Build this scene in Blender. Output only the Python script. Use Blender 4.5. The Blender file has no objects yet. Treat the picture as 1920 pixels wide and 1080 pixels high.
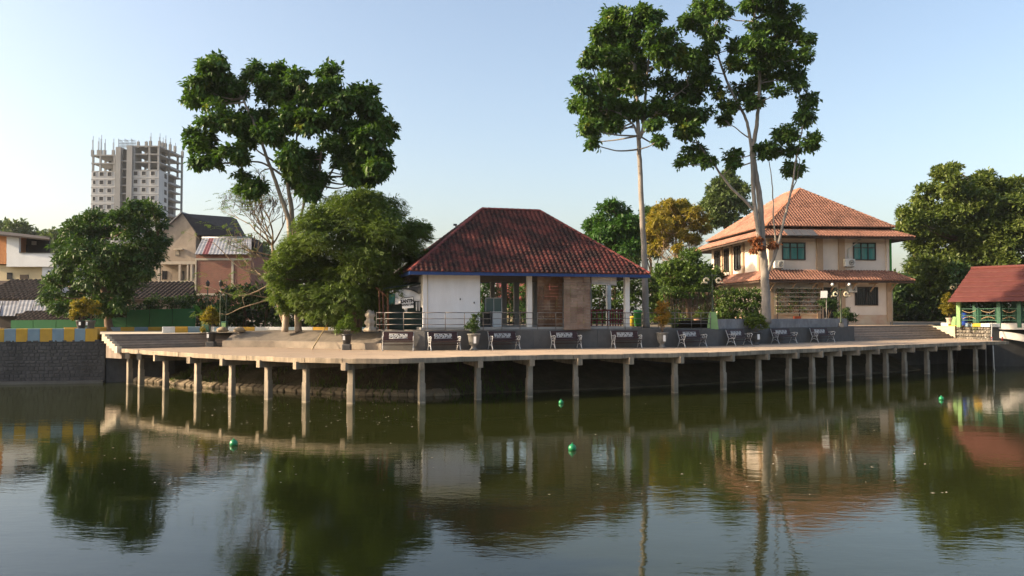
import bpy, math, random
import numpy as np
from mathutils import Vector
R = math.radians
random.seed(7)
rng = np.random.default_rng(11)
scene = bpy.context.scene
COL = scene.collection

# ---------------------------------------------------------------- camera
CAM_Z = 3.52
PITCH = math.atan(50 / 1500)
cam_d = bpy.data.cameras.new('camera'); cam = bpy.data.objects.new('camera', cam_d); COL.objects.link(cam)
cam.location = (0, 0, CAM_Z); cam.rotation_euler = (R(90) + PITCH, 0, 0)
cam_d.sensor_width = 36; cam_d.lens = 36 * 1500 / 1920
cam_d.clip_start = 0.1; cam_d.clip_end = 6000
scene.camera = cam
# ---------------------------------------------------------------- sky and sun
SUN_EL, SUN_AZ = 24.0, 8.5          # elevation; degrees toward the viewer from due left
to_sun = Vector((-math.cos(R(SUN_AZ)) * math.cos(R(SUN_EL)), -math.sin(R(SUN_AZ)) * math.cos(R(SUN_EL)), math.sin(R(SUN_EL))))
world = bpy.data.worlds.new('World'); scene.world = world; world.use_nodes = True
wn = world.node_tree; wn.nodes.clear()
sky = wn.nodes.new('ShaderNodeTexSky'); sky.sky_type = 'NISHITA'; sky.sun_disc = False
sky.sun_elevation = R(SUN_EL); sky.sun_rotation = math.atan2(to_sun.x, to_sun.y)
sky.altitude = 100; sky.air_density = 1.0; sky.dust_density = 4.0; sky.ozone_density = 0.0
bg = wn.nodes.new('ShaderNodeBackground'); bg.inputs['Strength'].default_value = 0.112
wo = wn.nodes.new('ShaderNodeOutputWorld')
wn.links.new(sky.outputs[0], bg.inputs[0]); wn.links.new(bg.outputs[0], wo.inputs[0])
sun_d = bpy.data.lights.new('sun', 'SUN'); sun = bpy.data.objects.new('sun', sun_d); COL.objects.link(sun)
sun_d.energy = 3.9; sun_d.angle = R(0.6); sun_d.color = (1.0, 0.78, 0.53)
sun.rotation_euler = to_sun.to_track_quat('Z', 'Y').to_euler(); sun.location = (-40, -10, 60)
scene.view_settings.view_transform = 'Standard'; scene.view_settings.look = 'None'
scene.view_settings.exposure = 1.38; scene.view_settings.gamma = 1.0
scene.cycles.use_denoising = True
scene.cycles.max_bounces = 8; scene.cycles.transparent_max_bounces = 8
scene.cycles.sample_clamp_indirect = 6.0

# ---------------------------------------------------------------- helpers
ct, st = math.cos(PITCH), math.sin(PITCH)
def ray(px, py):
    a, b = (px - 960) / 1500, (540 - py) / 1500
    return Vector((a, ct - b * st, st + b * ct))
def P(px, py, Y):                       # the point at depth Y seen at a spot of the photograph
    d = ray(px, py); t = Y / d.y
    return Vector((d.x * t, Y, CAM_Z + d.z * t))
def G(px, py, z):                       # the point at height z
    d = ray(px, py); t = (z - CAM_Z) / d.z
    return Vector((d.x * t, d.y * t, z))
def XA(px, Y): return (px - 960) / 1500 * Y / ct * 1.0
def ZA(py, Y): return P(960, py, Y).z
def m_per_px(Y): return Y / 1500.0

def link(o, parent=None):
    COL.objects.link(o)
    if parent: o.parent = parent
    return o
ORG = {}
def tag(o, label=None, cat=None, group=None, kind=None):
    if label: o['label'] = label
    if cat: o['category'] = cat
    if group: o['group'] = group
    if kind: o['kind'] = kind
    return o
def thing(name, label, cat, loc=(0, 0, 0), group=None, rz=0.0):
    o = bpy.data.objects.new(name, None); o.empty_display_size = .2
    link(o); o.location = loc; o.rotation_euler = (0, 0, rz)
    ORG[o.name] = Vector(loc) if not rz else Vector((0, 0, 0))
    return tag(o, label, cat, group)
def org_of(p):
    return ORG.get(p.name, Vector((0, 0, 0))) if p else Vector((0, 0, 0))
def mesh_np(name, V, F, mat=None, smooth=False):
    V = np.asarray(V, dtype=np.float32); F = np.asarray(F, dtype=np.int32)
    me = bpy.data.meshes.new(name)
    n, k = F.shape
    me.vertices.add(len(V)); me.vertices.foreach_set('co', V.ravel())
    me.loops.add(n * k); me.loops.foreach_set('vertex_index', F.ravel())
    me.polygons.add(n); me.polygons.foreach_set('loop_start', np.arange(0, n * k, k, dtype=np.int32))
    me.polygons.foreach_set('loop_total', np.full(n, k, dtype=np.int32))
    if smooth: me.polygons.foreach_set('use_smooth', np.ones(n, dtype=bool))
    me.update(calc_edges=True)
    if mat: me.materials.append(mat)
    return me
def obj_np(name, V, F, mat, parent=None, smooth=False):
    V = np.asarray(V, dtype=np.float64)
    og = org_of(parent)
    o = bpy.data.objects.new(name, mesh_np(name, V - np.array(og), F, mat, smooth))
    link(o, parent); ORG[o.name] = og
    return o
class MB:
    """collects shapes in world coordinates; build() links them as one mesh"""
    def __init__(s): s.v = []; s.f = []; s.sm = []
    def add(s, vs, fs, smooth=False):
        b = len(s.v); s.v += [tuple(v) for v in vs]
        s.f += [tuple(b + i for i in f) for f in fs]; s.sm += [smooth] * len(fs); return s
    def obox(s, c, u, v, w, hu, hv, hw):     # oriented box, half sizes
        c, u, v, w = Vector(c), Vector(u), Vector(v), Vector(w)
        vs = [c + u * (hu * a) + v * (hv * b) + w * (hw * d) for d in (-1, 1) for b in (-1, 1) for a in (-1, 1)]
        return s.add(vs, [(0, 2, 3, 1), (4, 5, 7, 6), (0, 1, 5, 4), (1, 3, 7, 5), (3, 2, 6, 7), (2, 0, 4, 6)])
    def box(s, x0, x1, y0, y1, z0, z1):
        return s.obox(((x0 + x1) / 2, (y0 + y1) / 2, (z0 + z1) / 2), (1, 0, 0), (0, 1, 0), (0, 0, 1), (x1 - x0) / 2, (y1 - y0) / 2, (z1 - z0) / 2)
    def bbox(s, c, u, v, w, hu, hv, hw, b=.01):   # box with chamfered upper/outer edges (8-gon section round w)
        c, u, v, w = Vector(c), Vector(u), Vector(v), Vector(w)
        ring = [(hu - b, -hv), (hu, -hv + b), (hu, hv - b), (hu - b, hv), (-hu + b, hv), (-hu, hv - b), (-hu, -hv + b), (-hu + b, -hv)]
        vs = []
        for zz, q in ((-hw, 0), (hw - b, 0), (hw, b)):
            for a, d in ring:
                vs.append(c + u * (a - math.copysign(q, a)) + v * (d - math.copysign(q, d)) + w * zz)
        fs = [tuple(range(7, -1, -1)), tuple(range(16, 24))]
        for r in range(2):
            for i in range(8): fs.append((r * 8 + i, r * 8 + (i + 1) % 8, r * 8 + 8 + (i + 1) % 8, r * 8 + 8 + i))
        return s.add(vs, fs)
    def bar(s, a, b, wd, hd=None, up=(0, 0, 1)):   # rectangular bar from a to b
        a, b = Vector(a), Vector(b); d = b - a; L = d.length
        if L < 1e-6: return s
        d /= L; up = Vector(up)
        if abs(d.dot(up)) > .97: up = Vector((0, 1, 0))
        sd = d.cross(up).normalized(); w = sd.cross(d)
        return s.obox((a + b) / 2, d, sd, w, L / 2, wd / 2, (hd or wd) / 2)
    def tube(s, pts, rad, n=8, cap=True):
        pts = [Vector(p) for p in pts]; m = len(pts)
        if not hasattr(rad, '__len__'): rad = [rad] * m
        nrm = None; vs = []
        for i, p in enumerate(pts):
            d = (pts[min(i + 1, m - 1)] - pts[max(i - 1, 0)])
            d = d.normalized() if d.length > 1e-9 else Vector((0, 0, 1))
            if nrm is None:
                nrm = d.cross(Vector((0.3, 1, .1))).normalized()
            nrm = (nrm - d * nrm.dot(d)).normalized(); bn = d.cross(nrm)
            for k in range(n):
                t = 2 * math.pi * k / n
                vs.append(p + (nrm * math.cos(t) + bn * math.sin(t)) * rad[i])
        fs = [(i * n + k, i * n + (k + 1) % n, (i + 1) * n + (k + 1) % n, (i + 1) * n + k) for i in range(m - 1) for k in range(n)]
        if cap: fs += [tuple(range(n - 1, -1, -1)), tuple(range((m - 1) * n, m * n))]
        return s.add(vs, fs, True)
    def lathe(s, c, prof, n=16, sq=None):          # prof: (radius, z) list
        c = Vector(c); vs = []; m = len(prof)
        for r, z in prof:
            for k in range(n):
                t = 2 * math.pi * k / n
                vs.append(c + Vector((r * math.cos(t), r * math.sin(t), z)))
        fs = [(i * n + k, i * n + (k + 1) % n, (i + 1) * n + (k + 1) % n, (i + 1) * n + k) for i in range(m - 1) for k in range(n)]
        fs += [tuple(range(n - 1, -1, -1)), tuple(range((m - 1) * n, m * n))]
        return s.add(vs, fs, True)
    def prism(s, poly, z0, z1):                    # extruded polygon (x, y), counter-clockwise
        n = len(poly)
        vs = [(p[0], p[1], z0) for p in poly] + [(p[0], p[1], z1) for p in poly]
        fs = [tuple(range(n - 1, -1, -1)), tuple(range(n, 2 * n))] + [(i, (i + 1) % n, n + (i + 1) % n, n + i) for i in range(n)]
        return s.add(vs, fs)
    def strip(s, A, B):                            # quads between two polylines of equal length
        n = len(A); return s.add(list(A) + list(B), [(i, i + 1, n + i + 1, n + i) for i in range(n - 1)])
    def build(s, name, mat, parent=None, kind=None):
        og = org_of(parent)
        me = bpy.data.meshes.new(name)
        me.from_pydata([(v[0] - og.x, v[1] - og.y, v[2] - og.z) for v in s.v], [], s.f)
        if any(s.sm): me.polygons.foreach_set('use_smooth', s.sm)
        me.update(); me.materials.append(mat)
        o = bpy.data.objects.new(name, me); link(o, parent); ORG[o.name] = og
        if kind: o['kind'] = kind
        return o
def copy_tree(o, parent=None):
    c = o.copy(); COL.objects.link(c); c.parent = parent
    for ch in list(o.children): copy_tree(ch, c)
    return c
def part_copy(src, parent, loc=None):
    c = src.copy(); COL.objects.link(c); c.parent = parent
    if loc is not None: c.location = loc
    return c
def frame(px0, Y0, ang):
    a = R(ang); return Vector((math.cos(a), math.sin(a), 0)), Vector((-math.sin(a), math.cos(a), 0))
UP = Vector((0, 0, 1))
def on_plane(px, py, O, nrm):            # ray of the photograph met with a plane
    d = ray(px, py); C = Vector((0, 0, CAM_Z)); t = (Vector(O) - C).dot(nrm) / d.dot(nrm)
    return C + d * t
def smooth_line(pts, n=8):               # Catmull-Rom through 2-D points
    out = []
    p = [np.array(q, float) for q in pts]
    for i in range(len(p) - 1):
        a, b, c, d = p[max(i - 1, 0)], p[i], p[i + 1], p[min(i + 2, len(p) - 1)]
        for k in range(n):
            t = k / n
            out.append(.5 * ((2 * b) + (c - a) * t + (2 * a - 5 * b + 4 * c - d) * t * t + (3 * b - a - 3 * c + d) * t ** 3))
    out.append(p[-1]); return np.array(out)

# ---------------------------------------------------------------- materials
def _nt(name):
    m = bpy.data.materials.new(name); m.use_nodes = True
    nt = m.node_tree; nt.nodes.clear()
    out = nt.nodes.new('ShaderNodeOutputMaterial'); b = nt.nodes.new('ShaderNodeBsdfPrincipled')
    nt.links.new(b.outputs[0], out.inputs[0]); return m, nt, b, out
def _coords(nt, stretch=(1, 1, 1), rot=0.0, local=False):
    g = nt.nodes.new('ShaderNodeTexCoord') if local else nt.nodes.new('ShaderNodeNewGeometry')
    mp = nt.nodes.new('ShaderNodeMapping'); mp.inputs['Scale'].default_value = stretch; mp.inputs['Rotation'].default_value = (0, 0, rot)
    nt.links.new(g.outputs['Object'] if local else g.outputs['Position'], mp.inputs[0]); return mp.outputs[0]
def _noise(nt, vec, scale, detail=5, rough=.6):
    n = nt.nodes.new('ShaderNodeTexNoise'); n.inputs['Scale'].default_value = scale
    n.inputs['Detail'].default_value = detail; n.inputs['Roughness'].default_value = rough
    nt.links.new(vec, n.inputs['Vector']); return n.outputs[0]
def _ramp(nt, fac, stops, interp='LINEAR'):
    r = nt.nodes.new('ShaderNodeValToRGB'); r.color_ramp.interpolation = interp
    e = r.color_ramp.elements
    while len(e) < len(stops): e.new(.5)
    for i, (p, c) in enumerate(stops):
        e[i].position = p; e[i].color = (c, c, c, 1) if isinstance(c, (int, float)) else (c[0], c[1], c[2], 1)
    nt.links.new(fac, r.inputs[0]); return r.outputs[0]
def _mix(nt, fac, a, b, mode='MIX'):
    m = nt.nodes.new('ShaderNodeMix'); m.data_type = 'RGBA'; m.blend_type = mode
    for sock, v in ((m.inputs[0], fac), (m.inputs[6], a), (m.inputs[7], b)):
        if isinstance(v, (int, float)): sock.default_value = v
        elif isinstance(v, (tuple, list)): sock.default_value = (v[0], v[1], v[2], 1)
        else: nt.links.new(v, sock)
    return m.outputs[2]
def _bump(nt, b, h, strength, dist=.02):
    n = nt.nodes.new('ShaderNodeBump'); n.inputs['Strength'].default_value = strength; n.inputs['Distance'].default_value = dist
    nt.links.new(h, n.inputs['Height']); nt.links.new(n.outputs[0], b.inputs['Normal'])
def pmat(name, c1, c2=None, scale=2.0, rough=.8, bump=.25, bscale=30, dirt=None, dirt_amt=.5, dirt_scale=.7, dirt_stretch=(1, 1, .25),
         metal=0.0, spec=.35, island=0.0, bdist=.02):
    """mottled surface: two colours mixed by noise, optional dirt patches and streaks, fine relief"""
    m, nt, b, _ = _nt(name)
    v = _coords(nt); c2 = c2 or tuple(x * .8 for x in c1)
    col = _mix(nt, _ramp(nt, _noise(nt, v, scale), [(.32, 0.), (.68, 1.)]), c1, c2)
    if dirt:
        f = _ramp(nt, _noise(nt, _coords(nt, dirt_stretch), dirt_scale, 8, .7), [(.5 - .16 * dirt_amt, 0.), (.5 + .22, dirt_amt)])
        col = _mix(nt, f, col, dirt)
    if island:
        g = nt.nodes.new('ShaderNodeNewGeometry'); oi = nt.nodes.new('ShaderNodeObjectInfo')
        ad = nt.nodes.new('ShaderNodeMath'); ad.operation = 'ADD'; nt.links.new(g.outputs['Random Per Island'], ad.inputs[0]); nt.links.new(oi.outputs['Random'], ad.inputs[1])
        fr = nt.nodes.new('ShaderNodeMath'); fr.operation = 'FRACT'; nt.links.new(ad.outputs[0], fr.inputs[0])
        col = _mix(nt, 1.0, col, _ramp(nt, fr.outputs[0], [(0, 1 - island), (1, 1 + island * .35)]), 'MULTIPLY')
    nt.links.new(col, b.inputs['Base Color'])
    b.inputs['Metallic'].default_value = metal; b.inputs['Specular IOR Level'].default_value = spec
    rr = _ramp(nt, _noise(nt, v, scale * 3), [(.3, max(0, rough - .12)), (.7, min(1, rough + .1))]); nt.links.new(rr, b.inputs['Roughness'])
    if bump: _bump(nt, b, _noise(nt, v, bscale, 6, .65), bump, bdist)
    return m
def axis_tone(m, stops, col, noise=.25, axis='Z'):
    """tide marks and dirt that sit at a height of the thing, or a tone change along its length, with a ragged border"""
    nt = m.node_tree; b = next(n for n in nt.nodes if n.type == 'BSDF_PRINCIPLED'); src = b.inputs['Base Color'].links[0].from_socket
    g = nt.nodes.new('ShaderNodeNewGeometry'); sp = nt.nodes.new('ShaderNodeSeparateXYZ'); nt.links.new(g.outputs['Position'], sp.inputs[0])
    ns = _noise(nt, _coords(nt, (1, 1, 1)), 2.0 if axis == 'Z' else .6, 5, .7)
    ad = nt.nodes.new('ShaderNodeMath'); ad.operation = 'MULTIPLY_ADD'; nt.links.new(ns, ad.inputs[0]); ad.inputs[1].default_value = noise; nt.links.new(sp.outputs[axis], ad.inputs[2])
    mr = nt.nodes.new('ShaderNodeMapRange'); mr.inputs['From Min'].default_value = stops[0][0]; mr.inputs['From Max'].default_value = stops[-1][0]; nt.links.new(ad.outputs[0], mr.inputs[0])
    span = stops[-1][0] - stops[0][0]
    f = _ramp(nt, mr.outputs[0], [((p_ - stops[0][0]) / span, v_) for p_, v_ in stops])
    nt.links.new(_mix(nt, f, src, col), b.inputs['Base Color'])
def leafmat(name, c1, c2, c3=None, p3=.04, trans=.35, rough=.45, patch=.5):
    """leaf colour varies leaf by leaf and spray by spray; light passes through the blade"""
    m, nt, b, out = _nt(name)
    g = nt.nodes.new('ShaderNodeNewGeometry')
    col = _mix(nt, g.outputs['Random Per Island'], c1, c2)
    pn = _ramp(nt, _noise(nt, _coords(nt), patch, 3), [(.4, 0.), (.66, 1.)])
    col = _mix(nt, .5, col, _mix(nt, pn, c1, c2))
    if c3:
        pn3 = _ramp(nt, _noise(nt, _coords(nt), .85, 2), [(.71 - p3, 0.), (.75 - p3, 1.)])
        col = _mix(nt, pn3, col, c3)
    nt.links.new(col, b.inputs['Base Color']); b.inputs['Roughness'].default_value = rough; b.inputs['Specular IOR Level'].default_value = .32
    tr = nt.nodes.new('ShaderNodeBsdfTranslucent')
    tcol = _mix(nt, 1.0, col, (1.15, 1.25, .5), 'MULTIPLY'); nt.links.new(tcol, tr.inputs[0])
    mx = nt.nodes.new('ShaderNodeMixShader'); mx.inputs[0].default_value = trans
    nt.links.new(b.outputs[0], mx.inputs[1]); nt.links.new(tr.outputs[0], mx.inputs[2]); nt.links.new(mx.outputs[0], out.inputs[0])
    return m
M = {}
M['deck'] = pmat('sandy_concrete', (.47, .355, .25), (.38, .285, .20), 1.3, .9, .3, 40, dirt=(.24, .20, .16), dirt_amt=.6, dirt_scale=.5, dirt_stretch=(1, 1, 1))
M['deck_edge'] = pmat('weathered_concrete', (.44, .35, .255), (.33, .265, .19), 2.5, .9, .4, 30, dirt=(.085, .075, .06), dirt_amt=.95, dirt_scale=2.6, dirt_stretch=(1, 1, .12))
M['post'] = pmat('stained_concrete', (.43, .355, .27), (.33, .275, .21), 3, .9, .4, 25, dirt=(.11, .095, .075), dirt_amt=.7, dirt_scale=1.6, dirt_stretch=(1.5, 1.5, .4))
axis_tone(M['post'], [(0.1, 0.), (.2, 0.), (.27, .6), (.6, .2), (1.5, 0.)], (.085, .078, .06), .35)
axis_tone(M['deck'], [(-12, .62), (-6, .5), (-1.5, 0.), (4, 0.)], (.20, .15, .11), 3.0, 'X')  # deck colour turns darker brown towards its left end, ragged border
M['wall_grey'] = pmat('grey_render', (.115, .113, .112), (.085, .084, .084), 1.4, .92, .3, 25, dirt=(.06, .058, .055), dirt_amt=.7, dirt_scale=.8, dirt_stretch=(1, 1, .8))
M['wall_tier'] = pmat('pale_grey_render', (.26, .26, .265), (.20, .20, .21), 1.6, .92, .3, 25, dirt=(.08, .08, .085), dirt_amt=.7, dirt_scale=2.2, dirt_stretch=(1, 1, .6))
M['terrace'] = pmat('trowelled_cement', (.255, .215, .172), (.20, .168, .134), 1.5, .92, .3, 25, dirt=(.13, .11, .09), dirt_amt=.5, dirt_scale=1.5, dirt_stretch=(1, 1, 1))
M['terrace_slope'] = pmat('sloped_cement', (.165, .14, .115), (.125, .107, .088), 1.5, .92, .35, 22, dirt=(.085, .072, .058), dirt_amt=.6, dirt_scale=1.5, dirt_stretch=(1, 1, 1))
M['step'] = pmat('brown_step_paving', (.34, .275, .225), (.25, .20, .165), 3.5, .9, .5, 18, island=.25)
M['pale_cement'] = pmat('pale_cement', (.52, .46, .36), (.42, .36, .28), 2, .9, .3, 30)
M['soil'] = pmat('bare_soil', (.15, .115, .08), (.10, .08, .055), 1.2, .95, .7, 9, dirt=(.05, .055, .025), dirt_amt=.6, dirt_scale=.5, dirt_stretch=(1, 1, 1), bdist=.06)
M['ground'] = pmat('trodden_ground', (.20, .165, .125), (.13, .105, .08), .35, .95, .5, 8, dirt=(.06, .07, .03), dirt_amt=.6, dirt_scale=.12, dirt_stretch=(1, 1, 1))
M['bank'] = pmat('earth_bank', (.13, .10, .065), (.07, .056, .036), 1.8, .95, .8, 7, dirt=(.045, .05, .022), dirt_amt=.75, dirt_scale=.8, dirt_stretch=(1, 1, 1), bdist=.08)
M['toe_stone'] = pmat('toe_stone', (.30, .24, .165), (.22, .175, .12), 3, .9, .5, 14, island=.3)
M['rubble'] = pmat('dark_rubble_stone', (.068, .067, .068), (.048, .047, .049), 4, .9, .4, 14, dirt=(.16, .155, .15), dirt_amt=.4, dirt_scale=.9, dirt_stretch=(1, 1, .4), island=.2)
M['mortar'] = pmat('stone_mortar', (.06, .058, .057), (.04, .039, .039), 1.2, .95, .5, 12, dirt=(.14, .135, .125), dirt_amt=.4, dirt_scale=.5)
M['abut_stone'] = pmat('abutment_stone', (.24, .215, .18), (.15, .135, .115), 3, .9, .6, 12, island=.35)
M['paint_y'] = pmat('yellow_kerb_paint', (.52, .31, .035), (.44, .26, .03), 3, .7, .2, 20, dirt=(.22, .16, .08), dirt_amt=.4, dirt_scale=1.8)
M['paint_b'] = pmat('pale_blue_kerb_paint', (.19, .28, .345), (.155, .235, .30), 3, .7, .2, 20, dirt=(.16, .18, .18), dirt_amt=.4, dirt_scale=1.8)
M['paint_w'] = pmat('white_kerb_paint', (.60, .62, .62), (.5, .52, .53), 3, .7, .2, 20, dirt=(.28, .27, .24), dirt_amt=.4, dirt_scale=1.8)
M['white_wall'] = pmat('whitewashed_plaster', (.66, .68, .71), (.61, .63, .655), .8, .85, .12, 30, dirt=(.42, .42, .41), dirt_amt=.5, dirt_scale=.8)
M['col_white'] = pmat('column_paint', (.68, .68, .66), (.6, .6, .58), 1, .8, .1, 30, dirt=(.4, .38, .34), dirt_amt=.35, dirt_scale=1.2)
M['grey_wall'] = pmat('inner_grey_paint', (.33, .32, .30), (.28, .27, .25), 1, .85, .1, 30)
M['floor_grey'] = pmat('floor_screed', (.36, .35, .33), (.28, .275, .26), 1, .8, .2, 30)
M['blue'] = pmat('blue_fascia_paint', (.018, .055, .19), (.015, .045, .15), 2, .55, .1, 20)
M['rail'] = pmat('galvanised_rail', (.21, .20, .19), (.15, .14, .132), 5, .55, .1, 60, metal=.5, dirt=(.18, .11, .07), dirt_amt=.4, dirt_scale=4)
M['cast_white'] = pmat('white_cast_iron', (.52, .53, .54), (.42, .43, .44), 8, .5, .15, 60, dirt=(.28, .25, .22), dirt_amt=.4, dirt_scale=6)
M['maroon'] = pmat('maroon_bench_wood', (.036, .011, .009), (.024, .008, .007), 6, .5, .2, 40)
M['blind_a'] = pmat('old_bamboo_blind', (.165, .085, .045), (.105, .055, .03), 2.2, .85, .4, 20, dirt=(.42, .39, .36), dirt_amt=.4, dirt_scale=.9, dirt_stretch=(1.2, 1.2, .6), island=.3)
M['blind_b'] = pmat('greyed_bamboo_blind', (.26, .205, .165), (.15, .105, .08), 1.4, .85, .4, 20, dirt=(.22, .085, .05), dirt_amt=.6, dirt_scale=.6, dirt_stretch=(.8, .8, .5), island=.25)
M['blind_c'] = pmat('pale_rolled_blind', (.56, .54, .53), (.46, .44, .43), 3, .85, .4, 20, island=.2)
M['darkred'] = pmat('dark_red_paint', (.17, .02, .022), (.12, .016, .018), 4, .6, .1, 30)
M['darkwood'] = pmat('dark_wood', (.045, .028, .02), (.03, .02, .015), 5, .7, .3, 30)
M['black_plastic'] = pmat('black_plastic', (.022, .022, .024), (.03, .03, .032), 5, .45, .1, 40, spec=.5)
M['pot_concrete'] = pmat('pot_concrete', (.21, .2, .185), (.14, .133, .125), 4, .85, .4, 25, dirt=(.1, .1, .08), dirt_amt=.6, dirt_scale=3)
M['pot_dark'] = pmat('dark_glazed_pot', (.05, .05, .052), (.07, .068, .066), 5, .5, .2, 25)
M['pot_pale'] = pmat('pale_pot', (.58, .53, .44), (.48, .43, .36), 4, .8, .2, 25)
M['terracotta'] = pmat('terracotta', (.34, .2, .13), (.27, .15, .1), 4, .85, .3, 25)
M['paper'] = pmat('white_sticker', (.75, .75, .75), (.7, .7, .7), 3, .7, 0)
M['ink'] = pmat('black_print', (.012, .012, .014), (.016, .016, .018), 3, .7, 0)
M['tarp'] = pmat('white_tarpaulin', (.66, .66, .67), (.55, .55, .57), 2, .6, .3, 9, bdist=.05)
M['tarp_green'] = pmat('dark_green_tarpaulin', (.008, .035, .028), (.006, .022, .018), 2, .6, .4, 8, bdist=.05)
M['teal'] = pmat('teal_cloth', (.03, .16, .14), (.02, .1, .09), 3, .7, .3, 12)
M['rust'] = pmat('rusty_steel', (.17, .075, .04), (.10, .042, .025), 6, .85, .4, 30)
M['stump'] = pmat('pale_dead_wood', (.52, .46, .37), (.38, .32, .25), 3, .85, .7, 14, dirt=(.12, .09, .06), dirt_amt=.5, dirt_scale=3, dirt_stretch=(2, 2, .3))
M['bamboo'] = pmat('dry_bamboo', (.36, .28, .15), (.27, .2, .11), 6, .6, .1, 30)
M['bark_pale'] = pmat('pale_bark', (.40, .33, .26), (.28, .225, .175), 2.2, .85, .5, 14, dirt=(.15, .12, .095), dirt_amt=.6, dirt_scale=1.5, dirt_stretch=(1.2, 1.2, .3))
M['bark_grey'] = pmat('grey_bark', (.30, .265, .23), (.215, .19, .165), 2.2, .85, .5, 14, dirt=(.12, .105, .09), dirt_amt=.6, dirt_scale=1.5, dirt_stretch=(1.2, 1.2, .5))
M['bark_brown'] = pmat('brown_bark', (.17, .115, .075), (.11, .075, .05), 3, .9, .6, 16)
M['twig'] = pmat('dry_twig', (.30, .22, .14), (.21, .155, .1), 4, .85, .3, 30)
M['pod'] = pmat('dry_pod', (.06, .035, .025), (.04, .025, .018), 8, .7, .2, 30)
M['cream'] = pmat('cream_house_paint', (.70, .615, .53), (.62, .54, .465), .7, .85, .12, 25, dirt=(.40, .31, .22), dirt_amt=.4, dirt_scale=.6)
M['ochre_trim'] = pmat('ochre_pilaster', (.44, .32, .215), (.37, .265, .18), 1.5, .85, .12, 25, dirt=(.28, .2, .13), dirt_amt=.4)
M['plinth'] = pmat('peeling_plinth', (.44, .28, .2), (.52, .44, .33), 1.2, .9, .3, 15)
M['green_strip'] = pmat('bright_green_paint', (.035, .22, .03), (.03, .18, .025), 2, .7, .1, 20)
M['frame_dark'] = pmat('dark_window_frame', (.022, .016, .013), (.03, .02, .015), 5, .5, .1, 30)
M['wood_eave'] = pmat('eave_timber', (.07, .045, .03), (.05, .032, .022), 4, .8, .2, 20)
M['ac_white'] = pmat('ac_casing', (.62, .61, .57), (.55, .54, .5), 3, .5, .05, 30)
M['ac_dark'] = pmat('ac_grille', (.07, .07, .07), (.05, .05, .05), 3, .5, .05, 30)
M['lamp_green'] = pmat('lamp_pole_paint', (.035, .055, .03), (.05, .06, .035), 4, .55, .1, 30)
M['lime_base'] = pmat('lime_painted_base', (.22, .37, .15), (.18, .30, .12), 2, .8, .1, 20)
M['cream_cast'] = pmat('cream_cast_scroll', (.64, .57, .4), (.56, .48, .33), 5, .5, .1, 40)
M['globe'] = pmat('opal_globe', (.66, .66, .64), (.6, .6, .58), 3, .25, 0, 30, spec=.5)
M['fence_green'] = pmat('green_sheet_fence', (.014, .125, .037), (.012, .105, .031), .8, .6, .15, 6)
M['tin'] = pmat('weathered_tin', (.30, .31, .33), (.22, .225, .235), 1.2, .55, .2, 14, metal=.3, dirt=(.10, .085, .075), dirt_amt=.75, dirt_scale=.6, dirt_stretch=(1, 1, 1))
M['tin_red'] = pmat('red_tin_sheet', (.17, .045, .04), (.13, .035, .032), 1.2, .55, .2, 14, metal=.2)
M['brown_tile'] = pmat('old_brown_tile', (.055, .038, .031), (.036, .027, .022), 1.5, .9, .4, 14, dirt=(.03, .026, .022), dirt_amt=.6, dirt_scale=.8, dirt_stretch=(1, 1, 1), island=.3)
M['brick_wall'] = None
M['gable_plaster'] = pmat('bare_cement_render', (.40, .335, .265), (.28, .235, .185), .5, .92, .25, 12, dirt=(.17, .135, .105), dirt_amt=.8, dirt_scale=.55, dirt_stretch=(1, 1, .5))
M['gable_dark'] = pmat('dark_sheet_roof', (.05, .042, .04), (.038, .033, .032), 1, .9, .2, 12)
M['pale_trim'] = pmat('pale_concrete_trim', (.42, .37, .29), (.35, .31, .25), 2, .9, .2, 20)
M['house_white'] = pmat('white_house_paint', (.66, .68, .70), (.58, .60, .62), .8, .85, .1, 20, dirt=(.4, .4, .38), dirt_amt=.3)
M['house_cream'] = pmat('dull_cream_paint', (.50, .42, .27), (.43, .36, .23), .8, .85, .1, 20)
M['orange_brick'] = pmat('orange_brick_face', (.42, .19, .08), (.34, .15, .065), 5, .9, .4, 12)
M['tower'] = pmat('raw_tower_concrete', (.27, .275, .28), (.21, .214, .218), .12, .9, .1, 2, dirt=(.2, .2, .2), dirt_amt=.6, dirt_scale=.1)
M['tower_panel'] = pmat('pale_tower_panel', (.46, .465, .47), (.39, .395, .40), .1, .9, .1, 2, dirt=(.3, .3, .3), dirt_amt=.4, dirt_scale=.1)
M['void'] = pmat('unlit_room', (.03, .032, .036), (.022, .024, .028), 1, .9, 0)
M['steel_dark'] = pmat('dark_steel', (.06, .06, .062), (.05, .05, .052), 5, .5, .1, 30, metal=.4)
M['bridge_white'] = pmat('bridge_limewash', (.52, .50, .47), (.42, .40, .37), 1.2, .9, .25, 15, dirt=(.2, .185, .16), dirt_amt=.5, dirt_scale=1)
M['bridge_green'] = pmat('bridge_green_paint', (.026, .10, .06), (.022, .08, .048), 2, .6, .1, 20)
M['bridge_scroll'] = pmat('copper_scroll', (.34, .25, .14), (.28, .2, .11), 4, .6, .1, 20)
M['blue_barrel'] = pmat('blue_barrel', (.02, .07, .40), (.02, .06, .33), 4, .5, .05, 20)
M['metal_roof'] = pmat('red_metal_roof', (.10, .025, .020), (.08, .021, .017), .9, .75, .2, 20, dirt=(.13, .04, .035), dirt_amt=.4, dirt_scale=.5, dirt_stretch=(1, 1, 1))
M['buoy'] = pmat('green_buoy', (.01, .20, .075), (.012, .17, .065), 8, .35, .05, 30, spec=.5)
M['orange'] = pmat('orange_crate', (.52, .1, .03), (.44, .085, .025), 4, .6, .1, 20)
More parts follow.
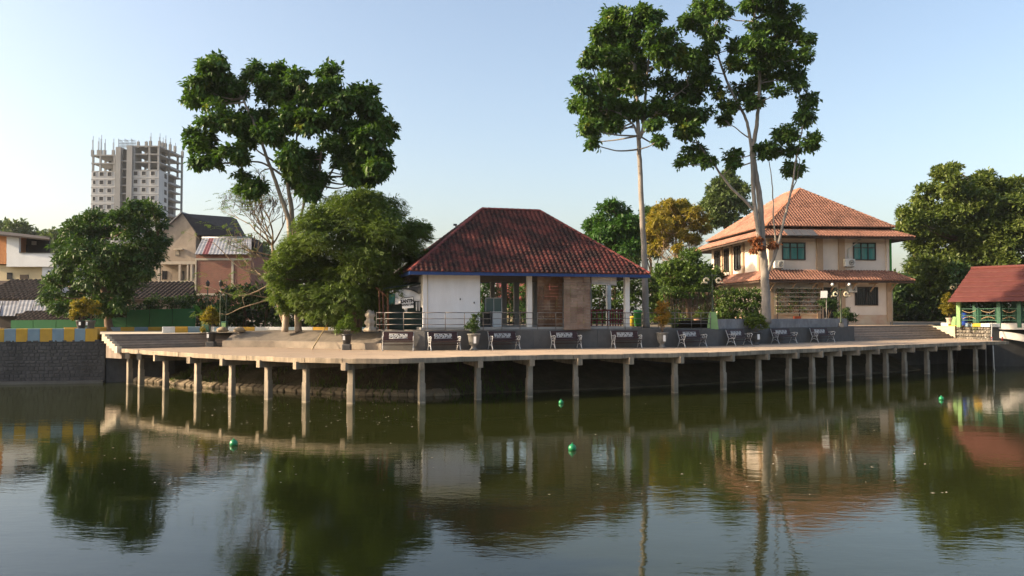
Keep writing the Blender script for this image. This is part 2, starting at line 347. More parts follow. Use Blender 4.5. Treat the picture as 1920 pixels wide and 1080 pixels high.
M['bin_green'] = pmat('green_bin', (.05, .25, .05), (.04, .2, .04), 4, .6, .1, 20)
M['bin_yellow'] = pmat('yellow_bin', (.6, .42, .03), (.5, .35, .025), 4, .6, .1, 20)
M['solar'] = pmat('awning_sheet', (.10, .10, .105), (.07, .07, .075), 2, .45, .1, 20)
M['hose'] = pmat('white_hose', (.5, .5, .48), (.4, .4, .38), 4, .6, 0)
M['red_spot'] = pmat('red_paint', (.5, .04, .03), (.4, .03, .025), 4, .6, 0)
def tilemat(name, a, b, moss, amt, mscale, red=None):
    m, nt, bs, _ = _nt(name)
    v = _coords(nt)
    g = nt.nodes.new('ShaderNodeNewGeometry'); oi = nt.nodes.new('ShaderNodeObjectInfo')
    ad = nt.nodes.new('ShaderNodeMath'); ad.operation = 'ADD'; nt.links.new(g.outputs['Random Per Island'], ad.inputs[0]); nt.links.new(oi.outputs['Random'], ad.inputs[1])
    fr = nt.nodes.new('ShaderNodeMath'); fr.operation = 'FRACT'; nt.links.new(ad.outputs[0], fr.inputs[0])
    col = _mix(nt, fr.outputs[0], a, b)
    col = _mix(nt, _ramp(nt, _noise(nt, v, 9, 5), [(.4, 0.), (.75, .5)]), col, tuple(x * .55 for x in a))
    n1 = _noise(nt, v, mscale, 7, .72)
    col = _mix(nt, _ramp(nt, n1, [(.56 - amt * .12, 0.), (.66 - amt * .08, .85)]), col, moss)
    nt.links.new(col, bs.inputs['Base Color']); bs.inputs['Roughness'].default_value = .72; bs.inputs['Specular IOR Level'].default_value = .3
    _bump(nt, bs, _noise(nt, v, 40, 5), .3, .01); return m
M['tile_red'] = tilemat('mossy_red_tile', (.175, .046, .037), (.125, .035, .030), (.016, .012, .011), 1.3, 1.15)
M['tile_orange'] = tilemat('orange_clay_tile', (.33, .165, .118), (.255, .122, .085), (.14, .07, .05), .6, .55)
M['cap_red'] = tilemat('ridge_cap_red', (.25, .06, .05), (.20, .05, .042), (.06, .03, .028), .4, 1.2)
M['cap_orange'] = tilemat('ridge_cap_orange', (.47, .22, .12), (.4, .18, .1), (.2, .09, .055), .3, .8)
def brickmat():
    m, nt, b, _ = _nt('red_brickwork')
    g = nt.nodes.new('ShaderNodeTexCoord'); mp = nt.nodes.new('ShaderNodeMapping'); mp.inputs['Rotation'].default_value = (R(90), 0, 0)
    nt.links.new(g.outputs['Object'], mp.inputs[0])
    br = nt.nodes.new('ShaderNodeTexBrick'); br.inputs['Scale'].default_value = 1.0
    br.inputs['Color1'].default_value = (.24, .07, .042, 1); br.inputs['Color2'].default_value = (.17, .052, .034, 1); br.inputs['Mortar'].default_value = (.19, .15, .12, 1)
    br.inputs['Brick Width'].default_value = .24; br.inputs['Row Height'].default_value = .075; br.inputs['Mortar Size'].default_value = .012
    nt.links.new(mp.outputs[0], br.inputs['Vector'])
    col = _mix(nt, _ramp(nt, _noise(nt, _coords(nt), .9, 6), [(.45, 0.), (.75, .5)]), br.outputs[0], (.27, .15, .10))
    nt.links.new(col, b.inputs['Base Color']); b.inputs['Roughness'].default_value = .92; _bump(nt, b, br.outputs['Fac'], -.4, .01)
    return m
M['brick_wall'] = brickmat()
def glassmat(name, col, rough=.06):
    m, nt, b, _ = _nt(name); b.inputs['Base Color'].default_value = (*col, 1); b.inputs['Roughness'].default_value = rough; b.inputs['Specular IOR Level'].default_value = .6
    _bump(nt, b, _noise(nt, _coords(nt), 1.5, 2), .03, .02); return m
M['glass'] = glassmat('dark_window_glass', (.012, .014, .016))
M['glass_teal'] = glassmat('tinted_pane', (.03, .16, .15), .1)
M['glass_case'] = glassmat('display_case_glass', (.07, .12, .12), .08)
M['curtain'] = pmat('teal_curtain', (.06, .25, .24), (.045, .2, .19), 3, .8, .2, 12)
def watermat():
    m, nt, b, _ = _nt('murky_lake_water')
    b.inputs['Base Color'].default_value = (.0175, .0215, .005, 1)
    b.inputs['Roughness'].default_value = .025; b.inputs['IOR'].default_value = 1.33; b.inputs['Specular IOR Level'].default_value = .5
    v1 = _coords(nt, (.62, 1.35, 1), R(6))
    calm = _ramp(nt, _noise(nt, _coords(nt, (.05, .09, 1)), 1.0, 3), [(.35, .35), (.7, 1.)])
    n1 = _noise(nt, v1, 1.1, 3, .5); n2 = _noise(nt, v1, 5.5, 3, .55)
    a = nt.nodes.new('ShaderNodeMath'); a.operation = 'MULTIPLY_ADD'; nt.links.new(n2, a.inputs[0]); a.inputs[1].default_value = .42; nt.links.new(n1, a.inputs[2])
    c = nt.nodes.new('ShaderNodeMath'); c.operation = 'MULTIPLY'; nt.links.new(a.outputs[0], c.inputs[0]); nt.links.new(calm, c.inputs[1])
    _bump(nt, b, c.outputs[0], .17, .04); return m
M['water'] = watermat()
# leaves
M['leaf_tall'] = leafmat('tall_tree_leaf', (.032, .084, .015), (.095, .168, .026), (.17, .19, .03), .05, .3)
M['leaf_feather'] = leafmat('feathery_leaf', (.064, .108, .020), (.135, .188, .036), None, 0, .35, .55)
M['leaf_dark'] = leafmat('dark_broad_leaf', (.025, .064, .014), (.068, .122, .022), (.22, .13, .02), -.02, .25)
M['leaf_big'] = leafmat('glossy_mid_leaf', (.055, .092, .018), (.15, .185, .038), None, 0, .3)
M['leaf_round'] = leafmat('fresh_green_leaf', (.032, .092, .017), (.068, .15, .027), None, 0, .3)
M['leaf_far'] = leafmat('far_grey_green_leaf', (.06, .095, .03), (.105, .145, .045), None, 0, .3)
M['leaf_yellow'] = leafmat('yellowing_leaf', (.20, .18, .025), (.32, .23, .03), (.10, .13, .022), .10, .35)
M['leaf_vine'] = leafmat('vine_leaf', (.05, .10, .018), (.115, .17, .028), (.17, .10, .03), -.02, .3)
M['leaf_shrub'] = leafmat('shrub_leaf', (.028, .062, .016), (.065, .11, .024), None, 0, .3)
M['leaf_gold'] = leafmat('golden_shrub_leaf', (.17, .165, .018), (.31, .21, .018), (.085, .11, .012), .08, .35)
M['leaf_orange'] = leafmat('orange_shrub_leaf', (.38, .17, .025), (.27, .19, .025), (.08, .10, .018), .06, .35)
M['leaf_lime'] = leafmat('lime_pot_leaf', (.075, .135, .02), (.13, .17, .025), None, 0, .35)
M['leaf_dry'] = leafmat('dead_leaf', (.26, .09, .03), (.18, .06, .02), None, 0, .2)
M['leaf_banana'] = leafmat('banana_leaf', (.03, .10, .02), (.05, .14, .025), None, 0, .35)
M['grass'] = leafmat('bank_grass', (.06, .10, .02), (.11, .13, .03), None, 0, .3)
# ================================================================ SETTING
ZD, ZP, ZL = 1.80, 2.74, 2.50          # deck, plaza, left street level
EDGE = smooth_line([G(x, y, ZD).xy for x, y in [(228, 654), (290, 658.5), (353, 662), (420, 665.5), (483, 668), (560, 671), (640, 672.6), (715, 672.8), (787, 672),
        (887, 669), (990, 666.3), (1078, 665), (1168, 664), (1294, 661.8), (1371, 659.3), (1436, 657), (1491, 655), (1580, 651.6), (1738, 644.8), (1891, 640)]], 4)
BACK_PX = [(391, 650), (410, 650.6), (522, 651.5), (626, 654), (717, 656.5), (797, 657), (902, 655.5), (995, 654), (1145, 652), (1256, 651), (1352, 648.5), (1426, 645),
        (1500, 642.6), (1580, 640), (1604, 639), (1793, 634)]
BACK = [G(x, y, ZD).xy for x, y in BACK_PX]
def resample(pts, n):
    p = np.array([[q[0], q[1]] for q in pts], float); s = np.r_[0, np.cumsum(np.hypot(*np.diff(p, axis=0).T))]
    t = np.linspace(0, s[-1], n); return np.c_[np.interp(t, s, p[:, 0]), np.interp(t, s, p[:, 1])]
def at_px(line, px):                    # where a polyline passes a column of the photograph; also its direction
    a = line[:, 0] / line[:, 1] * 1500 / 1.0; t = (px - 960)
    for i in range(len(line) - 1):
        if (a[i] - t) * (a[i + 1] - t) <= 0 and a[i] != a[i + 1]:
            k = (t - a[i]) / (a[i + 1] - a[i]); p = line[i] + (line[i + 1] - line[i]) * k
            d = line[i + 1] - line[i]; d = d / np.hypot(*d); return p, d
    i = 0 if t < a[0] else len(line) - 1
    d = line[min(i + 1, len(line) - 1)] - line[max(i - 1, 0)]; return line[i], d / np.hypot(*d)
BK = resample(BACK, 120)

# water: one sheet out past the frame on every side
w = MB(); w.add([(-1500, -200, 0), (1500, -200, 0), (1500, 400, 0), (-1500, 400, 0)], [(0, 1, 2, 3)])
tag(w.build('lake_water', M['water']), 'still olive green lake water with faint ripples', 'water', kind='structure')

# ground sheet: front line follows the shore walls, then runs back to the horizon
WL0, WL1 = G(0, 720.5, 0).xy, G(196, 717.5, 0).xy
wd = (WL1 - WL0).normalized()
S_A, S_B = Vector(EDGE[0]), Vector(BACK[0])               # bottom line of the left stairs
s_up = Vector((-.80, .60)) * 1.55
FR = [(-900, WL0.y - 6, ZL), (*(WL0 - wd * 30 + Vector((0, .4))), ZL), (*(WL1 + Vector((-.1, .4))), ZL), (*(S_A + s_up), ZL), (*(S_B + s_up), ZL)]
for px, z in [(430, 2.56), (522, 2.56), (626, 2.58), (700, 2.6)]:
    p, d = at_px(BK, px); n = Vector((-d[1], d[0])); FR.append((p[0] + n.x * 1.25, p[1] + n.y * 1.25, z))
for px in (725, 797, 902, 1050, 1145, 1256, 1352, 1426, 1500, 1590):
    p, d = at_px(BK, px); n = Vector((-d[1], d[0])); FR.append((p[0] + n.x * .25, p[1] + n.y * .25, ZP))
R_A, R_B = Vector(at_px(BK, 1602)[0]), Vector(at_px(BK, 1786)[0])   # bottom line of the right stairs
r_up = Vector((-.55, .83)) * 1.9
FR += [(*(R_A + r_up), ZP), (*(R_B + r_up), ZP), (34.5, 61.0, ZP), (37.5, 63, ZP), (900, 70, ZP)]
rows = [[Vector(p) for p in FR]]
for dy in (2.5, 8, 25, 90, 400, 3500):
    rows.append([Vector((p[0] * (1 + dy * .01), p[1] + dy, p[2] + (0 if dy < 20 else .12 + dy * .0006))) for p in FR])
g = MB()
n = len(FR); g.add([p for r in rows for p in r], [(r * n + i, r * n + i + 1, (r + 1) * n + i + 1, (r + 1) * n + i) for r in range(len(rows) - 1) for i in range(n - 1)])
tag(g.build('ground', M['ground']), 'trodden ground and paving behind the lake shore', 'ground', kind='structure')
# pale street surface behind the left steps and paving at the right
s = MB(); a, b = S_A + s_up, S_B + s_up
s.add([(a.x - .2, a.y + .03, ZL + .006), (b.x + .3, b.y + .03, ZL + .006), (b.x - .8, b.y + 4.2, ZL + .006), (a.x - 6.5, a.y + 4.2, ZL + .006)], [(0, 1, 2, 3)])
tag(s.build('street_paving', M['pale_cement']), 'pale cement paving at the head of the left steps', 'paving', kind='structure')
s = MB(); a, b = R_A + r_up, R_B + r_up
s.add([(a.x - 2.0, a.y - 1.2, ZP + .006), (a.x, a.y + .02, ZP + .006), (b.x, b.y + .02, ZP + .006), (b.x + 3, b.y + 6, ZP + .006), (a.x - 4, a.y + 7, ZP + .006)], [(0, 1, 2, 3, 4)])
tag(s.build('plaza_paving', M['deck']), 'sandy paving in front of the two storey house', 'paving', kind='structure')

# ---------------------------------------------------------------- promenade deck on posts
deck = thing('promenade_deck', 'long curved concrete promenade deck standing on square posts over the water', 'deck', (0, 34, 0))
N = 110
Es, Bs = resample(EDGE, N), resample(BACK, N)
m = MB()
def cols(z, off=0.0): return [Vector((p[0], p[1], z)) for p in Es], [Vector((p[0], p[1], z)) for p in Bs]
et, bt = cols(ZD); eb, bb = cols(ZD - .12)
mid = [a.lerp(b, .5) for a, b in zip(et, bt)]
m.strip(et, mid); m.strip(mid, bt); m.strip(bb, eb); m.strip([et[-1], bt[-1]], [eb[-1], bb[-1]]); m.strip(bt, bb)
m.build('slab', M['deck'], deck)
m = MB()                                     # the fascia beam round the edge
nrm2 = []
for i in range(N):
    d = Es[min(i + 1, N - 1)] - Es[max(i - 1, 0)]; d /= np.hypot(*d); nrm2.append(np.array([d[1], -d[0]]))
prof = [(-.30, -.14), (-.30, -.20), (.0, -.20), (.035, -.18), (.035, .0), (.02, .012), (-.10, .012), (-.10, -.02)]
k = len(prof); i0 = 0
while i0 < N - 1:                            # cast in lengths, butted end to end, no two quite flush
    i1 = min(i0 + random.choice((3, 4, 5)), N - 1); jo, jz = random.uniform(-.012, .012), random.uniform(-.012, .008); ringv = []
    for ii in range(i0, i1 + 1):
        tpos = Es[ii] + (Es[min(ii + 1, N - 1)] - Es[ii]) * (.018 if ii == i0 else 0) - ((Es[ii] - Es[max(ii - 1, 0)]) * .018 if ii == i1 else 0)
        ringv.append([Vector((tpos[0] + nrm2[ii][0] * (o + (jo if o > -.05 else 0)), tpos[1] + nrm2[ii][1] * (o + (jo if o > -.05 else 0)), ZD + z + jz + .006 * math.sin(ii * 1.7) * (z > -.2))) for o, z in prof])
    n_ = len(ringv); m = MB()
    m.add([v for r in ringv for v in r], [(i * k + j, (i + 1) * k + j, (i + 1) * k + (j + 1) % k, i * k + (j + 1) % k) for i in range(n_ - 1) for j in range(k)] + [tuple(range(k)), tuple((n_ - 1) * k + j for j in range(k))])
    m.build('edge_beam', M['deck_edge'], deck); i0 = i1
POSTS = [245, 267, 313, 373, 437, 505, 575, 659, 791, 896, 992, 1079, 1174, 1264, 1355, 1421, 1477, 1521, 1555, 1590, 1627, 1659, 1694, 1736, 1780, 1827]
CORB = {313: 295, 373: 359, 437: 420, 505: 489, 575: 557, 659: 646, 791: 789, 896: 899, 992: 996, 1079: 1086, 1174: 1182, 1264: 1276, 1355: 1371, 1421: 1437, 1477: 1492, 1521: 1538, 1555: 1573, 1590: 1607, 1627: 1644, 1659: 1676, 1694: 1710, 1736: 1752, 1780: 1796, 1827: 1843}
inset = np.array([Es[i] - nrm2[i] * .42 for i in range(N)])
for i, px in enumerate(POSTS):
    p, d = at_px(inset, px); u = Vector((d[0], d[1], 0)); v = Vector((-d[1], d[0], 0))
    hw = .106 + random.uniform(-.008, .012)
    q = MB(); sk = random.uniform(-.02, .02)
    q.bbox((p[0], p[1], .2), u, v, UP, hw + .014, hw + .014, .62, .02)
    q.bbox((p[0] + sk, p[1], 1.17), u, v, UP, hw, hw, .375, .02)
    q.build('post', M['post'], deck)
    c, d2 = at_px(Es, CORB.get(px, px)); c = Vector((c[0], c[1], 0)); pp = Vector((p[0], p[1], 0))
    n2 = Vector((d2[1], -d2[0], 0)); a = c + n2 * .12
    dirn = (pp - a); dirn = dirn.normalized() if dirn.length > .05 else -n2
    b = pp + dirn * 2.6
    q = MB(); q.bar(a + UP * (ZD - .30), b + UP * (ZD - .30), .21, .30); q.build('cross_beam', M['deck_edge'], deck)
# fallen leaves and grit on the planks
lv = []
for i in range(420):
    t = random.random() ** 1.6; i0 = int(random.uniform(.03, .6) * N) if i < 330 else int(random.uniform(.5, .98) * N)
    p = Es[i0] * (1 - t) + Bs[i0] * t if False else Es[i0] + (Bs[i0] - Es[i0]) * (1 - random.random() ** 1.8 * .92)
    lv.append((p[0], p[1]))
q = MB()
for x, y in lv:
    a = random.uniform(0, 6.3); L = random.uniform(.03, .075); dx, dy = math.cos(a) * L, math.sin(a) * L
    q.add([(x - dx, y - dy, ZD + .006), (x + dy * .5, y - dx * .5, ZD + .012), (x + dx, y + dy, ZD + .02), (x - dy * .5, y + dx * .5, ZD + .012)], [(0, 1, 2, 3)])
tag(q.build('leaf_litter', M['leaf_dry']), 'scattered dry leaves lying on the deck', 'leaves', kind='stuff')

# ---------------------------------------------------------------- bank below the deck
TOE = [G(x, y, 0).xy for x, y in [(250, 716), (296, 718), (340, 723), (383, 727), (445, 730), (516, 733), (586, 737), (667, 741), (740, 743), (800, 743)]]
TOE = resample(TOE + [Vector((0.5, 36.6)), Vector((6, 38.6)), Vector((14, 43)), Vector((26, 51))], 90)
m = MB(); lines = []
for t, z in [(0, -.3), (0, .05), (.12, .16), (.35, .42), (.7, 1.0), (1.0, 1.5)]:
    row = []
    for i, p in enumerate(TOE):
        k = int(i / 89 * (N - 1)); b = np.array(BK[min(int(i / 89 * 118), 119)]); 
        d = TOE[min(i + 1, 89)] - TOE[max(i - 1, 0)]; nn = np.array([-d[1], d[0]]) / np.hypot(*d)
        h = 1.0 if i > 14 else .55 + .45 * i / 14
        q = p + nn * (t * 3.4 + .08 * random.random()); row.append(Vector((q[0], q[1], z * h + (random.uniform(-.05, .05) if t > .05 else 0))))
    lines.append(row)
for a, b in zip(lines[:-1], lines[1:]): m.strip(a, b)
bank = tag(m.build('earth_bank', M['bank']), 'bare earth bank sloping to the water under the deck', 'bank', kind='structure')
# flat pitching stones along its foot, each its own piece
dist = 0; i = 0; x = 0.0
cum = np.r_[0, np.cumsum(np.hypot(*np.diff(TOE, axis=0).T))]
while x < 19.5:
    L = random.uniform(.26, .5)
    p = np.array([np.interp(x + L / 2, cum, TOE[:, j]) for j in (0, 1)]); p2 = np.array([np.interp(x + L / 2 + .1, cum, TOE[:, j]) for j in (0, 1)])
    d = (p2 - p) / np.hypot(*(p2 - p)); u = Vector((d[0], d[1], 0)); v = Vector((-d[1], d[0], 0))
    w3 = (UP + v * -.45).normalized(); v3 = w3.cross(u)
    q = MB(); q.bbox((p[0] + v.x * .1, p[1] + v.y * .1, .10), u, v3, w3, L / 2 - .012, random.uniform(.16, .26), .10 + random.uniform(0, .03), .035)
    q.build('stone', M['toe_stone'], bank); x += L
# grass on the bank
def blades(name, pts, h, mat, parent=None, kind='stuff'):
    n = len(pts); a = rng.uniform(0, 2 * np.pi, n); hh = h * rng.uniform(.5, 1.3, n)
    lean = np.c_[np.cos(a), np.sin(a)] * (hh * rng.uniform(.2, .7, n))[:, None]; wv = np.c_[-np.sin(a), np.cos(a)] * (.02 + hh * .035)[:, None]
    pts = np.asarray(pts); V = np.zeros((n, 3, 3))
    V[:, 0] = pts; V[:, 1] = pts; V[:, 2] = pts
    V[:, 0, :2] -= wv; V[:, 1, :2] += wv; V[:, 2, :2] += lean; V[:, 2, 2] += hh
    o = obj_np(name, V.reshape(-1, 3), np.arange(3 * n).reshape(-1, 3), mat, parent)
    if kind: o['kind'] = kind
    return o
gp = []
for i in range(3800):
    k = rng.uniform(2, 40) if i > 900 else rng.uniform(2, 9); t = rng.uniform(.1, .95); i0 = int(k); f = t * 5; j = int(f); 
    a, b = lines[min(j + 1, 5)][i0], lines[min(j, 5)][i0]; p = b.lerp(a, f - j)
    if math.sin(p.x * 2.1) + math.sin(p.x * .9 + 2) > -.2: gp.append((p.x + rng.normal(0, .12), p.y + rng.normal(0, .12), p.z - .03))
tag(blades('bank_grass', gp, .3, M['grass']), 'tufts of grass on the bank under the deck', 'grass', kind='stuff')

# ---------------------------------------------------------------- left: rubble wall with painted parapet
wall = thing('rubble_retaining_wall', 'dark rubble stone retaining wall at the left water edge', 'wall', (-28, 41, 0))
u = Vector((wd.x, wd.y, 0)); v = Vector((-wd.y, wd.x, 0)); A = Vector((WL0.x, WL0.y, 0))
LW = (WL1 - WL0).length
m = MB(); c = A + u * ((LW - 24) / 2) + v * .25
m.obox(c + UP * .55, u, v, UP, (LW + 24) / 2, .25, 1.59); m.build('core', M['mortar'], wall)
# the far side wall running in behind the deck end
m = MB(); e = A + u * LW; c2 = Vector((S_A.x, S_A.y, 0)) + Vector((1.6, 2.6, 0))
m.bar(e + v * .25 + UP * .9, c2 + UP * .9, .3, 1.79); m.build('return_wall', M['rubble'], wall)
m = MB(); m.obox(A + u * ((LW - 24) / 2) - v * .16 + UP * .03, u, v, UP, (LW + 24) / 2, .16, .10); m.build('footing', M['wall_grey'], wall)
V, F = [], []
z = .12; r = 0
m = MB()
while z < 2.08:
    h = random.uniform(.15, .21); s0 = -12 + random.uniform(0, .2)
    while s0 < LW - .03:
        wd_ = random.uniform(.16, .34); e0 = min(s0 + wd_, LW)
        if e0 - s0 > .06:
            cu, cz = (s0 + e0) / 2, z + h / 2; hu, hz = (e0 - s0) / 2 - .012, h / 2 - .012; dp = random.uniform(.01, .035)
            b_ = [(-hu, -hz), (hu, -hz), (hu, hz), (-hu, hz)]; j = lambda: random.uniform(-.02, .02)
            o_ = [A + u * (cu + x + j()) + UP * (cz + y + j()) + v * .002 for x, y in b_]; i_ = [A + u * (cu + x * .72 + j()) + UP * (cz + y * .68 + j()) - v * dp for x, y in b_]
            m.add(o_ + i_, [(4, 5, 6, 7), (0, 1, 5, 4), (1, 2, 6, 5), (2, 3, 7, 6), (3, 0, 4, 7)])
        s0 = e0
    z += h
m.build('facing_stones', M['rubble'], wall, kind='stuff')
par = thing('painted_parapet', 'low parapet painted in yellow and pale blue blocks above the stone wall', 'parapet', (-28, 41, 2.14))
zt0, zt1 = 2.142, 2.80
e_px = [-200, -176, -153, -130, -107, -84, -61, -38, -15, 8, 30, 52, 75, 98, 120, 140, 160, 183]
def wall_s(px): q = on_plane(px, 630, A, v); return (q - A).dot(u)
for i in range(len(e_px) - 1):
    a, b = wall_s(e_px[i]), wall_s(e_px[i + 1]); last = i == len(e_px) - 2
    m = MB(); m.bbox(A + u * ((a + b) / 2) + v * .2 + UP * ((zt0 + zt1) / 2), u, v, UP, (b - a) / 2 - (.0015), .225, (zt1 - zt0) / 2, .012)
    m.build('painted_block', M['paint_y'] if i % 2 == 0 else M['paint_b'], par)

def kerb(name, label, pts, z0, h, th, blk, mats, cat='kerb'):
    t = thing(name, label, cat, (pts[0][0], pts[0][1], z0))
    k = 0
    for p, q in zip(pts[:-1], pts[1:]):
        p, q = Vector((p[0], p[1], 0)), Vector((q[0], q[1], 0)); L = (q - p).length; n = max(1, round(L / blk)); d = (q - p) / L; sd = Vector((-d.y, d.x, 0))
        for i in range(n):
            m = MB(); m.bbox(p + d * (L * (i + .5) / n) + UP * (z0 + h / 2), d, sd, UP, L / n / 2 - .002, th / 2, h / 2 + .001, .02)
            m.build('kerb_block', mats[k % len(mats)], t); k += 1
    return t
kerb('street_kerb', 'far yellow and blue street kerb in front of the green fence', [P(120, 616, 49).xy, P(303, 616, 51).xy], ZL - .02, .26, .2, .75, [M['paint_y'], M['paint_b']])
kerb('street_kerb', 'short white yellow and blue kerb right of the left steps', [P(304, 618, 44.8).xy, P(376, 618, 45.6).xy], ZL - .02, .36, .3, .62, [M['paint_w'], M['paint_y'], M['paint_b'], M['paint_y'], M['paint_w']])
kerb('street_kerb', 'faded white and yellow kerb running behind the tree trunks', [P(378, 615, 48.5).xy, P(530, 615, 48).xy, P(705, 614, 47).xy], ZL - .0, .28, .2, .9, [M['paint_w'], M['paint_b'], M['paint_w'], M['paint_y'], M['paint_w']])

# ---------------------------------------------------------------- steps
def stairs(name, label, A, B, up, n, z0, z1, mat, edge=None, flip=False):
    t = thing(name, label, 'steps', (A.x, A.y, z0))
    for i in range(n):
        a0, a1 = A + up * (i / n), A + up * ((i + 1) / n + .02); b0, b1 = B + up * (i / n), B + up * ((i + 1) / n + .02)
        zt = z0 + (z1 - z0) * (i + 1) / n; o = up.normalized() * .025
        m = MB(); m.prism([a0, b0, b1, a1], z0 - .5, zt - .05); m.prism([a0 - o, b0 - o, b1, a1], zt - .05, zt)
        m.build('step', mat, t)
    if edge is not None:
        for (S, sg) in edge:
            m = MB(); dd = (B - A).normalized() * sg
            for i in range(n):
                a0, a1 = S + up * (i / n) , S + up * ((i + 1) / n); zt = z0 + (z1 - z0) * (i + 1) / n + .012
                pts = [a0 - up.normalized() * .03, a0 - up.normalized() * .03 + dd * .22, a1 + dd * .22, a1]
                if sg < 0: pts = pts[::-1]
                m.prism(pts, max(z0 - .25, zt - .34), zt)
            m.build('stringer', M['pale_cement'], t)
    return t
stairs('lake_steps', 'wide brown steps rising from the left end of the deck', S_A, S_B + (S_B - S_A).normalized() * 2.2, s_up, 6, ZD, ZL + .002, M['step'], [(S_A, -1)])
stairs('plaza_steps', 'broad brown steps at the right end of the deck', R_A, R_B, r_up, 6, ZD, ZP + .002, M['step'], [(R_B, 1)])

# ---------------------------------------------------------------- sloping terrace with low ledge
ter = thing('sloped_terrace', 'sloping cement terrace with a low ledge below the tall trees', 'terrace', (-10, 41.5, ZD))
tp = [(S_B.x + .9, S_B.y - .45)] + [tuple(at_px(BK, px)[0]) for px in (440, 480, 522, 570, 626, 680, 716)]
tp = resample(tp, 24)
def off(line, o):
    out = []
    for i in range(len(line)):
        d = line[min(i + 1, len(line) - 1)] - line[max(i - 1, 0)]; d = d / np.hypot(*d); out.append(line[i] + np.array([-d[1], d[0]]) * o)
    return out
for i in range(23):
    pass
q = MB()
L0, L1, L2, L3, L4 = off(tp, .0), off(tp, .0), off(tp, .30), off(tp, 1.28), off(tp, 1.6)
z0 = [Vector((p[0], p[1], ZD - .3)) for p in L0]; z1 = [Vector((p[0], p[1], ZD + .33)) for p in L1]; z2 = [Vector((p[0], p[1], ZD + .35)) for p in L2]
z3 = [Vector((p[0], p[1], 2.60)) for p in L3]; z4 = [Vector((p[0], p[1], 2.59)) for p in L4]; z5 = [Vector((p[0], p[1], 2.3)) for p in L4]
q.strip(z0, z1); q.strip(z1, z2); q.strip(z3, z4); q.strip(z4, z5); q.add([z0[0], z1[0], z2[0], z3[0], z4[0], z5[0]], [(0, 1, 2, 3, 4, 5)])
q.build('ledge', M['terrace'], ter)
for i in range(0, 23, 2):                      # the trowelled panels of the slope, hairline joints between them
    j = min(i + 2, 23); q = MB()
    a = [z2[i].lerp(z2[i + 1], .006), z2[i + 1], z2[j].lerp(z2[j - 1], .006)]; b = [z3[i].lerp(z3[i + 1], .006), z3[i + 1], z3[j].lerp(z3[j - 1], .006)]
    if j == i + 1: a, b = a[:1] + a[2:], b[:1] + b[2:]
    zz = random.uniform(0, .012)
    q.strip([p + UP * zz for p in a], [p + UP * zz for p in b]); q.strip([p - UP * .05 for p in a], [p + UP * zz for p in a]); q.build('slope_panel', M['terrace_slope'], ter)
soil = MB(); soil.strip([Vector((p[0], p[1], 2.595)) for p in off(tp, 1.45)], [Vector((p[0], p[1], 2.60)) for p in off(tp, 6)])
tag(soil.build('tree_bed_soil', M['soil']), 'bare soil of the tree bed above the terrace', 'soil', kind='structure')

# ---------------------------------------------------------------- bench wall
def wall_run(t, pxs, z0, z1, th, mat, back=0.0, name='wall_panel', cap=None):
    pts = [at_px(BK, px) for px in pxs]
    for (p, d), (p2, d2) in zip(pts[:-1], pts[1:]):
        a, b = Vector((p[0], p[1], 0)), Vector((p2[0], p2[1], 0)); dd = (b - a).normalized(); nn = Vector((-dd.y, dd.x, 0))
        m = MB(); c = (a + b) / 2 + nn * (back + th / 2 + random.uniform(0, .012)) + UP * ((z0 + z1) / 2)
        m.bbox(c, dd, nn, UP, (b - a).length / 2 - .003, th / 2, (z1 - z0) / 2, .008); m.build(name, mat, t)
bw = thing('bench_wall', 'long grey rendered retaining wall behind the row of benches', 'wall', (0, 40, 0))
wall_run(bw, [716, 757, 797, 840, 880, 920, 960, 1000, 1040, 1080, 1120, 1160, 1200, 1240, 1280, 1315, 1345, 1385, 1425, 1462, 1500, 1540, 1580, 1601], -.6, ZP, .3, M['wall_grey'])
pw = thing('planter_wall', 'pale grey upper planter wall below the pale tree trunk', 'wall', (14, 46, ZP))
wall_run(pw, [1342, 1385, 1425, 1462, 1500, 1540, 1590], ZP - .2, 3.27, .25, M['wall_tier'], .06)
pf = MB(); p1 = [at_px(BK, px)[0] for px in (1342, 1385, 1425, 1462, 1500, 1540, 1590)]
pf.strip([Vector((p[0] - .1, p[1] + .3, 3.16)) for p in p1], [Vector((p[0] - 1.8, p[1] + 3.2, 3.16)) for p in p1]); pf.strip([Vector((p[0] - 1.8, p[1] + 3.2, 3.16)) for p in p1], [Vector((p[0] - 1.8, p[1] + 3.2, 2.5)) for p in p1])
tag(pf.build('planter_soil', M['soil']), 'bare soil in the raised planter', 'soil', kind='structure')
# dark wall below the deck at the far right and past the stairs
m = thing('lock_wall', 'dark concrete wall under the bridge at the right edge', 'wall', (33, 55, 0))
q = MB(); a = Vector((*at_px(BK, 1602)[0], 0)); b = Vector((*at_px(BK, 1793)[0], 0)); q.bar(a + Vector((0, .2, .5)), b + Vector((0, .2, .5)), .3, 2.4); q.build('wall_panel', M['wall_grey'], m)
q = MB(); q.bar(b + Vector((0, .2, .5)), Vector((36.5, 55.2, .5)), .4, 2.6); q.build('wall_panel', M['wall_grey'], m)
q = MB(); q.bar(Vector((36.3, 55.0, .5)), Vector((60, 49, .5)), .4, 2.6); q.build('wall_panel', M['wall_grey'], m)

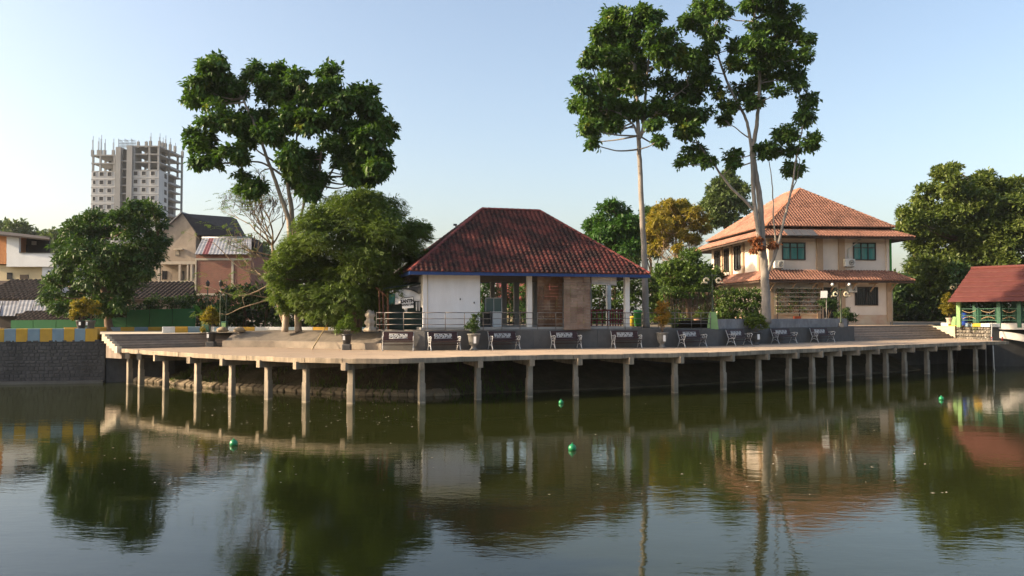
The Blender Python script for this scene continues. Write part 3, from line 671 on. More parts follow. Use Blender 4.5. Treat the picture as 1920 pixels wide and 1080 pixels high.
# floating leaves and scum specks on the water
q = MB()
for i in range(260):
    if i < 120: px, py = random.uniform(380, 800), random.uniform(748, 800)
    else: px, py = random.uniform(150, 1800), random.uniform(745, 930)
    c = G(px, py, .004); a = random.uniform(0, 6.3); L = random.uniform(.015, .045); dx, dy = math.cos(a) * L, math.sin(a) * L
    q.add([(c.x - dx, c.y - dy, .004), (c.x + dy * .6, c.y - dx * .6, .005), (c.x + dx, c.y + dy, .008), (c.x - dy * .6, c.y + dx * .6, .005)], [(0, 1, 2, 3)])
tag(q.build('floating_specks', M['pale_cement']), 'pale leaf specks and scum floating on the water', 'debris', kind='stuff')
# ================================================================ TILED ROOFS
def tile_shape(tw, th, hump, lip):
    """one pan tile: rolled cross section, front lip; local axes: x along the eave, y up the slope, z out"""
    xs = [0, .16, .32, .48, .62, .76, .88, 1.0]; hs = [.55, .95, 1.0, .72, .28, .05, .12, .5]
    V = []
    for (t, dz) in ((0.0, lip), (th * 1.12, 0.0)):
        V += [(x * tw, t, h * hump + dz) for x, h in zip(xs, hs)]
    V += [(x * tw, .004, h * hump * .4 - .004) for x, h in zip(xs, hs)]
    n = len(xs); F = []
    for i in range(n - 1):
        F.append((i, i + 1, n + i + 1, n + i)); F.append((2 * n + i, 2 * n + i + 1, i + 1, i))
    return np.array(V), np.array(F)
def tile_slope(parent, O, u, s, width, left, right, length, tw, th, mat, hump=.068, lip=.05, singles=0, base=.03):
    """cover a slope with tiles; left/right: eave inset per metre of slope; the lowest `singles` rows are objects of their own"""
    O, u, s = Vector(O), Vector(u), Vector(s); nrm = u.cross(s).normalized()
    V0, F0 = tile_shape(tw, th, hump, lip); Ua, Sa, Na = np.array(u), np.array(s), np.array(nrm)
    proto = None; allV = []; cnt = 0
    rows = int(length / th)
    for r in range(rows + 1):
        t0 = r * th; c = 0
        x = -tw
        while x < width + tw:
            l0, r0 = left * t0, width - right * t0; l1, r1 = left * (t0 + th), width - right * (t0 + th)
            if x + tw > l0 and x < r0:
                if r < singles and x > l1 and x + tw < r1:
                    if proto is None: proto = mesh_np('tile', V0[:, 0:1] * Ua + V0[:, 1:2] * Sa + V0[:, 2:3] * Na, F0, mat, True)
                    o = bpy.data.objects.new('tile', proto); link(o, parent)
                    o.location = O + u * x + s * t0 + nrm * (base + random.uniform(-.006, .006)) - org_of(parent)
                else:
                    W = V0.copy(); W[:, 0] += x; W[:, 1] += t0; W[:, 2] += base + random.uniform(-.007, .007)
                    W[:, 1] = np.minimum(W[:, 1], length + .03)
                    W[:, 0] = np.clip(W[:, 0], left * W[:, 1], width - right * W[:, 1])
                    allV.append(W)
            x += tw
    k = len(V0); n = len(allV)
    if n:
        W = np.concatenate(allV); Wd = np.array(O) + W[:, 0:1] * Ua + W[:, 1:2] * Sa + W[:, 2:3] * Na
        F = (F0[None] + (np.arange(n) * k)[:, None, None]).reshape(-1, 4)
        o = obj_np('tile_field', Wd, F, mat, parent, True); o['kind'] = 'stuff'
def cap_run(parent, a, b, rad, L, mat, name='ridge_cap'):
    a, b = Vector(a), Vector(b); d = b - a; n = max(1, round(d.length / L)); d.normalize(); L = (b - a).length / n
    sd = d.cross(UP).normalized(); w = sd.cross(d); V = []; F = []
    for j, (t, rr) in enumerate(((0, rad * 1.08), (L * 1.06, rad * .92))):
        for i in range(7):
            q = math.pi * (i / 6); V.append(d * t + sd * (math.cos(q) * rr) + w * (math.sin(q) * rr * .8))
    F = [(i, i + 1, 7 + i + 1, 7 + i) for i in range(6)] + [(6, 5, 4, 3, 2, 1, 0)]
    me = bpy.data.meshes.new(name); me.from_pydata(V, [], F); me.materials.append(mat)
    for i in range(n):
        o = bpy.data.objects.new(name, me); link(o, parent); o.location = a + d * (L * i) - org_of(parent)
def hip_roof(parent, O, u, v, W, D, ze, zr, tw, th, mat, capmat, singles=0, faces='flrb', fascia=None, thick=.1, fmat=None, rad=.1, caps=True, hump=.068):
    """O: eave corner front-left (ground plan), W x D in plan; hips at 45 degrees when the ridge allows"""
    O = Vector((O[0], O[1], 0)); h = D / 2 if W >= D else W / 2
    c = [O, O + u * W, O + u * W + v * D, O + v * D]; c = [p + UP * ze for p in c]
    if W >= D: r0, r1 = O + u * h + v * h, O + u * (W - h) + v * h
    else: r0, r1 = O + u * h + v * h, O + u * h + v * (D - h)
    r0, r1 = r0 + UP * zr, r1 + UP * zr
    sl = math.hypot(h, zr - ze); m = MB()
    dn = UP * -.03
    if W >= D: quads = [(c[0], c[1], r1, r0), (c[1], c[2], r1), (c[2], c[3], r0, r1), (c[3], c[0], r0)]
    else: quads = [(c[0], c[1], r0), (c[1], c[2], r1, r0), (c[2], c[3], r1), (c[3], c[0], r0, r1)]
    for qd in quads:
        m.add([p + dn for p in qd], [tuple(range(len(qd)))])
    lo = [p - UP * thick for p in c]; m.add(lo, [(3, 2, 1, 0)])
    m.build('roof_deck', M['wood_eave'], parent)
    def s_dir(o): return (o * h + UP * (zr - ze)).normalized()
    k = h / sl
    if 'f' in faces: tile_slope(parent, c[0] - s_dir(v) * .06, u, s_dir(v), W, k, k, sl, tw, th, mat, singles=singles, hump=hump)
    if 'r' in faces: tile_slope(parent, c[1], v, s_dir(-u), D, k, k, sl, tw, th, mat, hump=hump)
    if 'l' in faces: tile_slope(parent, c[3], -v, s_dir(u), D, k, k, sl, tw, th, mat, hump=hump)
    if 'b' in faces: tile_slope(parent, c[2], -u, s_dir(-v), W, k, k, sl, tw, th, mat, hump=hump)
    if caps:
        up = UP * .05
        if W >= D: hips = [(c[0], r0), (c[1], r1), (c[2], r1), (c[3], r0)]
        else: hips = [(c[0], r0), (c[1], r0), (c[2], r1), (c[3], r1)]
        for a, b in hips: cap_run(parent, a + up, b + up, rad, .32, capmat)
        cap_run(parent, r0 + up, r1 + up, rad * 1.15, .34, capmat)
    if fascia:
        for i in range(4):
            a, b = lo[i], lo[(i + 1) % 4]; dd = (b - a).normalized(); q = MB(); outn = dd.cross(UP)
            q.bar(a + UP * (thick / 2 - .02) + outn * .02 - dd * .02, b + UP * (thick / 2 - .02) + outn * .02 + dd * .018, .04, fascia); q.build('fascia', fmat, parent)
    return c, r0, r1

# ================================================================ PAVILION
ang = 15.0
pu, pv = frame(0, 0, ang)
PC = P(793, 619, 39.35); PC.z = 0                          # front left wall corner
pav = thing('lake_pavilion', 'open sided lake pavilion with mossy red hipped tile roof and blue fascia', 'pavilion', (PC.x + 4, PC.y + 3, ZP))
def PF(px, back=0.0):                                      # distance along the front, at a depth behind it
    q = on_plane(px, 590, PC + pv * back, pv); return (q - PC).dot(pu)
LW_ = PF(1181); DP = 7.6
FL = ZP + .15
m = MB(); c = PC + pu * (LW_ / 2) + pv * (DP / 2 + .1) + UP * ((ZP - .3 + FL) / 2)
m.obox(c, pu, pv, UP, LW_ / 2 + .1, DP / 2 + .1, (FL - ZP + .3) / 2); m.build('floor_slab', M['floor_grey'], pav)
ZE = 5.62; OV = .62
sr = PF(900)
ztop = 5.98
m = MB()                                                    # the white room at the left end: four walls
m.obox(PC + pu * (sr / 2) + pv * .07 + UP * ((ZP + ztop) / 2 - .02), pu, pv, UP, sr / 2, .07, (ztop - ZP) / 2)
m.build('front_wall', M['white_wall'], pav)
m = MB(); m.obox(PC + pu * (sr - .07) + pv * 2.4 + UP * ((FL + ztop) / 2), pu, pv, UP, .065, 2.25, (ztop - FL) / 2); m.build('side_wall', M['white_wall'], pav)
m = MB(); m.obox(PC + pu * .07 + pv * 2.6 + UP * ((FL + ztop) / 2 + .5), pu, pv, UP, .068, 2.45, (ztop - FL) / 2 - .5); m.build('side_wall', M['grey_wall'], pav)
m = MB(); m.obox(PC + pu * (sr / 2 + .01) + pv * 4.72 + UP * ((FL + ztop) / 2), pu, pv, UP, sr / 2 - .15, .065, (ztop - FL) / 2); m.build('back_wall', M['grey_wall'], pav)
for px, bk in ((992, .25), (1175, .15)):
    s_ = PF(px, bk); q = MB(); q.bbox(PC + pu * s_ + pv * bk + UP * ((ZP + ztop) / 2 - .01), pu, pv, UP, .13, .13, (ztop - ZP) / 2, .012); q.build('column', M['col_white'], pav)
for px in (923, 945, 968, 1003, 1052, 1104, 1141):
    s_ = PF(px, DP - .3); q = MB(); hw = .12 if px in (923, 1141) else .15
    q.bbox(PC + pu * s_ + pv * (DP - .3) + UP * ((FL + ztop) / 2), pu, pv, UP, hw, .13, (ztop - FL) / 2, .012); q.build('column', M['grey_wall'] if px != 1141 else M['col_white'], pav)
for a, b, mt in ((PC + pv * (DP - .3), PC + pu * LW_ + pv * (DP - .3), 'grey_wall'), (PC + pu * (sr + .0) + pv * .25, PC + pu * (LW_ - .27) + pv * .25, 'grey_wall'),
                 (PC + pu * (LW_ - .1) + pv * .4, PC + pu * (LW_ - .1) + pv * (DP - .5), 'grey_wall')):
    q = MB(); zc = 5.72; q.bar(a + UP * zc, b + UP * zc, .2, .42); q.build('ring_beam', M[mt], pav)
rO = PC - pu * .72 - pv * OV
roof_c, ra, rb = hip_roof(pav, rO, pu, pv, LW_ + .72 + .86, DP + 2 * OV + .35, ZE, 9.32, .255, .225, M['tile_red'], M['cap_red'], singles=6, fascia=.16, fmat=M['blue'], thick=.13, faces='flrb', rad=.115)
m = MB(); m.tube([PC + pu * .22 - pv * .02 + UP * (ZP + .05), PC + pu * .22 - pv * .02 + UP * 5.6], .014, 6); m.build('conduit', M['pale_trim'], pav)
for px, py in ((863, 561), (889, 567.5)):
    q_ = on_plane(px, py, PC - pv * .02, pv); m = MB(); m.obox(q_, pu, pv, UP, .022, .03, .045); m.build('wall_hook', M['steel_dark'], pav)
# low inner balustrade along the back and the dark red bench backs at the right
q = MB()
for a, b, mt in ((PC + pu * (sr + .4) + pv * (DP - .25), PC + pu * (LW_ - .4) + pv * (DP - .25), 'darkwood'),):
    d = (b - a); n = int(d.length / .22); d.normalize()
    for i in range(n + 1): q.bar(a + d * (i * .22) + UP * FL, a + d * (i * .22) + UP * (FL + .78), .045)
    q.bar(a + UP * (FL + .78), b + UP * (FL + .78), .07, .06); q.bar(a + UP * (FL + .12), b + UP * (FL + .12), .05, .06)
q.build('back_balustrade', M['darkwood'], pav)
rf = thing('slat_fence', 'dark red slatted fence panel at the right end of the pavilion floor', 'fence', PC + pu * (LW_ - 1) + pv * 2.5 + UP * FL)
a, b = PC + pu * PF(1109, 2.4) + pv * 2.4, PC + pu * PF(1169, 2.4) + pv * 2.4; d = (b - a).normalized(); n = 13
for i in range(n):
    if i < 6 and i % 2: continue
    m = MB(); p = a + d * ((b - a).length * i / (n - 1)); m.bar(p + UP * FL, p + UP * (FL + .92), .085, .03); m.build('slat', M['darkred'], rf)
m = MB(); m.bar(a + UP * (FL + .88), b + UP * (FL + .88), .05, .08); m.build('top_rail', M['darkred'], rf)
m = MB(); m.bar(a + UP * (FL + .3) + pv * .04, b + UP * (FL + .3) + pv * .04, .04, .07); m.build('lower_rail', M['darkred'], rf)
# hanging bamboo blinds
def blind(label, pa, pb, ya, yb, back, mat, tilt=0.0, cols=4, rows=12, flare=0.0):
    s0, s1 = PF(pa, back), PF(pb, back); Y = (PC + pu * s0 + pv * back).y; z1, z0 = ZA(ya, Y), ZA(yb, Y)
    t = thing('bamboo_blind', label, 'blind', PC + pu * ((s0 + s1) / 2) + pv * back + UP * z1, 'bamboo blinds of the pavilion')
    for i in range(cols):
        m = MB()
        for j in range(rows):
            f0, f1 = j / rows, (j + 1) / rows; fs = 1 + flare * (j / rows)
            w0 = (s1 - s0) / cols; cx = s0 + w0 * (i + .5); zc = z1 + (z0 - z1) * (f0 + f1) / 2 - tilt * (i / cols)
            o = pv * (-.02 * math.sin(i * 2.1 + j * .9) - .05 * flare * j) + pu * random.uniform(-.004, .004)
            m.obox(PC + pu * cx + pv * back + o + UP * zc, pu, pv, UP, w0 / 2 * fs - .004, .012 + random.uniform(0, .006), (z1 - z0) / rows / 2 - .004)
        m.build('blind_strip', mat, t)
    m = MB(); m.tube([PC + pu * (s0 - .02) + pv * back + UP * (z1 + .02), PC + pu * (s1 + .02) + pv * back + UP * (z1 + .02)], .03, 8); m.build('head_rail', M['darkwood'], t)
    m = MB(); m.tube([PC + pu * s0 + pv * (back - .03) + UP * (z0 - .02), PC + pu * s1 + pv * (back - .03) + UP * (z0 - .02 - tilt)], .035, 8); m.build('bottom_roll', mat, t)
blind('brown stained bamboo blind let down behind the railing', 1007, 1055, 512, 612, .38, M['blind_a'], rows=16)
blind('longest bamboo blind, grey above and rusty below, hanging over the railing', 1057, 1107, 512, 617, -.34, M['blind_b'], rows=18)
blind('short pale bamboo blind rolled halfway up at the right', 1109, 1156, 513, 531, -.1, M['blind_c'], .06, 4, 3)
# counter and glass display case
t = thing('display_counter', 'white counter with glass display case inside the pavilion', 'counter', PC + pu * PF(925, 1.2) + pv * 1.2 + UP * FL)
s0, s1, Y = PF(923, 1.2), PF(941, 1.2), 40.8; zb = ZA(584, Y)
m = MB(); m.bbox(PC + pu * ((s0 + s1) / 2) + pv * 1.4 + UP * ((FL + zb) / 2), pu, pv, UP, (s1 - s0) / 2, .28, (zb - FL) / 2, .01); m.build('cabinet', M['col_white'], t)
s2 = PF(911, 1.2); z2 = ZA(559, Y)
m = MB(); m.bbox(PC + pu * ((s2 + s1) / 2) + pv * 1.45 + UP * ((zb + z2) / 2 + .01), pu, pv, UP, (s1 - s2) / 2 - .01, .2, (z2 - zb) / 2, .01); m.build('glass_case', M['glass_case'], t)
m = MB()
for s_ in (s2, (s2 + s1) / 2, s1):
    m.bar(PC + pu * s_ + pv * 1.23 + UP * zb, PC + pu * s_ + pv * 1.23 + UP * (z2 + .03), .035)
m.bar(PC + pu * s2 + pv * 1.23 + UP * (z2 + .02), PC + pu * s1 + pv * 1.23 + UP * (z2 + .02), .04); m.build('case_frame', M['cast_white'], t)
t = thing('drink_cooler', 'dark cooler cabinet beside the white counter', 'cooler', PC + pu * PF(910, 1.0) + pv * 1 + UP * FL)
s0, s1 = PF(902, 1.0), PF(921, 1.0)
m = MB(); m.bbox(PC + pu * ((s0 + s1) / 2) + pv * 1.3 + UP * (FL + .38), pu, pv, UP, (s1 - s0) / 2 - .02, .3, .38, .02); m.build('cabinet', M['black_plastic'], t)
m = MB(); m.obox(PC + pu * ((s0 + s1) / 2) + pv * .99 + UP * (FL + .42), pu, pv, UP, (s1 - s0) / 2 - .07, .006, .28); m.build('glass_door', M['glass'], t)
# camera mast on the left hip, with its cable
t = thing('camera_mast', 'thin mast with small camera on the left hip of the red roof', 'mast', P(854, 437, 42.6))
m = MB(); m.tube([P(854, 441, 42.6), P(854.3, 421, 42.6)], .025, 8); m.build('pole', M['steel_dark'], t)
m = MB(); m.obox(P(853.4, 421.5, 42.55), pu, pv, UP, .09, .06, .05); m.build('camera_head', M['steel_dark'], t)
m = MB(); pts = []
for i in range(13): k = i / 12; q = P(853, 429, 42.6).lerp(P(796, 447, 44), k); q.z -= .25 * math.sin(math.pi * k); pts.append(q)
m.tube(pts, .012, 5); tag(m.build('overhead_cable', M['steel_dark']), 'thin black cable sagging from the roof mast to the trees', 'cable')

# ---------------------------------------------------------------- railing along the wall top
rail = thing('steel_railing', 'grey steel pipe railing along the bench wall', 'railing', (0, 40, ZP))
BR = np.array(off(BK, .12))
RP = [706, 722, 757, 797, 835, 871, 906, 941, 975, 1008, 1042, 1074, 1107, 1140, 1172, 1203, 1234, 1265, 1296, 1314, 1332]
pts = [Vector((*at_px(BR, px)[0], 0)) for px in RP]
HR = .90
m0 = MB(); m0.lathe((0, 0, 0), [(.018, -.05), (.018, HR - .01), (.012, HR)], 8); proto = m0.build('railing_post', M['rail'], rail); proto.location = pts[0] + UP * ZP - org_of(rail); 
pm = proto.data
for v_ in pm.vertices: v_.co += org_of(rail)
for p in pts[1:]: part_copy(proto, rail, p + UP * ZP - org_of(rail))
for h in (.03, .30, .58, HR - .02):
    for seg in (pts[:4], pts[3:]):
        m = MB()
        for a, b in zip(seg[:-1], seg[1:]): m.tube([a + UP * (ZP + h), b + UP * (ZP + h)], .016 if h < .8 else .021, 6)
        m.build('rail', M['rail'], rail)

# ---------------------------------------------------------------- canteen stall beside the pavilion
st_ = thing('canteen_stall', 'lean-to canteen stall of dark green and white sheets beside the pavilion', 'stall', P(762, 600, 40.6))
Yc = 40.3
def sheet(name, mat, corners, parent, nu=10, nv=8, amp=.05, seed=0):
    """a hanging sheet with folds, a few millimetres thick"""
    a, b, c, d = corners; m = MB(); V = []
    for layer in (0, .012):
        for j in range(nv + 1):
            for i in range(nu + 1):
                s, t = i / nu, j / nv; p = a.lerp(b, s).lerp(d.lerp(c, s), t)
                p = p + Vector((0, -1, 0)) * (amp * math.sin(s * 9 + seed + t * 3) * (.3 + t) + layer) + UP * (amp * .6 * math.sin(s * 7 + seed * 2) * t); V.append(p)
    n = (nu + 1) * (nv + 1); F = []
    for L in (0, n):
        for j in range(nv):
            for i in range(nu): F.append((L + j * (nu + 1) + i, L + j * (nu + 1) + i + 1, L + (j + 1) * (nu + 1) + i + 1, L + (j + 1) * (nu + 1) + i))
    for i in range(nu): F.append((i, i + 1, n + i + 1, n + i)); k = nv * (nu + 1); F.append((k + i, n + k + i, n + k + i + 1, k + i + 1))
    m.add(V, F, True); return m.build(name, mat, parent)
sheet('green_sheet', M['tarp_green'], [P(728, 552, Yc + .4), P(792, 548, Yc + .4), P(793, 621, Yc + .4), P(728, 621, Yc + .4)], st_, amp=.04, seed=1)
sheet('white_sheet', M['tarp'], [P(742, 545, Yc), P(792, 533, Yc), P(791, 563, Yc - .1), P(740, 570, Yc - .1)], st_, amp=.06, seed=2)
sheet('dark_drape', M['steel_dark'], [P(750, 541, Yc - .15), P(792, 536, Yc - .15), P(792, 553, Yc - .2), P(776, 546, Yc - .2)], st_, amp=.05, seed=4)
sheet('teal_cloth', M['teal'], [P(727, 553, Yc), P(741, 550, Yc), P(740, 570, Yc), P(726, 572, Yc)], st_, 5, 5, .05, 5)
sheet('torn_scrap', M['tarp'], [P(756, 576, Yc - .2), P(764, 577, Yc - .2), P(763, 586, Yc - .25), P(760, 585, Yc - .25)], st_, 4, 4, .04, 3)
for x in (781, 786): sheet('torn_strip', M['tarp'], [P(x - 1.6, 566, Yc - .1), P(x + 1.8, 566, Yc - .1), P(x + 1.2, 583, Yc - .1), P(x - 1, 583, Yc - .1)], st_, 3, 5, .02, x)
m = MB(); m.bar(P(728, 540, Yc + .5), P(795, 530, Yc + .5), .05); m.bar(P(728, 540, Yc + 2.5), P(795, 530, Yc + 2.5), .05); m.build('roof_beam', M['rust'], st_)
m = MB(); m.obox((P(728, 540, Yc + 1.3) + P(795, 530, Yc + 1.3)) / 2 + UP * .06, (P(795, 530, Yc + 1.3) - P(728, 540, Yc + 1.3)).normalized(), Vector((0, 1, .1)).normalized(), UP, .95, 1.5, .02); m.build('roof_sheet', M['tarp_green'], st_)
for x in (712, 719, 728): m = MB(); m.tube([P(x, 622, Yc - .1), P(x - 1, 545, Yc)], .06 if x > 720 else .045, 8); m.build('pole', M['rust'], st_)
m = MB(); m.tube([P(728, 558, Yc - .1), P(705, 539, Yc)], .05, 8); m.build('brace', M['rust'], st_)
sg = thing('canteen_sign', 'white sign with black letters KANTIN hanging on the stall', 'sign', P(763, 578, Yc - .4))
Ys = Yc - .42
m = MB(); a, b, c, d = P(751.5, 559.5, Ys), P(775, 556.5, Ys), P(775.4, 577, Ys), P(754.5, 578.5, Ys)
m.add([a, b, c, d] + [p + Vector((0, .02, 0)) for p in (a, b, c, d)], [(3, 2, 1, 0), (4, 5, 6, 7), (0, 1, 5, 4), (1, 2, 6, 5), (2, 3, 7, 6), (3, 0, 4, 7)]); m.build('board', M['paper'], sg)
m = MB(); m.bar(a + Vector((0, -.008, 0)), b + Vector((0, -.008, 0)), .012, .035); m.bar(a + Vector((0, -.008, 0)), P(753.2, 569, Ys - .008), .012, .035); m.bar(b + Vector((0, -.008, 0)), P(775.2, 566, Ys - .008), .012, .03); m.build('border', M['ink'], sg)
def lettering(text, size, loc, rot, mat, parent, ext=.004, sx=1.0, bold=.0):
    cu = bpy.data.curves.new('lettering', 'FONT'); cu.body = text; cu.size = size; cu.align_x = 'CENTER'; cu.align_y = 'CENTER'; cu.extrude = ext; cu.offset = bold
    o = bpy.data.objects.new('tmp', cu); COL.objects.link(o); bpy.context.view_layer.update()
    me = bpy.data.meshes.new_from_object(o.evaluated_get(bpy.context.evaluated_depsgraph_get())); bpy.data.objects.remove(o)
    me.name = 'lettering'; me.materials.clear(); me.materials.append(mat)
    q = bpy.data.objects.new('lettering', me); link(q, parent); q.location = Vector(loc) - org_of(parent); q.rotation_euler = rot; q.scale = (sx, 1, 1); return q
lettering('KANTIN', .235, P(763.6, 564.6, Ys - .014), (R(90), R(-5), 0), M['ink'], sg, sx=.78, bold=.012)
lettering('DANAU UNS', .135, P(763.8, 571.2, Ys - .014), (R(90), R(-5), 0), M['ink'], sg, sx=.86, bold=.007)
# carved pale stump
sp = MB(); b0 = P(694, 622, 40.0); prof = []
for i in range(11):
    zz = i / 10 * 1.0; rr = .21 + .05 * math.sin(i * 1.7) + (.05 if i < 2 else 0); prof.append((rr, zz))
sp.lathe(b0, prof, 14)
for i, v_ in enumerate(sp.v):
    a = math.atan2(v_[1] - b0.y, v_[0] - b0.x); k = 1 + .16 * math.sin(a * 5 + v_[2] * 3) + .1 * math.sin(a * 9); zz = v_[2] + (.12 * math.sin(a * 3) if v_[2] > b0.z + .9 else 0)
    sp.v[i] = (b0.x + (v_[0] - b0.x) * k, b0.y + (v_[1] - b0.y) * k, zz)
tag(sp.build('tree_stump', M['stump']), 'pale hacked tree stump beside the canteen poles', 'stump')
bp = MB(); pts = [P(585, 655, 39.6) + (P(627, 586, 41.3) - P(585, 655, 39.6)) * (i / 14) for i in range(15)]; rad = []
bp.tube(pts, [.034 - .001 * i for i in range(15)], 8)
for p in pts[1:-1]: bp.lathe(p, [(.028, -.012), (.036, 0), (.028, .012)], 8)
tag(bp.build('bamboo_pole', M['bamboo']), 'long bamboo pole leaning from the deck into the feathery tree', 'pole')

# ================================================================ TWO STOREY HOUSE (right)
ha = 5.5
hu, hv = frame(0, 0, ha)
HC = P(1443, 600, 60); HC.z = 0
hs = thing('two_storey_house', 'cream two storey house with orange clay tile roofs', 'house', (HC.x + 5, HC.y + 5, 2.9))
def HF(px, py, back=0.0):
    q = on_plane(px, py, HC + hv * back, hv); return (q - HC).dot(hu), q.z
HW = HF(1667, 560)[0]; HD = 12.5; Z0 = 2.7
Zl_e, Zl_t, Zu_e, Zu_t, Zm = 6.02, 6.80, 9.27, 9.95, 10.12
def hbox(name, s0, s1, b0, b1, z0, z1, mat, parent=None, bev=0.0):
    m = MB(); c = HC + hu * ((s0 + s1) / 2) + hv * ((b0 + b1) / 2) + UP * ((z0 + z1) / 2); parent = parent or hs
    if bev: m.bbox(c, hu, hv, UP, (s1 - s0) / 2, (b1 - b0) / 2, (z1 - z0) / 2, bev)
    else: m.obox(c, hu, hv, UP, (s1 - s0) / 2, (b1 - b0) / 2, (z1 - z0) / 2)
    return m.build(name, mat, parent)
hbox('wall', 0, HW, 0, HD, 3.5, Zm - .1, M['cream'])
hbox('plinth', -.03, HW + .03, -.03, HD, Z0, 3.5, M['plinth'])
for px, w_ in ((1536, .24), (1577, .24)):
    s_ = HF(px, 480)[0]; hbox('pilaster', s_ - w_, s_ + w_, -.14, -.001, Zl_t - .1, Zu_t - .3, M['ochre_trim'])
    hbox('pilaster', s_ - w_, s_ + w_, -.14, -.032, Z0 + .3, Zl_e + .6, M['ochre_trim'])
for s_ in (.15, HW - .02):
    hbox('corner_pilaster', s_ - .2, s_ + .14, -.14, -.035, Z0 + .3, Zl_e + .6, M['ochre_trim'])
    hbox('corner_pilaster', s_ - .2, s_ + .12, -.14, -.002, Zl_t - .1, Zu_t - .3, M['ochre_trim'] if s_ < 1 else M['cream'])
hbox('green_corner', HW + .002, HW + .16, -.18, .3, Zl_t + .05, Zu_e + .2, M['green_strip'])
s_ = HF(1671, 560)[0]; m = MB(); m.tube([HC + hu * (HW + .2) - hv * .05 + UP * Z0, HC + hu * (HW + .2) - hv * .05 + UP * (Zl_e + .3)], .06, 8); m.build('downpipe', M['pale_trim'], hs)
def window(px0, px1, py0, py1, curtain=True, cols=3, transom=True, bars=False):
    s0, z1 = HF(px0, py0); s1, z0 = HF(px1, py1)
    fr = hbox('window', s0, s1, -.03, -.003, z0, z1, M['glass_teal'] if curtain else M['glass'])
    q = MB(); fw = .075
    def fb(a0, a1, c0, c1): q.obox(HC + hu * ((a0 + a1) / 2) - hv * .05 + UP * ((c0 + c1) / 2), hu, hv, UP, (a1 - a0) / 2, .035, (c1 - c0) / 2)
    fb(s0 - fw, s1 + fw, z1, z1 + fw); fb(s0 - fw, s1 + fw, z0 - fw, z0); fb(s0 - fw, s0, z0, z1); fb(s1, s1 + fw, z0, z1)
    zt = z0 + (z1 - z0) * .74
    for i in range(1, cols): x = s0 + (s1 - s0) * i / cols; fb(x - .035, x + .035, z0, z1)
    if transom: fb(s0, s1, zt - .03, zt + .03)
    q.build('frame', M['frame_dark'], fr)
    if curtain:
        q = MB(); x = s0 + .02
        while x < s1 - .05:
            q.obox(HC + hu * (x + .04) - hv * (.036 + random.uniform(0, .006)) + UP * (z0 + (zt - z0) / 2), hu, hv, UP, .032, .004, (zt - z0) / 2 - .04); x += .085 if random.random() < .75 else .3
        q.build('curtain', M['curtain'], fr)
    if bars:
        q = MB(); x = s0 + .1
        while x < s1: q.bar(HC + hu * x - hv * .06 + UP * z0, HC + hu * x - hv * .06 + UP * z1, .018); x += .16
        q.build('bars', M['steel_dark'], fr)
window(1467.5, 1508, 456.5, 486); window(1600.5, 1640, 457, 486.5)
window(1604, 1644, 540, 571, False, 2, False, True)
s0, z1 = HF(1543, 540); s1, z0 = HF(1568, 592)
dr = hbox('door', s0, s1, -.06, -.032, Z0 + .4, z1, M['glass']); m = MB()
for a in (s0, (s0 + s1) / 2, s1): m.bar(HC + hu * a - hv * .08 + UP * (Z0 + .4), HC + hu * a - hv * .08 + UP * z1, .07)
m.bar(HC + hu * s0 - hv * .08 + UP * z1, HC + hu * s1 - hv * .08 + UP * z1, .08); m.bar(HC + hu * s0 - hv * .08 + UP * (z1 - .55), HC + hu * s1 - hv * .08 + UP * (z1 - .55), .05); m.build('frame', M['frame_dark'], dr)
# side windows and pilasters on the sunlit left wall
def lbox(name, b0, b1, z0, z1, o0, o1, mat): return hbox(name, -o1, -o0, b0, b1, z0, z1, mat)
for b0, b1 in ((5.6, 6.9), (8.2, 9.2), (10.2, 11.6)): 
    wn_ = lbox('window', b0, b1, 7.3, 9.1, .003, .03, M['glass']); m = MB()
    for bb_ in (b0, (b0 + b1) / 2, b1): m.bar(HC - hu * .045 + hv * bb_ + UP * 7.25, HC - hu * .045 + hv * bb_ + UP * 9.15, .09)
    for zz in (7.25, 9.15): m.bar(HC - hu * .045 + hv * b0 + UP * zz, HC - hu * .045 + hv * b1 + UP * zz, .09)
    m.build('frame', M['frame_dark'], wn_)
for b_ in (1.8, 4.9, 7.5, 9.7): lbox('pilaster', b_ - .18, b_ + .18, Zl_t - .1, Zu_t - .3, .002, .13, M['ochre_trim'])
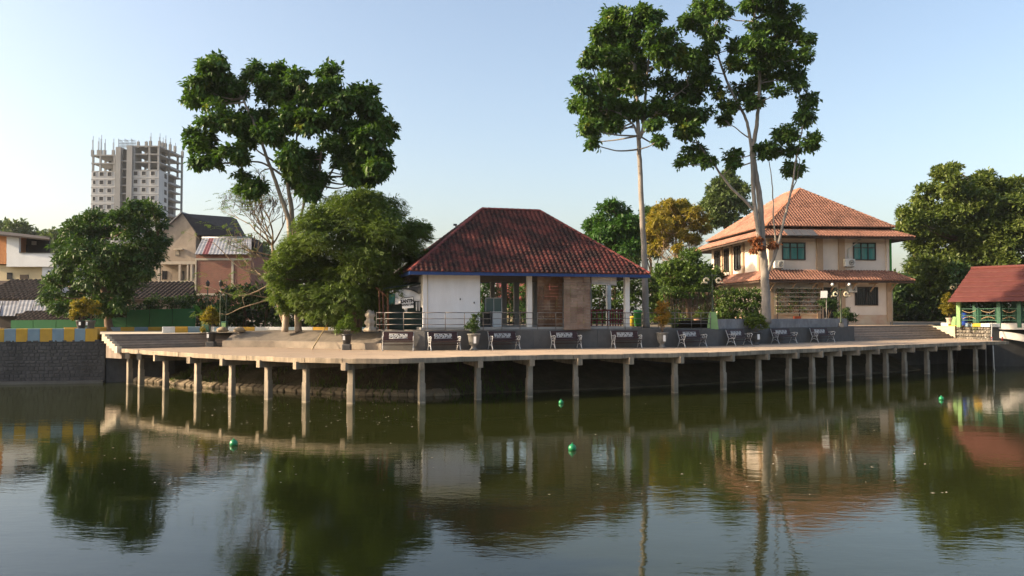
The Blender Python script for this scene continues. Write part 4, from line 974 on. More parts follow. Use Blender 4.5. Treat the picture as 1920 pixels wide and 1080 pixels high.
# skirt roofs of both storeys: front and left and right strips, mitred
def skirt(ze, zt, ov, bmat, inner=0.0):
    h = zt - ze; sl = math.hypot(ov, h); k = ov / sl
    c = HC - hu * ov - hv * ov; W, D = HW + 2 * ov, HD + 2 * ov
    dv = (hv * ov + UP * h).normalized(); dl = (hu * ov + UP * h).normalized(); drr = (-hu * ov + UP * h).normalized()
    m = MB(); o = [c, c + hu * W, c + hu * W + hv * D, c + hv * D]; i_ = [HC, HC + hu * HW, HC + hu * HW + hv * HD, HC + hv * HD]
    O_ = [p + UP * (ze - .03) for p in o]; I_ = [p + UP * (zt - .03) for p in i_]; O2 = [p + UP * (ze - .13) for p in o]; I2 = [p + UP * (ze + .1) for p in i_]
    m.add(O_ + I_ + O2 + I2, [f for j in range(4) for f in ((j, (j + 1) % 4, 4 + (j + 1) % 4, 4 + j), (8 + j, 8 + (j + 1) % 4, (j + 1) % 4, j), (12 + j, 12 + (j + 1) % 4, 8 + (j + 1) % 4, 8 + j))])
    m.build('eave_board', M['wood_eave'], hs)
    tile_slope(hs, c + UP * ze, hu, dv, W, k, k, sl, .235, .26, M['tile_orange'], hump=.10)
    tile_slope(hs, c + hv * D + UP * ze, -hv, dl, D, k, k, sl, .235, .26, M['tile_orange'], hump=.10)
    tile_slope(hs, c + hu * W + UP * ze, hv, drr, D, k, k, sl, .235, .26, M['tile_orange'], hump=.10)
    for a, b in ((O_[0], I_[0]), (O_[1], I_[1])): cap_run(hs, a + UP * .08, b + UP * .08, .11, .4, M['cap_orange'])
skirt(Zl_e, Zl_t, 1.3, None); skirt(Zu_e, Zu_t, 1.35, None)
for i in range(7):
    m = MB(); x = HW * i / 6; m.bar(HC + hu * x - hv * 1.2 + UP * (Zl_e - .15), HC + hu * x + UP * (Zl_e - .15), .09, .12); m.bar(HC + hu * x - hv * .9 + UP * (Zl_e - .2), HC + hu * x - hv * .14 + UP * (Zl_e - .75), .07, .08); m.build('eave_bracket', M['ochre_trim'], hs)
hip_roof(hs, HC - hu * .35 - hv * .35, hu, hv, HW + .7, HD + .7, Zm, 13.75, .235, .26, M['tile_orange'], M['cap_orange'], faces='flr', rad=.12, thick=.12, hump=.10)
for px, h in ((1503, 20), (1460, 38)):
    pass
m = MB(); ap = HC + hu * (HW / 2) + hv * 6 + UP * 13.5; m.tube([ap, ap + UP * 1.5], .02, 6); m.build('antenna', M['steel_dark'], hs)
# sheet awning over the left upper window
aw = thing('sheet_awning', 'dark four panel sheet awning fixed under the upper eave of the house', 'awning', HC + hu * 2 - hv * 1.7 + UP * 9.5)
for i in range(4):
    a0 = HF(1470 + i * 14, 433, -1.5)[0]; a1 = HF(1483 + i * 14, 433, -1.5)[0]
    m = MB(); z1, z0 = HF(1480, 430, -1.45)[1], HF(1480, 440.5, -1.9)[1]
    p = [HC + hu * a0 - hv * 1.42 + UP * z1, HC + hu * a1 - hv * 1.42 + UP * z1, HC + hu * (a1 + .12) - hv * 1.95 + UP * z0, HC + hu * (a0 + .12) - hv * 1.95 + UP * z0]
    m.add(p + [q - UP * .04 for q in p], [(0, 3, 2, 1), (4, 5, 6, 7), (0, 1, 5, 4), (1, 2, 6, 5), (2, 3, 7, 6), (3, 0, 4, 7)]); m.build('panel', M['solar'], aw)
m = MB(); a0, a1 = HF(1470, 433, -1.5)[0], HF(1526, 433, -1.5)[0]; z0 = HF(1480, 440.5, -1.9)[1]
m.bar(HC + hu * a0 - hv * 1.9 + UP * (z0 - .05), HC + hu * (a1 + .1) - hv * 1.9 + UP * (z0 - .05), .04); m.build('edge_bar', M['rail'], aw)
# air conditioning units
def ac(label, px0, px1, py0, py1, py_fan=None):
    s0, z1 = HF(px0, py0, -.35); s1, z0 = HF(px1, py1, -.35)
    t = thing('air_conditioner', label, 'air conditioner', HC + hu * s0 - hv * .3 + UP * z0, 'outdoor units on the house')
    hbox('casing', s0, s1, -.42, -.12, z0, z1, M['ac_white'], t, .015)
    m = MB(); c = HC + hu * (s0 + (s1 - s0) * .62) - hv * .43 + UP * ((z0 + z1) / 2); r = (z1 - z0) * .40
    ring = [c + (hu * math.cos(a) + UP * math.sin(a)) * r for a in [2 * math.pi * i / 20 for i in range(20)]]
    m.add(ring + [p - hv * .012 for p in ring], [tuple(range(39, 19, -1))] + [(i, (i + 1) % 20, 20 + (i + 1) % 20, 20 + i) for i in range(20)]); m.build('fan_grille', M['ac_dark'], t)
    m = MB()
    for k in (1, .7, .4): m.tube([c - hv * .022 + (hu * math.cos(a) + UP * math.sin(a)) * r * k for a in [2 * math.pi * i / 20 for i in range(21)]], .013, 5, False)
    m.build('guard', M['ac_white'], t)
    m = MB()
    for x in (s0 + .1, s1 - .1): m.bar(HC + hu * x - hv * .4 + UP * (z0 - .02), HC + hu * x - hv * .0 + UP * (z0 - .02), .04)
    m.build('bracket', M['steel_dark'], t)
ac('air conditioner outdoor unit under the left upper window', 1452, 1470, 488.5, 502.5)
ac('air conditioner outdoor unit under the right upper window', 1584, 1603, 485.5, 499.5)
ac('air conditioner outdoor unit beside the barred ground floor window', 1591, 1606.5, 537, 548)
m = MB(); q0 = HC + hu * HF(1590, 485)[0] - hv * .05
m.tube([q0 + UP * HF(1590, 484)[1], q0 + UP * HF(1590, 468)[1], q0 + hu * .5 + UP * HF(1590, 458)[1], q0 + hu * 1.0 + UP * HF(1590, 449)[1]], .05, 8); tag(m.build('air_conditioner_pipe', M['ac_white']), 'white pipe rising from the right upper air conditioner', 'pipe')
# shelves of potted plants on the ground floor wall
vg = thing('plant_shelf_rack', 'rack of rough shelves with dry plants against the house wall', 'plant rack', HC + hu * 2 - hv * .5 + UP * Z0)
s0, s1 = HF(1452, 560)[0], HF(1534, 560)[0]
for py in (541, 549, 557, 565, 573, 581, 587):
    z = HF(1500, py)[1]; m = MB(); m.bar(HC + hu * s0 - hv * .4 + UP * z, HC + hu * s1 - hv * .4 + UP * z, .3, .05); m.build('shelf', M['pale_trim'], vg)
for s_ in (s0, (s0 + s1) / 2, s1): m = MB(); m.bar(HC + hu * s_ - hv * .5 + UP * Z0, HC + hu * s_ - hv * .5 + UP * HF(1500, 540)[1], .07); m.build('upright', M['darkwood'], vg)
m = MB()
for py in (547, 555, 563, 571, 579, 585):
    z = HF(1500, py + 1.5)[1]; x = s0 + .1
    while x < s1 - .1:
        if random.random() < .86:
            r_ = random.uniform(.06, .10); h_ = random.uniform(.12, .2); m.lathe(HC + hu * x - hv * (.42 + random.uniform(-.05, .05)) + UP * z, [(r_ * .7, 0), (r_, h_)], 7)
        x += random.uniform(.16, .3)
o = m.build('small_pots', M['terracotta'], vg); o['kind'] = 'stuff'
RACK = (s0, s1)

# ================================================================ TOWER under construction
ta = 4.0
tu, tv = frame(0, 0, 1)
TC = P(167, 590, 318); TC.z = 0
tw_ = thing('concrete_tower', 'unfinished high rise concrete tower with open upper floors and empty windows', 'tower', (TC.x + 14, TC.y + 8, 3))
def TF(px, py): q = on_plane(px, py, TC, tv); return (q - TC).dot(tu), q.z
TW = TF(297, 400)[0]
def tbox(name, s0, s1, b0, b1, z0, z1, mat, parent=None):
    m = MB(); m.obox(TC + tu * ((s0 + s1) / 2) + tv * ((b0 + b1) / 2) + UP * ((z0 + z1) / 2), tu, tv, UP, (s1 - s0) / 2, (b1 - b0) / 2, (z1 - z0) / 2); return m.build(name, mat, parent or tw_)
ztl, ztr = TF(190, 290)[1], TF(270, 273)[1]
sl_, sc0, sc1 = TF(216, 300)[0], TF(218, 300)[0], TF(249, 300)[0]
fl_h = 3.27; TD = 20.0
zf_l, zf_r = TF(190, 320.5)[1], TF(270, 318)[1]
# solid lower storeys
tbox('storeys', 0, sl_, 0, TD, 3, zf_l, M['tower_panel']); tbox('storeys', sc1, TW, 0, 9.0, 3, zf_r, M['tower_panel'])
tbox('storeys', sc1, TW - 1.2, 9.001, TD, 3, zf_r, M['tower'])
tbox('lift_core', sl_ + .4, sl_ + 2.4, -.6, 8, 3, TF(224, 276)[1], M['tower']); tbox('lift_core', sc1 - 2.2, sc1 - .01, -.6, 8, 3, TF(244, 273)[1], M['tower'])
tbox('lift_shaft', sl_ + 2.4, sc1 - 2.2, 1.6, 8, 3, TF(232, 279)[1], M['void'])
zz = zf_l
for i in range(16):
    z = zf_r + fl_h * 1.0 - i * fl_h
    if z < 8: break
    tbox('landing_slab', sl_ + 2.4, sc1 - 2.2, .2, 1.58, z, z + .5, M['tower'])
# open frame floors
def frame_floors(s0, s1, z0, z1, n, bays, deep):
    h = (z1 - z0) / n
    for k in range(1, n + 1): tbox('floor_slab', s0 - .15, s1 + .15, -.15, deep, z0 + h * k - .45, z0 + h * k, M['tower'])
    for b in bays:
        for d in (0, deep / 2, deep - .9): tbox('column', b - .35, b + .35, d, d + .7, z0, z1 - .46, M['tower'])
    tbox('core_wall', s0 + 1.5, s1 - 2, deep * .55, deep * .55 + .3, z0, z1 - .5, M['void'])
frame_floors(0, sl_, zf_l, ztl, 2, [.4, sl_ * .36, sl_ - .4], TD)
frame_floors(sc1, TW, zf_r, ztr, 3, [sc1 + .5, sc1 + (TW - sc1) * .62, TW - .4], TD)
# right side: cantilevered slabs and rear columns seen along the flank
for k in range(14):
    z = ztr - k * fl_h
    if z < 8: break
    tbox('balcony_slab', TW - 1.1, TW + 1.0, 9.2, TD, z - .9 if k % 2 == 0 else z - .5, z - .05, M['tower'])
    tbox('floor_band', -.12, sl_, -.14, -.003, zf_l - k * fl_h - .35, zf_l - k * fl_h - .02, M['tower'])
    tbox('floor_band', sc1, TW + .1, -.14, -.003, zf_r - k * fl_h - .35, zf_r - k * fl_h - .02, M['tower'])
    if k < 12: tbox('flank_opening', TW + .001, TW + .03, 5.2, 7.6, zf_r - k * fl_h - 2.6, zf_r - k * fl_h - .7, M['void'])
    if k < 12: tbox('flank_opening', TW - 1.199, TW - 1.12, 10.5, TD - 2.5, zf_r - k * fl_h - 2.9, zf_r - k * fl_h - .5, M['void'])
for d in (TD - .8,): tbox('column', TW + 1.02, TW + 1.7, d, d + .8, 3, ztr - .1, M['tower'])
def twin(px, py, w=8.4, h=8.4):
    s0, z0 = TF(px, py); a = w / 2 * 318 / 1500; b = h / 2 * 318 / 1500
    wo_ = tbox('window', s0 - a, s0 + a, -.06, -.004, z0 - b, z0 + b, M['void']); m = MB()
    for x, z, hx, hz in ((s0, z0 + b, a + .12, .1), (s0, z0 - b, a + .12, .1), (s0 - a, z0, .1, b), (s0 + a, z0, .1, b)): m.obox(TC + tu * x - tv * .09 + UP * z, tu, tv, UP, hx, .08, hz)
    m.build('reveal', M['tower_panel'], wo_)
for r_ in range(7):
    y = 326.5 + r_ * 15.35
    for px in (177.5, 191, 206): twin(px - r_ * .35, y, 5.6 if px < 180 else 8.4)
    for px in (254.5, 270, 287): twin(px - r_ * .35 * .5, y - 1.5)
rb = 0
for px, y0, y1 in [(172, 254, 288), (183, 257, 288), (188, 252, 288), (195, 260, 288), (211, 259, 288), (281, 248, 271), (298, 249, 271), (304, 257, 274), (309, 253, 275), (318, 258, 277), (327, 267, 280), (341, 266, 290), (258, 262, 272), (273, 263, 272)]:
    q = on_plane(min(px, 297), y1, TC, tv) if px <= 297 else P(px, y1, 322 + (px - 297) * .28); z1 = ZA(y0, q.y); m = MB()
    for dx, dy in ((-.2, 0), (.2, .1), (0, .3)): m.tube([Vector((q.x + dx, q.y + .6 + dy, ZA(y1 + 6, q.y))), Vector((q.x + dx * .8, q.y + .6 + dy, z1 - abs(dx) * 8))], .09, 5)
    m.build('starter_bars', M['steel_dark'], tw_)
    m = MB(); m.obox((q.x, q.y + .6, ZA(y1 - 1, q.y)), tu, tv, UP, .45, .45, 1.3); m.build('column_stub', M['tower'], tw_)
m = MB()
for k in range(14): x = TF(218 + k * 2.4, 265)[0]; m.bar(TC + tu * x + tv * 2 + UP * TF(230, 276)[1], TC + tu * x + tv * 2 + UP * TF(230, 258 + (k % 5) * 1.6)[1], .16)
for y in (261, 267, 272): m.bar(TC + tu * TF(218, y)[0] + tv * 2 + UP * TF(218, y)[1], TC + tu * TF(251, y)[0] + tv * 2 + UP * TF(251, y)[1], .12)
m.build('scaffold', M['steel_dark'], tw_)

# ================================================================ HOUSES at the left
# white house with loggia
wh = thing('white_house', 'white house with a dark upper loggia and thin tiled roof at the left edge', 'house', P(50, 560, 66))
Yh = 66.0
def wbox(name, px0, px1, py0, py1, Y0, depth, mat, parent, skew=0.0):
    a, b = P(px0, py1, Y0), P(px1, py0, Y0); m = MB(); m.box(a.x, b.x, Y0, Y0 + depth, min(a.z, b.z), max(a.z, b.z)); return m.build(name, mat, parent)
wbox('lower_wall', -30, 82, 497, 560, Yh + .6, 6, M['house_cream'], wh); wbox('lower_wall', 78, 100, 498, 560, Yh + .25, 6, M['house_white'], wh)
wbox('brick_side', -30, 12, 441, 495, Yh + .25, 5, M['orange_brick'], wh)
wbox('loggia_front', 12, 101, 474, 500, Yh, .25, M['house_white'], wh); wbox('loggia_pier', 12, 36, 444, 474, Yh, .25, M['house_white'], wh)
wbox('loggia_floor', 12, 101, 496, 500, Yh + .251, 5.8, M['house_white'], wh); wbox('loggia_back', 12, 92, 444, 496, Yh + 3, .2, M['gable_dark'], wh)
wbox('loggia_door', 41, 53, 459, 478, Yh + 2.95, .04, M['void'], wh); wbox('vent_box', 59, 65, 452, 459, Yh + 2.7, .28, M['pale_trim'], wh)
wbox('parapet_cap', 36, 102, 473, 474.6, Yh - .06, .35, M['steel_dark'], wh)
m = MB(); a, b, c, d = P(-30, 436, Yh - .6), P(93, 448.5, Yh - .6), P(93, 444, Yh + 5), P(-30, 430, Yh + 5); m.add([a, b, c, d] + [p - UP * .12 for p in (a, b, c, d)], [(0, 1, 2, 3), (7, 6, 5, 4), (0, 4, 5, 1), (1, 5, 6, 2), (2, 6, 7, 3), (3, 7, 4, 0)]); m.build('roof', M['brown_tile'], wh)
wbox('window', 12.5, 22.5, 511, 524, Yh + .55, .06, M['void'], wh); wbox('window', 37, 53, 515, 523, Yh + .55, .06, M['darkwood'], wh); wbox('meter_box', 90, 92.5, 507, 510, Yh + .2, .06, M['steel_dark'], wh)
# low tiled cottage roofs, pantiles as geometry
def shed_roof(name, label, cat, tl, tr, br, bl, mat, tw, th, hump, wallmat=None, wz=2.5):
    t = thing(name, label, cat, (bl.x, bl.y, wz)); u = (br - bl).normalized(); s = ((tl - bl) - u * (tl - bl).dot(u)); L = s.length; s = s.normalized(); W = (br - bl).length
    m = MB(); m.add([bl, br, tr, tl] + [p - UP * .08 for p in (bl, br, tr, tl)], [(0, 1, 2, 3), (7, 6, 5, 4), (0, 4, 5, 1), (1, 5, 6, 2), (2, 6, 7, 3), (3, 7, 4, 0)]); m.build('roof_board', M['darkwood'], t)
    tile_slope(t, bl, u, s, W, (tl - bl).dot(u) / L, (br - tr).dot(u) / L, L, tw, th, mat, hump=hump)
    if wallmat:
        m = MB(); i = Vector((0, .6, 0)); a, b, c, d = bl + i, br + i, tr - i * .3, tl - i * .3
        lo = [Vector((p.x, p.y, wz)) for p in (a, b, c, d)]; hi = [p - UP * .12 for p in (a, b, c, d)]
        m.add(lo + hi, [(0, 1, 5, 4), (1, 2, 6, 5), (2, 3, 7, 6), (3, 0, 4, 7)]); m.build('wall', wallmat, t)
    return t
shed_roof('low_cottage', 'low cottage with old brown pantile roof below the white house', 'cottage', P(-40, 526, 63.5), P(92, 527, 63.5), P(84, 562, 59), P(-40, 562, 59), M['brown_tile'], .36, .5, .1, M['gable_dark'])
def tin_roof(t, tl, tr, br, bl, mat, pitch=.16, amp=.02, name='tin_sheet'):
    u = (br - bl); W = u.length; n = int(W / pitch) * 4; V = []
    nn = (br - bl).cross(tl - bl).normalized()
    for j in range(2):
        for i in range(n + 1):
            k = i / n; p = (bl.lerp(br, k) if j == 0 else tl.lerp(tr, k)); V.append(p + nn * (amp * math.sin(i * math.pi / 2)))
    m = MB(); m.add(V, [(i, i + 1, n + 1 + i + 1, n + 1 + i) for i in range(n)], False); V2 = [v - nn * .02 for v in V]; m.add(V2, [(n + 1 + i, n + 1 + i + 1, i + 1, i) for i in range(n)]); return m.build(name, mat, t)
t = thing('tin_shed', 'shed with weathered grey corrugated tin roof behind the green fence', 'shed', P(40, 600, 56))
for i in range(5):
    x0, x1 = -30 + i * 30, -1 + i * 30; o = random.uniform(-.06, .06)
    tin_roof(t, P(x0 + 6, 563, 58.5) + UP * o, P(x1 + 6, 563, 58.5) + UP * o, P(x1 - 1, 588 + (i % 2) * 3, 54.5) + UP * o, P(x0 - 1, 588 + (i % 2) * 3, 54.5) + UP * o, M['tin'], .22, .014)
wbox('wall', -40, 118, 590, 614, 55.5, 3, M['gable_dark'], t)
shed_roof('fence_lean_to', 'sagging brown tiled lean-to just above the green fence', 'shed', P(35, 585, 55), P(182, 585, 55), P(186, 601, 53.2), P(28, 603, 53.2), M['brown_tile'], .3, .4, .07, M['gable_dark'])
# gable house
gb = thing('gable_house', 'tall unpainted cement house with pointed gable and pale columned porch', 'house', P(325, 590, 84))
Yg = 84.0; gx = [P(x, y, Yg) for x, y in ((270, 600), (367, 600), (367, 434), (342, 401), (285, 452), (270, 452))]
m = MB(); ng = len(gx); m.add(gx + [p + Vector((0, 9, 0)) for p in gx], [tuple(range(ng)), tuple(range(2 * ng - 1, ng - 1, -1))] + [(i, ng + i, ng + (i + 1) % ng, (i + 1) % ng) for i in range(ng)]); m.build('gable_wall', M['gable_plaster'], gb)
m = MB(); e = Vector((0, -.25, 0)); bk_ = Vector((0, 9.6, 0))
for a, b in ((P(342, 399.5, Yg), P(280, 457, Yg)),): m.add([a + e, b + e, b + bk_, a + bk_] + [p + UP * .14 for p in (a + e, b + e, b + bk_, a + bk_)], [(0, 1, 2, 3), (7, 6, 5, 4), (0, 4, 5, 1), (1, 5, 6, 2), (2, 6, 7, 3), (3, 7, 4, 0)])
m.build('roof', M['tin'], gb)
m = MB(); a, b, c, d = P(342, 400, Yg), P(436, 407, Yg + 6), P(455, 442, Yg + 3), P(370, 441, Yg - .05)
m.add([a, d, c, b] + [p + Vector((.05, 1.2, -.1)) for p in (a, d, c, b)], [(0, 1, 2, 3), (7, 6, 5, 4), (0, 4, 5, 1), (1, 5, 6, 2), (2, 6, 7, 3), (3, 7, 4, 0)]); m.build('dark_roof', M['gable_dark'], gb)
wbox('dark_flank', 366, 454, 441, 600, Yg + 1.2, 6, M['gable_dark'], gb)
wn1 = wbox('window', 329, 336.5, 468.5, 480, Yg - .05, .04, M['void'], gb); wbox('hood', 325, 342, 466, 468, Yg - .5, .49, M['pale_trim'], gb)
for i in range(4): wbox('louvre', 329.4, 336.2, 469.5 + i * 2.6, 470.8 + i * 2.6, Yg - .1, .04, M['pale_trim'], wn1)
wbox('porch_beam', 295, 366, 490, 495.5, Yg - 1.4, 1.38, M['pale_trim'], gb); wbox('porch_floor', 295, 366, 526.5, 531, Yg - 1.4, 1.38, M['pale_trim'], gb)
for x, w_ in ((298, 2.6), (337, 2.6), (352, 2), (359, 2.6)): wbox('porch_column', x - w_, x + w_ * .6, 495.6, 526.4, Yg - 1.38, .4, M['pale_trim'], gb)
w2 = wbox('window', 304.5, 313, 508, 524, Yg - .06, .05, M['void'], gb); wbox('frame', 303.5, 305, 507, 525, Yg - .1, .04, M['frame_dark'], w2); wbox('mullion', 308.3, 309.3, 508, 524, Yg - .11, .04, M['frame_dark'], w2)
wbox('door', 340, 345, 508, 526.4, Yg - .06, .05, M['void'], gb)
shed_roof('tiled_outbuilding', 'low outbuilding with dark brown pantile roof below the gable house', 'cottage', P(238, 530, 66), P(364, 530, 66), P(366, 561, 62), P(222, 561, 62), M['brown_tile'], .36, .45, .1, M['gable_plaster'])
# brick house
bh = thing('brick_house', 'red brick house with corrugated grey roof and one red sheet', 'house', P(418, 590, 70))
Yb = 70.0
wbox('brick_wall', 366, 470, 476, 600, Yb, 7, M['brick_wall'], bh); wbox('concrete_band', 365.5, 470.4, 484, 488, Yb - .05, .1, M['pale_trim'], bh); wbox('concrete_band', 365.5, 470.4, 550, 554, Yb - .05, .1, M['pale_trim'], bh)
wbox('concrete_post', 433, 438, 488.1, 549.9, Yb - .05, .1, M['pale_trim'], bh); wbox('concrete_post', 365.2, 368.5, 488.1, 549.9, Yb - .05, .1, M['pale_trim'], bh)
xs_ = [365, 379, 390, 404, 418, 432, 446, 471]
for i in range(len(xs_) - 1):
    a, b = xs_[i], xs_[i + 1]; f = lambda x: 380 + (x - 365) * .86
    tin_roof(bh, P(f(a), 446, Yb + 4.5), P(f(b), 446, Yb + 4.5), P(b, 476.5, Yb - .4), P(a, 476.5, Yb - .4), M['tin_red'] if i == 1 else M['tin'], .22, .014)
m = MB(); m.tube([P(379, 446, Yb + 4.5), P(472, 446, Yb + 4.5)], .12, 8); m.build('ridge_roll', M['tin'], bh)
wbox('end_wall', 460, 480, 452, 520, Yb + 3.5, 2, M['gable_dark'], bh)
# green sheet fence: each sheet a panel
gf = thing('green_fence', 'dark green sheet fence behind the left street kerb', 'fence', P(200, 613, 52.5))
for x0, x1, y0 in [(20, 62, 600.5), (62, 105, 600), (105, 163, 599.5), (163, 200, 597), (200, 237.5, 595), (237.5, 280, 580.5), (280, 323, 579.5), (323, 367, 578.5)]:
    a, b = P(x0, 615, 52.5), P(x1, y0, 52.5); m = MB(); m.box(a.x + .01, b.x - .01, 52.5, 52.55, ZL - .05, b.z); m.build('fence_sheet', M['fence_green'], gf)
    m = MB(); m.bar(Vector((a.x, 52.58, ZL)), Vector((a.x, 52.58, b.z)), .06); m.build('fence_post', M['steel_dark'], gf)
wbox('concrete_ledge', 237, 366, 575.5, 578, 55, .8, M['pale_trim'], gb) if False else None

# ================================================================ COVERED BRIDGE (right)
BO = P(1797, 603, 56.6); BO.z = 0
bu = Vector((2.9, -3.4, 0)).normalized(); bv = Vector((-bu.y, bu.x, 0))
br_ = thing('covered_bridge', 'white arched footbridge with green railing and red sheet roof at the right edge', 'bridge', (BO.x + 2, BO.y - 2, 2))
def BS(px, py=590, back=0.0): q = on_plane(px, py, BO + bv * back, bv); return (q - BO).dot(bu), q.z
S_end = 15.0; FLb = 2.95; BWd = 3.2
sA = BS(1850)[0]
m = MB(); m.obox(BO + bu * ((sA + S_end) / 2) + bv * (BWd / 2) + UP * (FLb - .22), bu, bv, UP, (S_end - sA) / 2, BWd / 2, .21); m.build('bridge_deck', M['bridge_white'], br_)
def arch(s): k = (s - sA) / 3.0; return 2.44 - .10 * k - .34 * k * k
for b_ in (.03, BWd - .33):
    m = MB(); A1, A2, B1, B2 = [], [], [], []
    for i in range(25):
        s = sA - .1 + (S_end - sA) * i / 24; z = max(arch(s), -.5); th = .46 + .02 * i / 24
        for lst, bb, zz in ((A1, b_, z), (A2, b_, z - th), (B1, b_ + .3, z), (B2, b_ + .3, z - th)): lst.append(BO + bu * s + bv * bb + UP * zz)
    m.strip(A2, A1); m.strip(A1, B1); m.strip(B1, B2); m.strip(B2, A2); m.build('arch_rib', M['bridge_white'], br_)
m = MB(); m.obox(BO + bu * (sA + .1) + bv * (BWd / 2 - .05) + UP * 1.3, bu, bv, UP, .22, BWd / 2, 1.4); m.build('pier', M['bridge_white'], br_)
ROOF_P = [(1797, .0), (1872.5, .0), (1911, .0)]
for px, b_ in ROOF_P + [(1960, 0)]:
    s_ = BS(px)[0]
    for bb in (.1, BWd - .1):
        q = MB(); q.bbox(BO + bu * s_ + bv * bb + UP * ((FLb - .3 + 4.5) / 2), bu, bv, UP, .13, .13, (4.5 - FLb + .3) / 2, .012); q.build('column', M['bridge_green'] if px > 1800 or bb > 1 else M['lime_base'], br_)
def rail_panel(p0, p1, bb):
    a, b = BS(p0)[0], BS(p1)[0]; q = MB(); o = BO + bv * bb
    for h in (.18, .52, .98): q.bar(o + bu * a + UP * (FLb + h), o + bu * b + UP * (FLb + h), .045)
    n = max(2, round((b - a) / .28))
    for i in range(1, n): x = a + (b - a) * i / n; q.bar(o + bu * x + UP * (FLb + .18), o + bu * x + UP * (FLb + .52), .03)
    for x in (a + .08, b - .08, a + (b - a) * .12, b - (b - a) * .12): q.bar(o + bu * x + UP * (FLb + .1), o + bu * x + UP * (FLb + 1.0), .035)
    q.build('railing_panel', M['bridge_green'], br_)
    q = MB(); w_ = (b - a) * .36; cx = (a + b) / 2
    for sgn, z0 in ((1, .72), (-1, .42)):
        q.tube([o - bv * .03 + bu * (cx + w_ * (i / 6 - 1)) + UP * (FLb + z0 + sgn * .16 * ((i / 6 - 1) ** 2)) for i in range(13)], .022, 6)
    q.build('scroll', M['bridge_scroll'], br_)
rail_panel(1799, 1834, .1); rail_panel(1834, 1870, .1); rail_panel(1875, 1909, .1); rail_panel(1913, 1958, .1); rail_panel(1800, 1870, BWd - .1)
for x in (1834,): 
    s_ = BS(x)[0]; q = MB(); q.bar(BO + bu * s_ + bv * .1 + UP * FLb, BO + bu * s_ + bv * .1 + UP * (FLb + 1.05), .12); q.build('rail_post', M['bridge_green'], br_)
# sheet roof in stepped courses
eave_z, top_z = 4.42, 6.85; e0 = BO + bu * -.85 - bv * .75; t0 = BO + bu * -.05 + bv * (BWd / 2)
for side in (0, 1):
    nc = 7
    for i in range(nc):
        k0, k1 = i / nc, (i + 1) / nc; bb0 = -.75 + (BWd / 2 + .75) * k0; bb1 = -.75 + (BWd / 2 + .75) * k1 + .06
        if side: bb0, bb1 = BWd - bb0, BWd - bb1
        za, zb_ = eave_z + (top_z - eave_z) * k0 + .06, eave_z + (top_z - eave_z) * k1
        l0, l1 = -.4 + .75 * k0, -.4 + .75 * k1
        p = [BO + bu * l0 + bv * bb0 + UP * za, BO + bu * (S_end + 1) + bv * bb0 + UP * za, BO + bu * (S_end + 1) + bv * bb1 + UP * (zb_ + .02), BO + bu * l1 + bv * bb1 + UP * (zb_ + .02)]
        m = MB(); q = [x - UP * .07 for x in p]
        m.add(p + q, [(0, 1, 2, 3), (7, 6, 5, 4), (0, 4, 5, 1), (1, 5, 6, 2), (2, 6, 7, 3), (3, 7, 4, 0)]); m.build('roof_course', M['metal_roof'], br_)
m = MB(); q0, q1, q2 = BO + bu * -.37 - bv * .72 + UP * eave_z, BO + bu * -.37 + bv * (BWd + .72) + UP * eave_z, BO + bu * .33 + bv * (BWd / 2) + UP * top_z
m.add([q0, q1, q2], [(0, 1, 2)]); m.build('hip_end', M['metal_roof'], br_)
m = MB(); m.tube([q2, BO + bu * (S_end + 1) + bv * (BWd / 2) + UP * (top_z + .02)], .12, 8); m.build('ridge_roll', M['metal_roof'], br_)
# abutment of stones with painted coping
ab = thing('stone_abutment', 'rough stone abutment with white and yellow painted coping at the bridge foot', 'abutment', (BO.x, BO.y - 1.5, ZD))
a0 = R_B + Vector((.25, -.05)); a1 = Vector(((BO + bu * (sA + .1)).x, (BO + bu * (sA + .1)).y)) + Vector((-.15, -.5))
ad = (a1 - a0); La = ad.length; ad = Vector((*(ad / La), 0)); an = Vector((-ad.y, ad.x, 0)); A0 = Vector((*a0, 0))
m = MB(); m.bar(Vector((*R_B, 2.0)) + Vector((.24, -.02, 0)), Vector((*(R_B + r_up), 2.0)) + Vector((.24, -.02, 0)), .44, 1.36); m.build('side_wall', M['pale_cement'], ab)
m = MB(); m.obox(A0 + ad * (La / 2) + an * 1.2 + UP * 1.2, ad, an, UP, La / 2, 1.15, 1.48); m.build('core', M['mortar'], ab)
z = ZD - .1
while z < 2.62:
    h = random.uniform(.2, .3); x = random.uniform(-.05, .1)
    while x < La - .05:
        w_ = random.uniform(.2, .42); e1 = min(x + w_, La); z1 = min(z + h, 2.67); cu, cz = (x + e1) / 2, (z + z1) / 2; hx, hz = (e1 - x) / 2 - .015, (z1 - z) / 2 - .015
        if hx > .03 and hz > .03:
            m = MB(); j = lambda: random.uniform(-.03, .03); ring = [(-hx, -hz * .7), (-hx * .7, -hz), (hx * .7, -hz), (hx, -hz * .6), (hx, hz * .7), (hx * .6, hz), (-hx * .7, hz), (-hx, hz * .6)]
            o_ = [A0 + ad * (cu + p[0] + j() * .4) + UP * (cz + p[1] + j() * .4) + an * .06 for p in ring]; i_ = [A0 + ad * (cu + p[0] * .7 + j() * .4) + UP * (cz + p[1] * .7) - an * random.uniform(.02, .09) for p in ring]
            m.add(o_ + i_, [tuple(range(8, 16))] + [(i, (i + 1) % 8, 8 + (i + 1) % 8, 8 + i) for i in range(8)]); m.build('stone', M['abut_stone'], ab)
        x = e1
    z += h
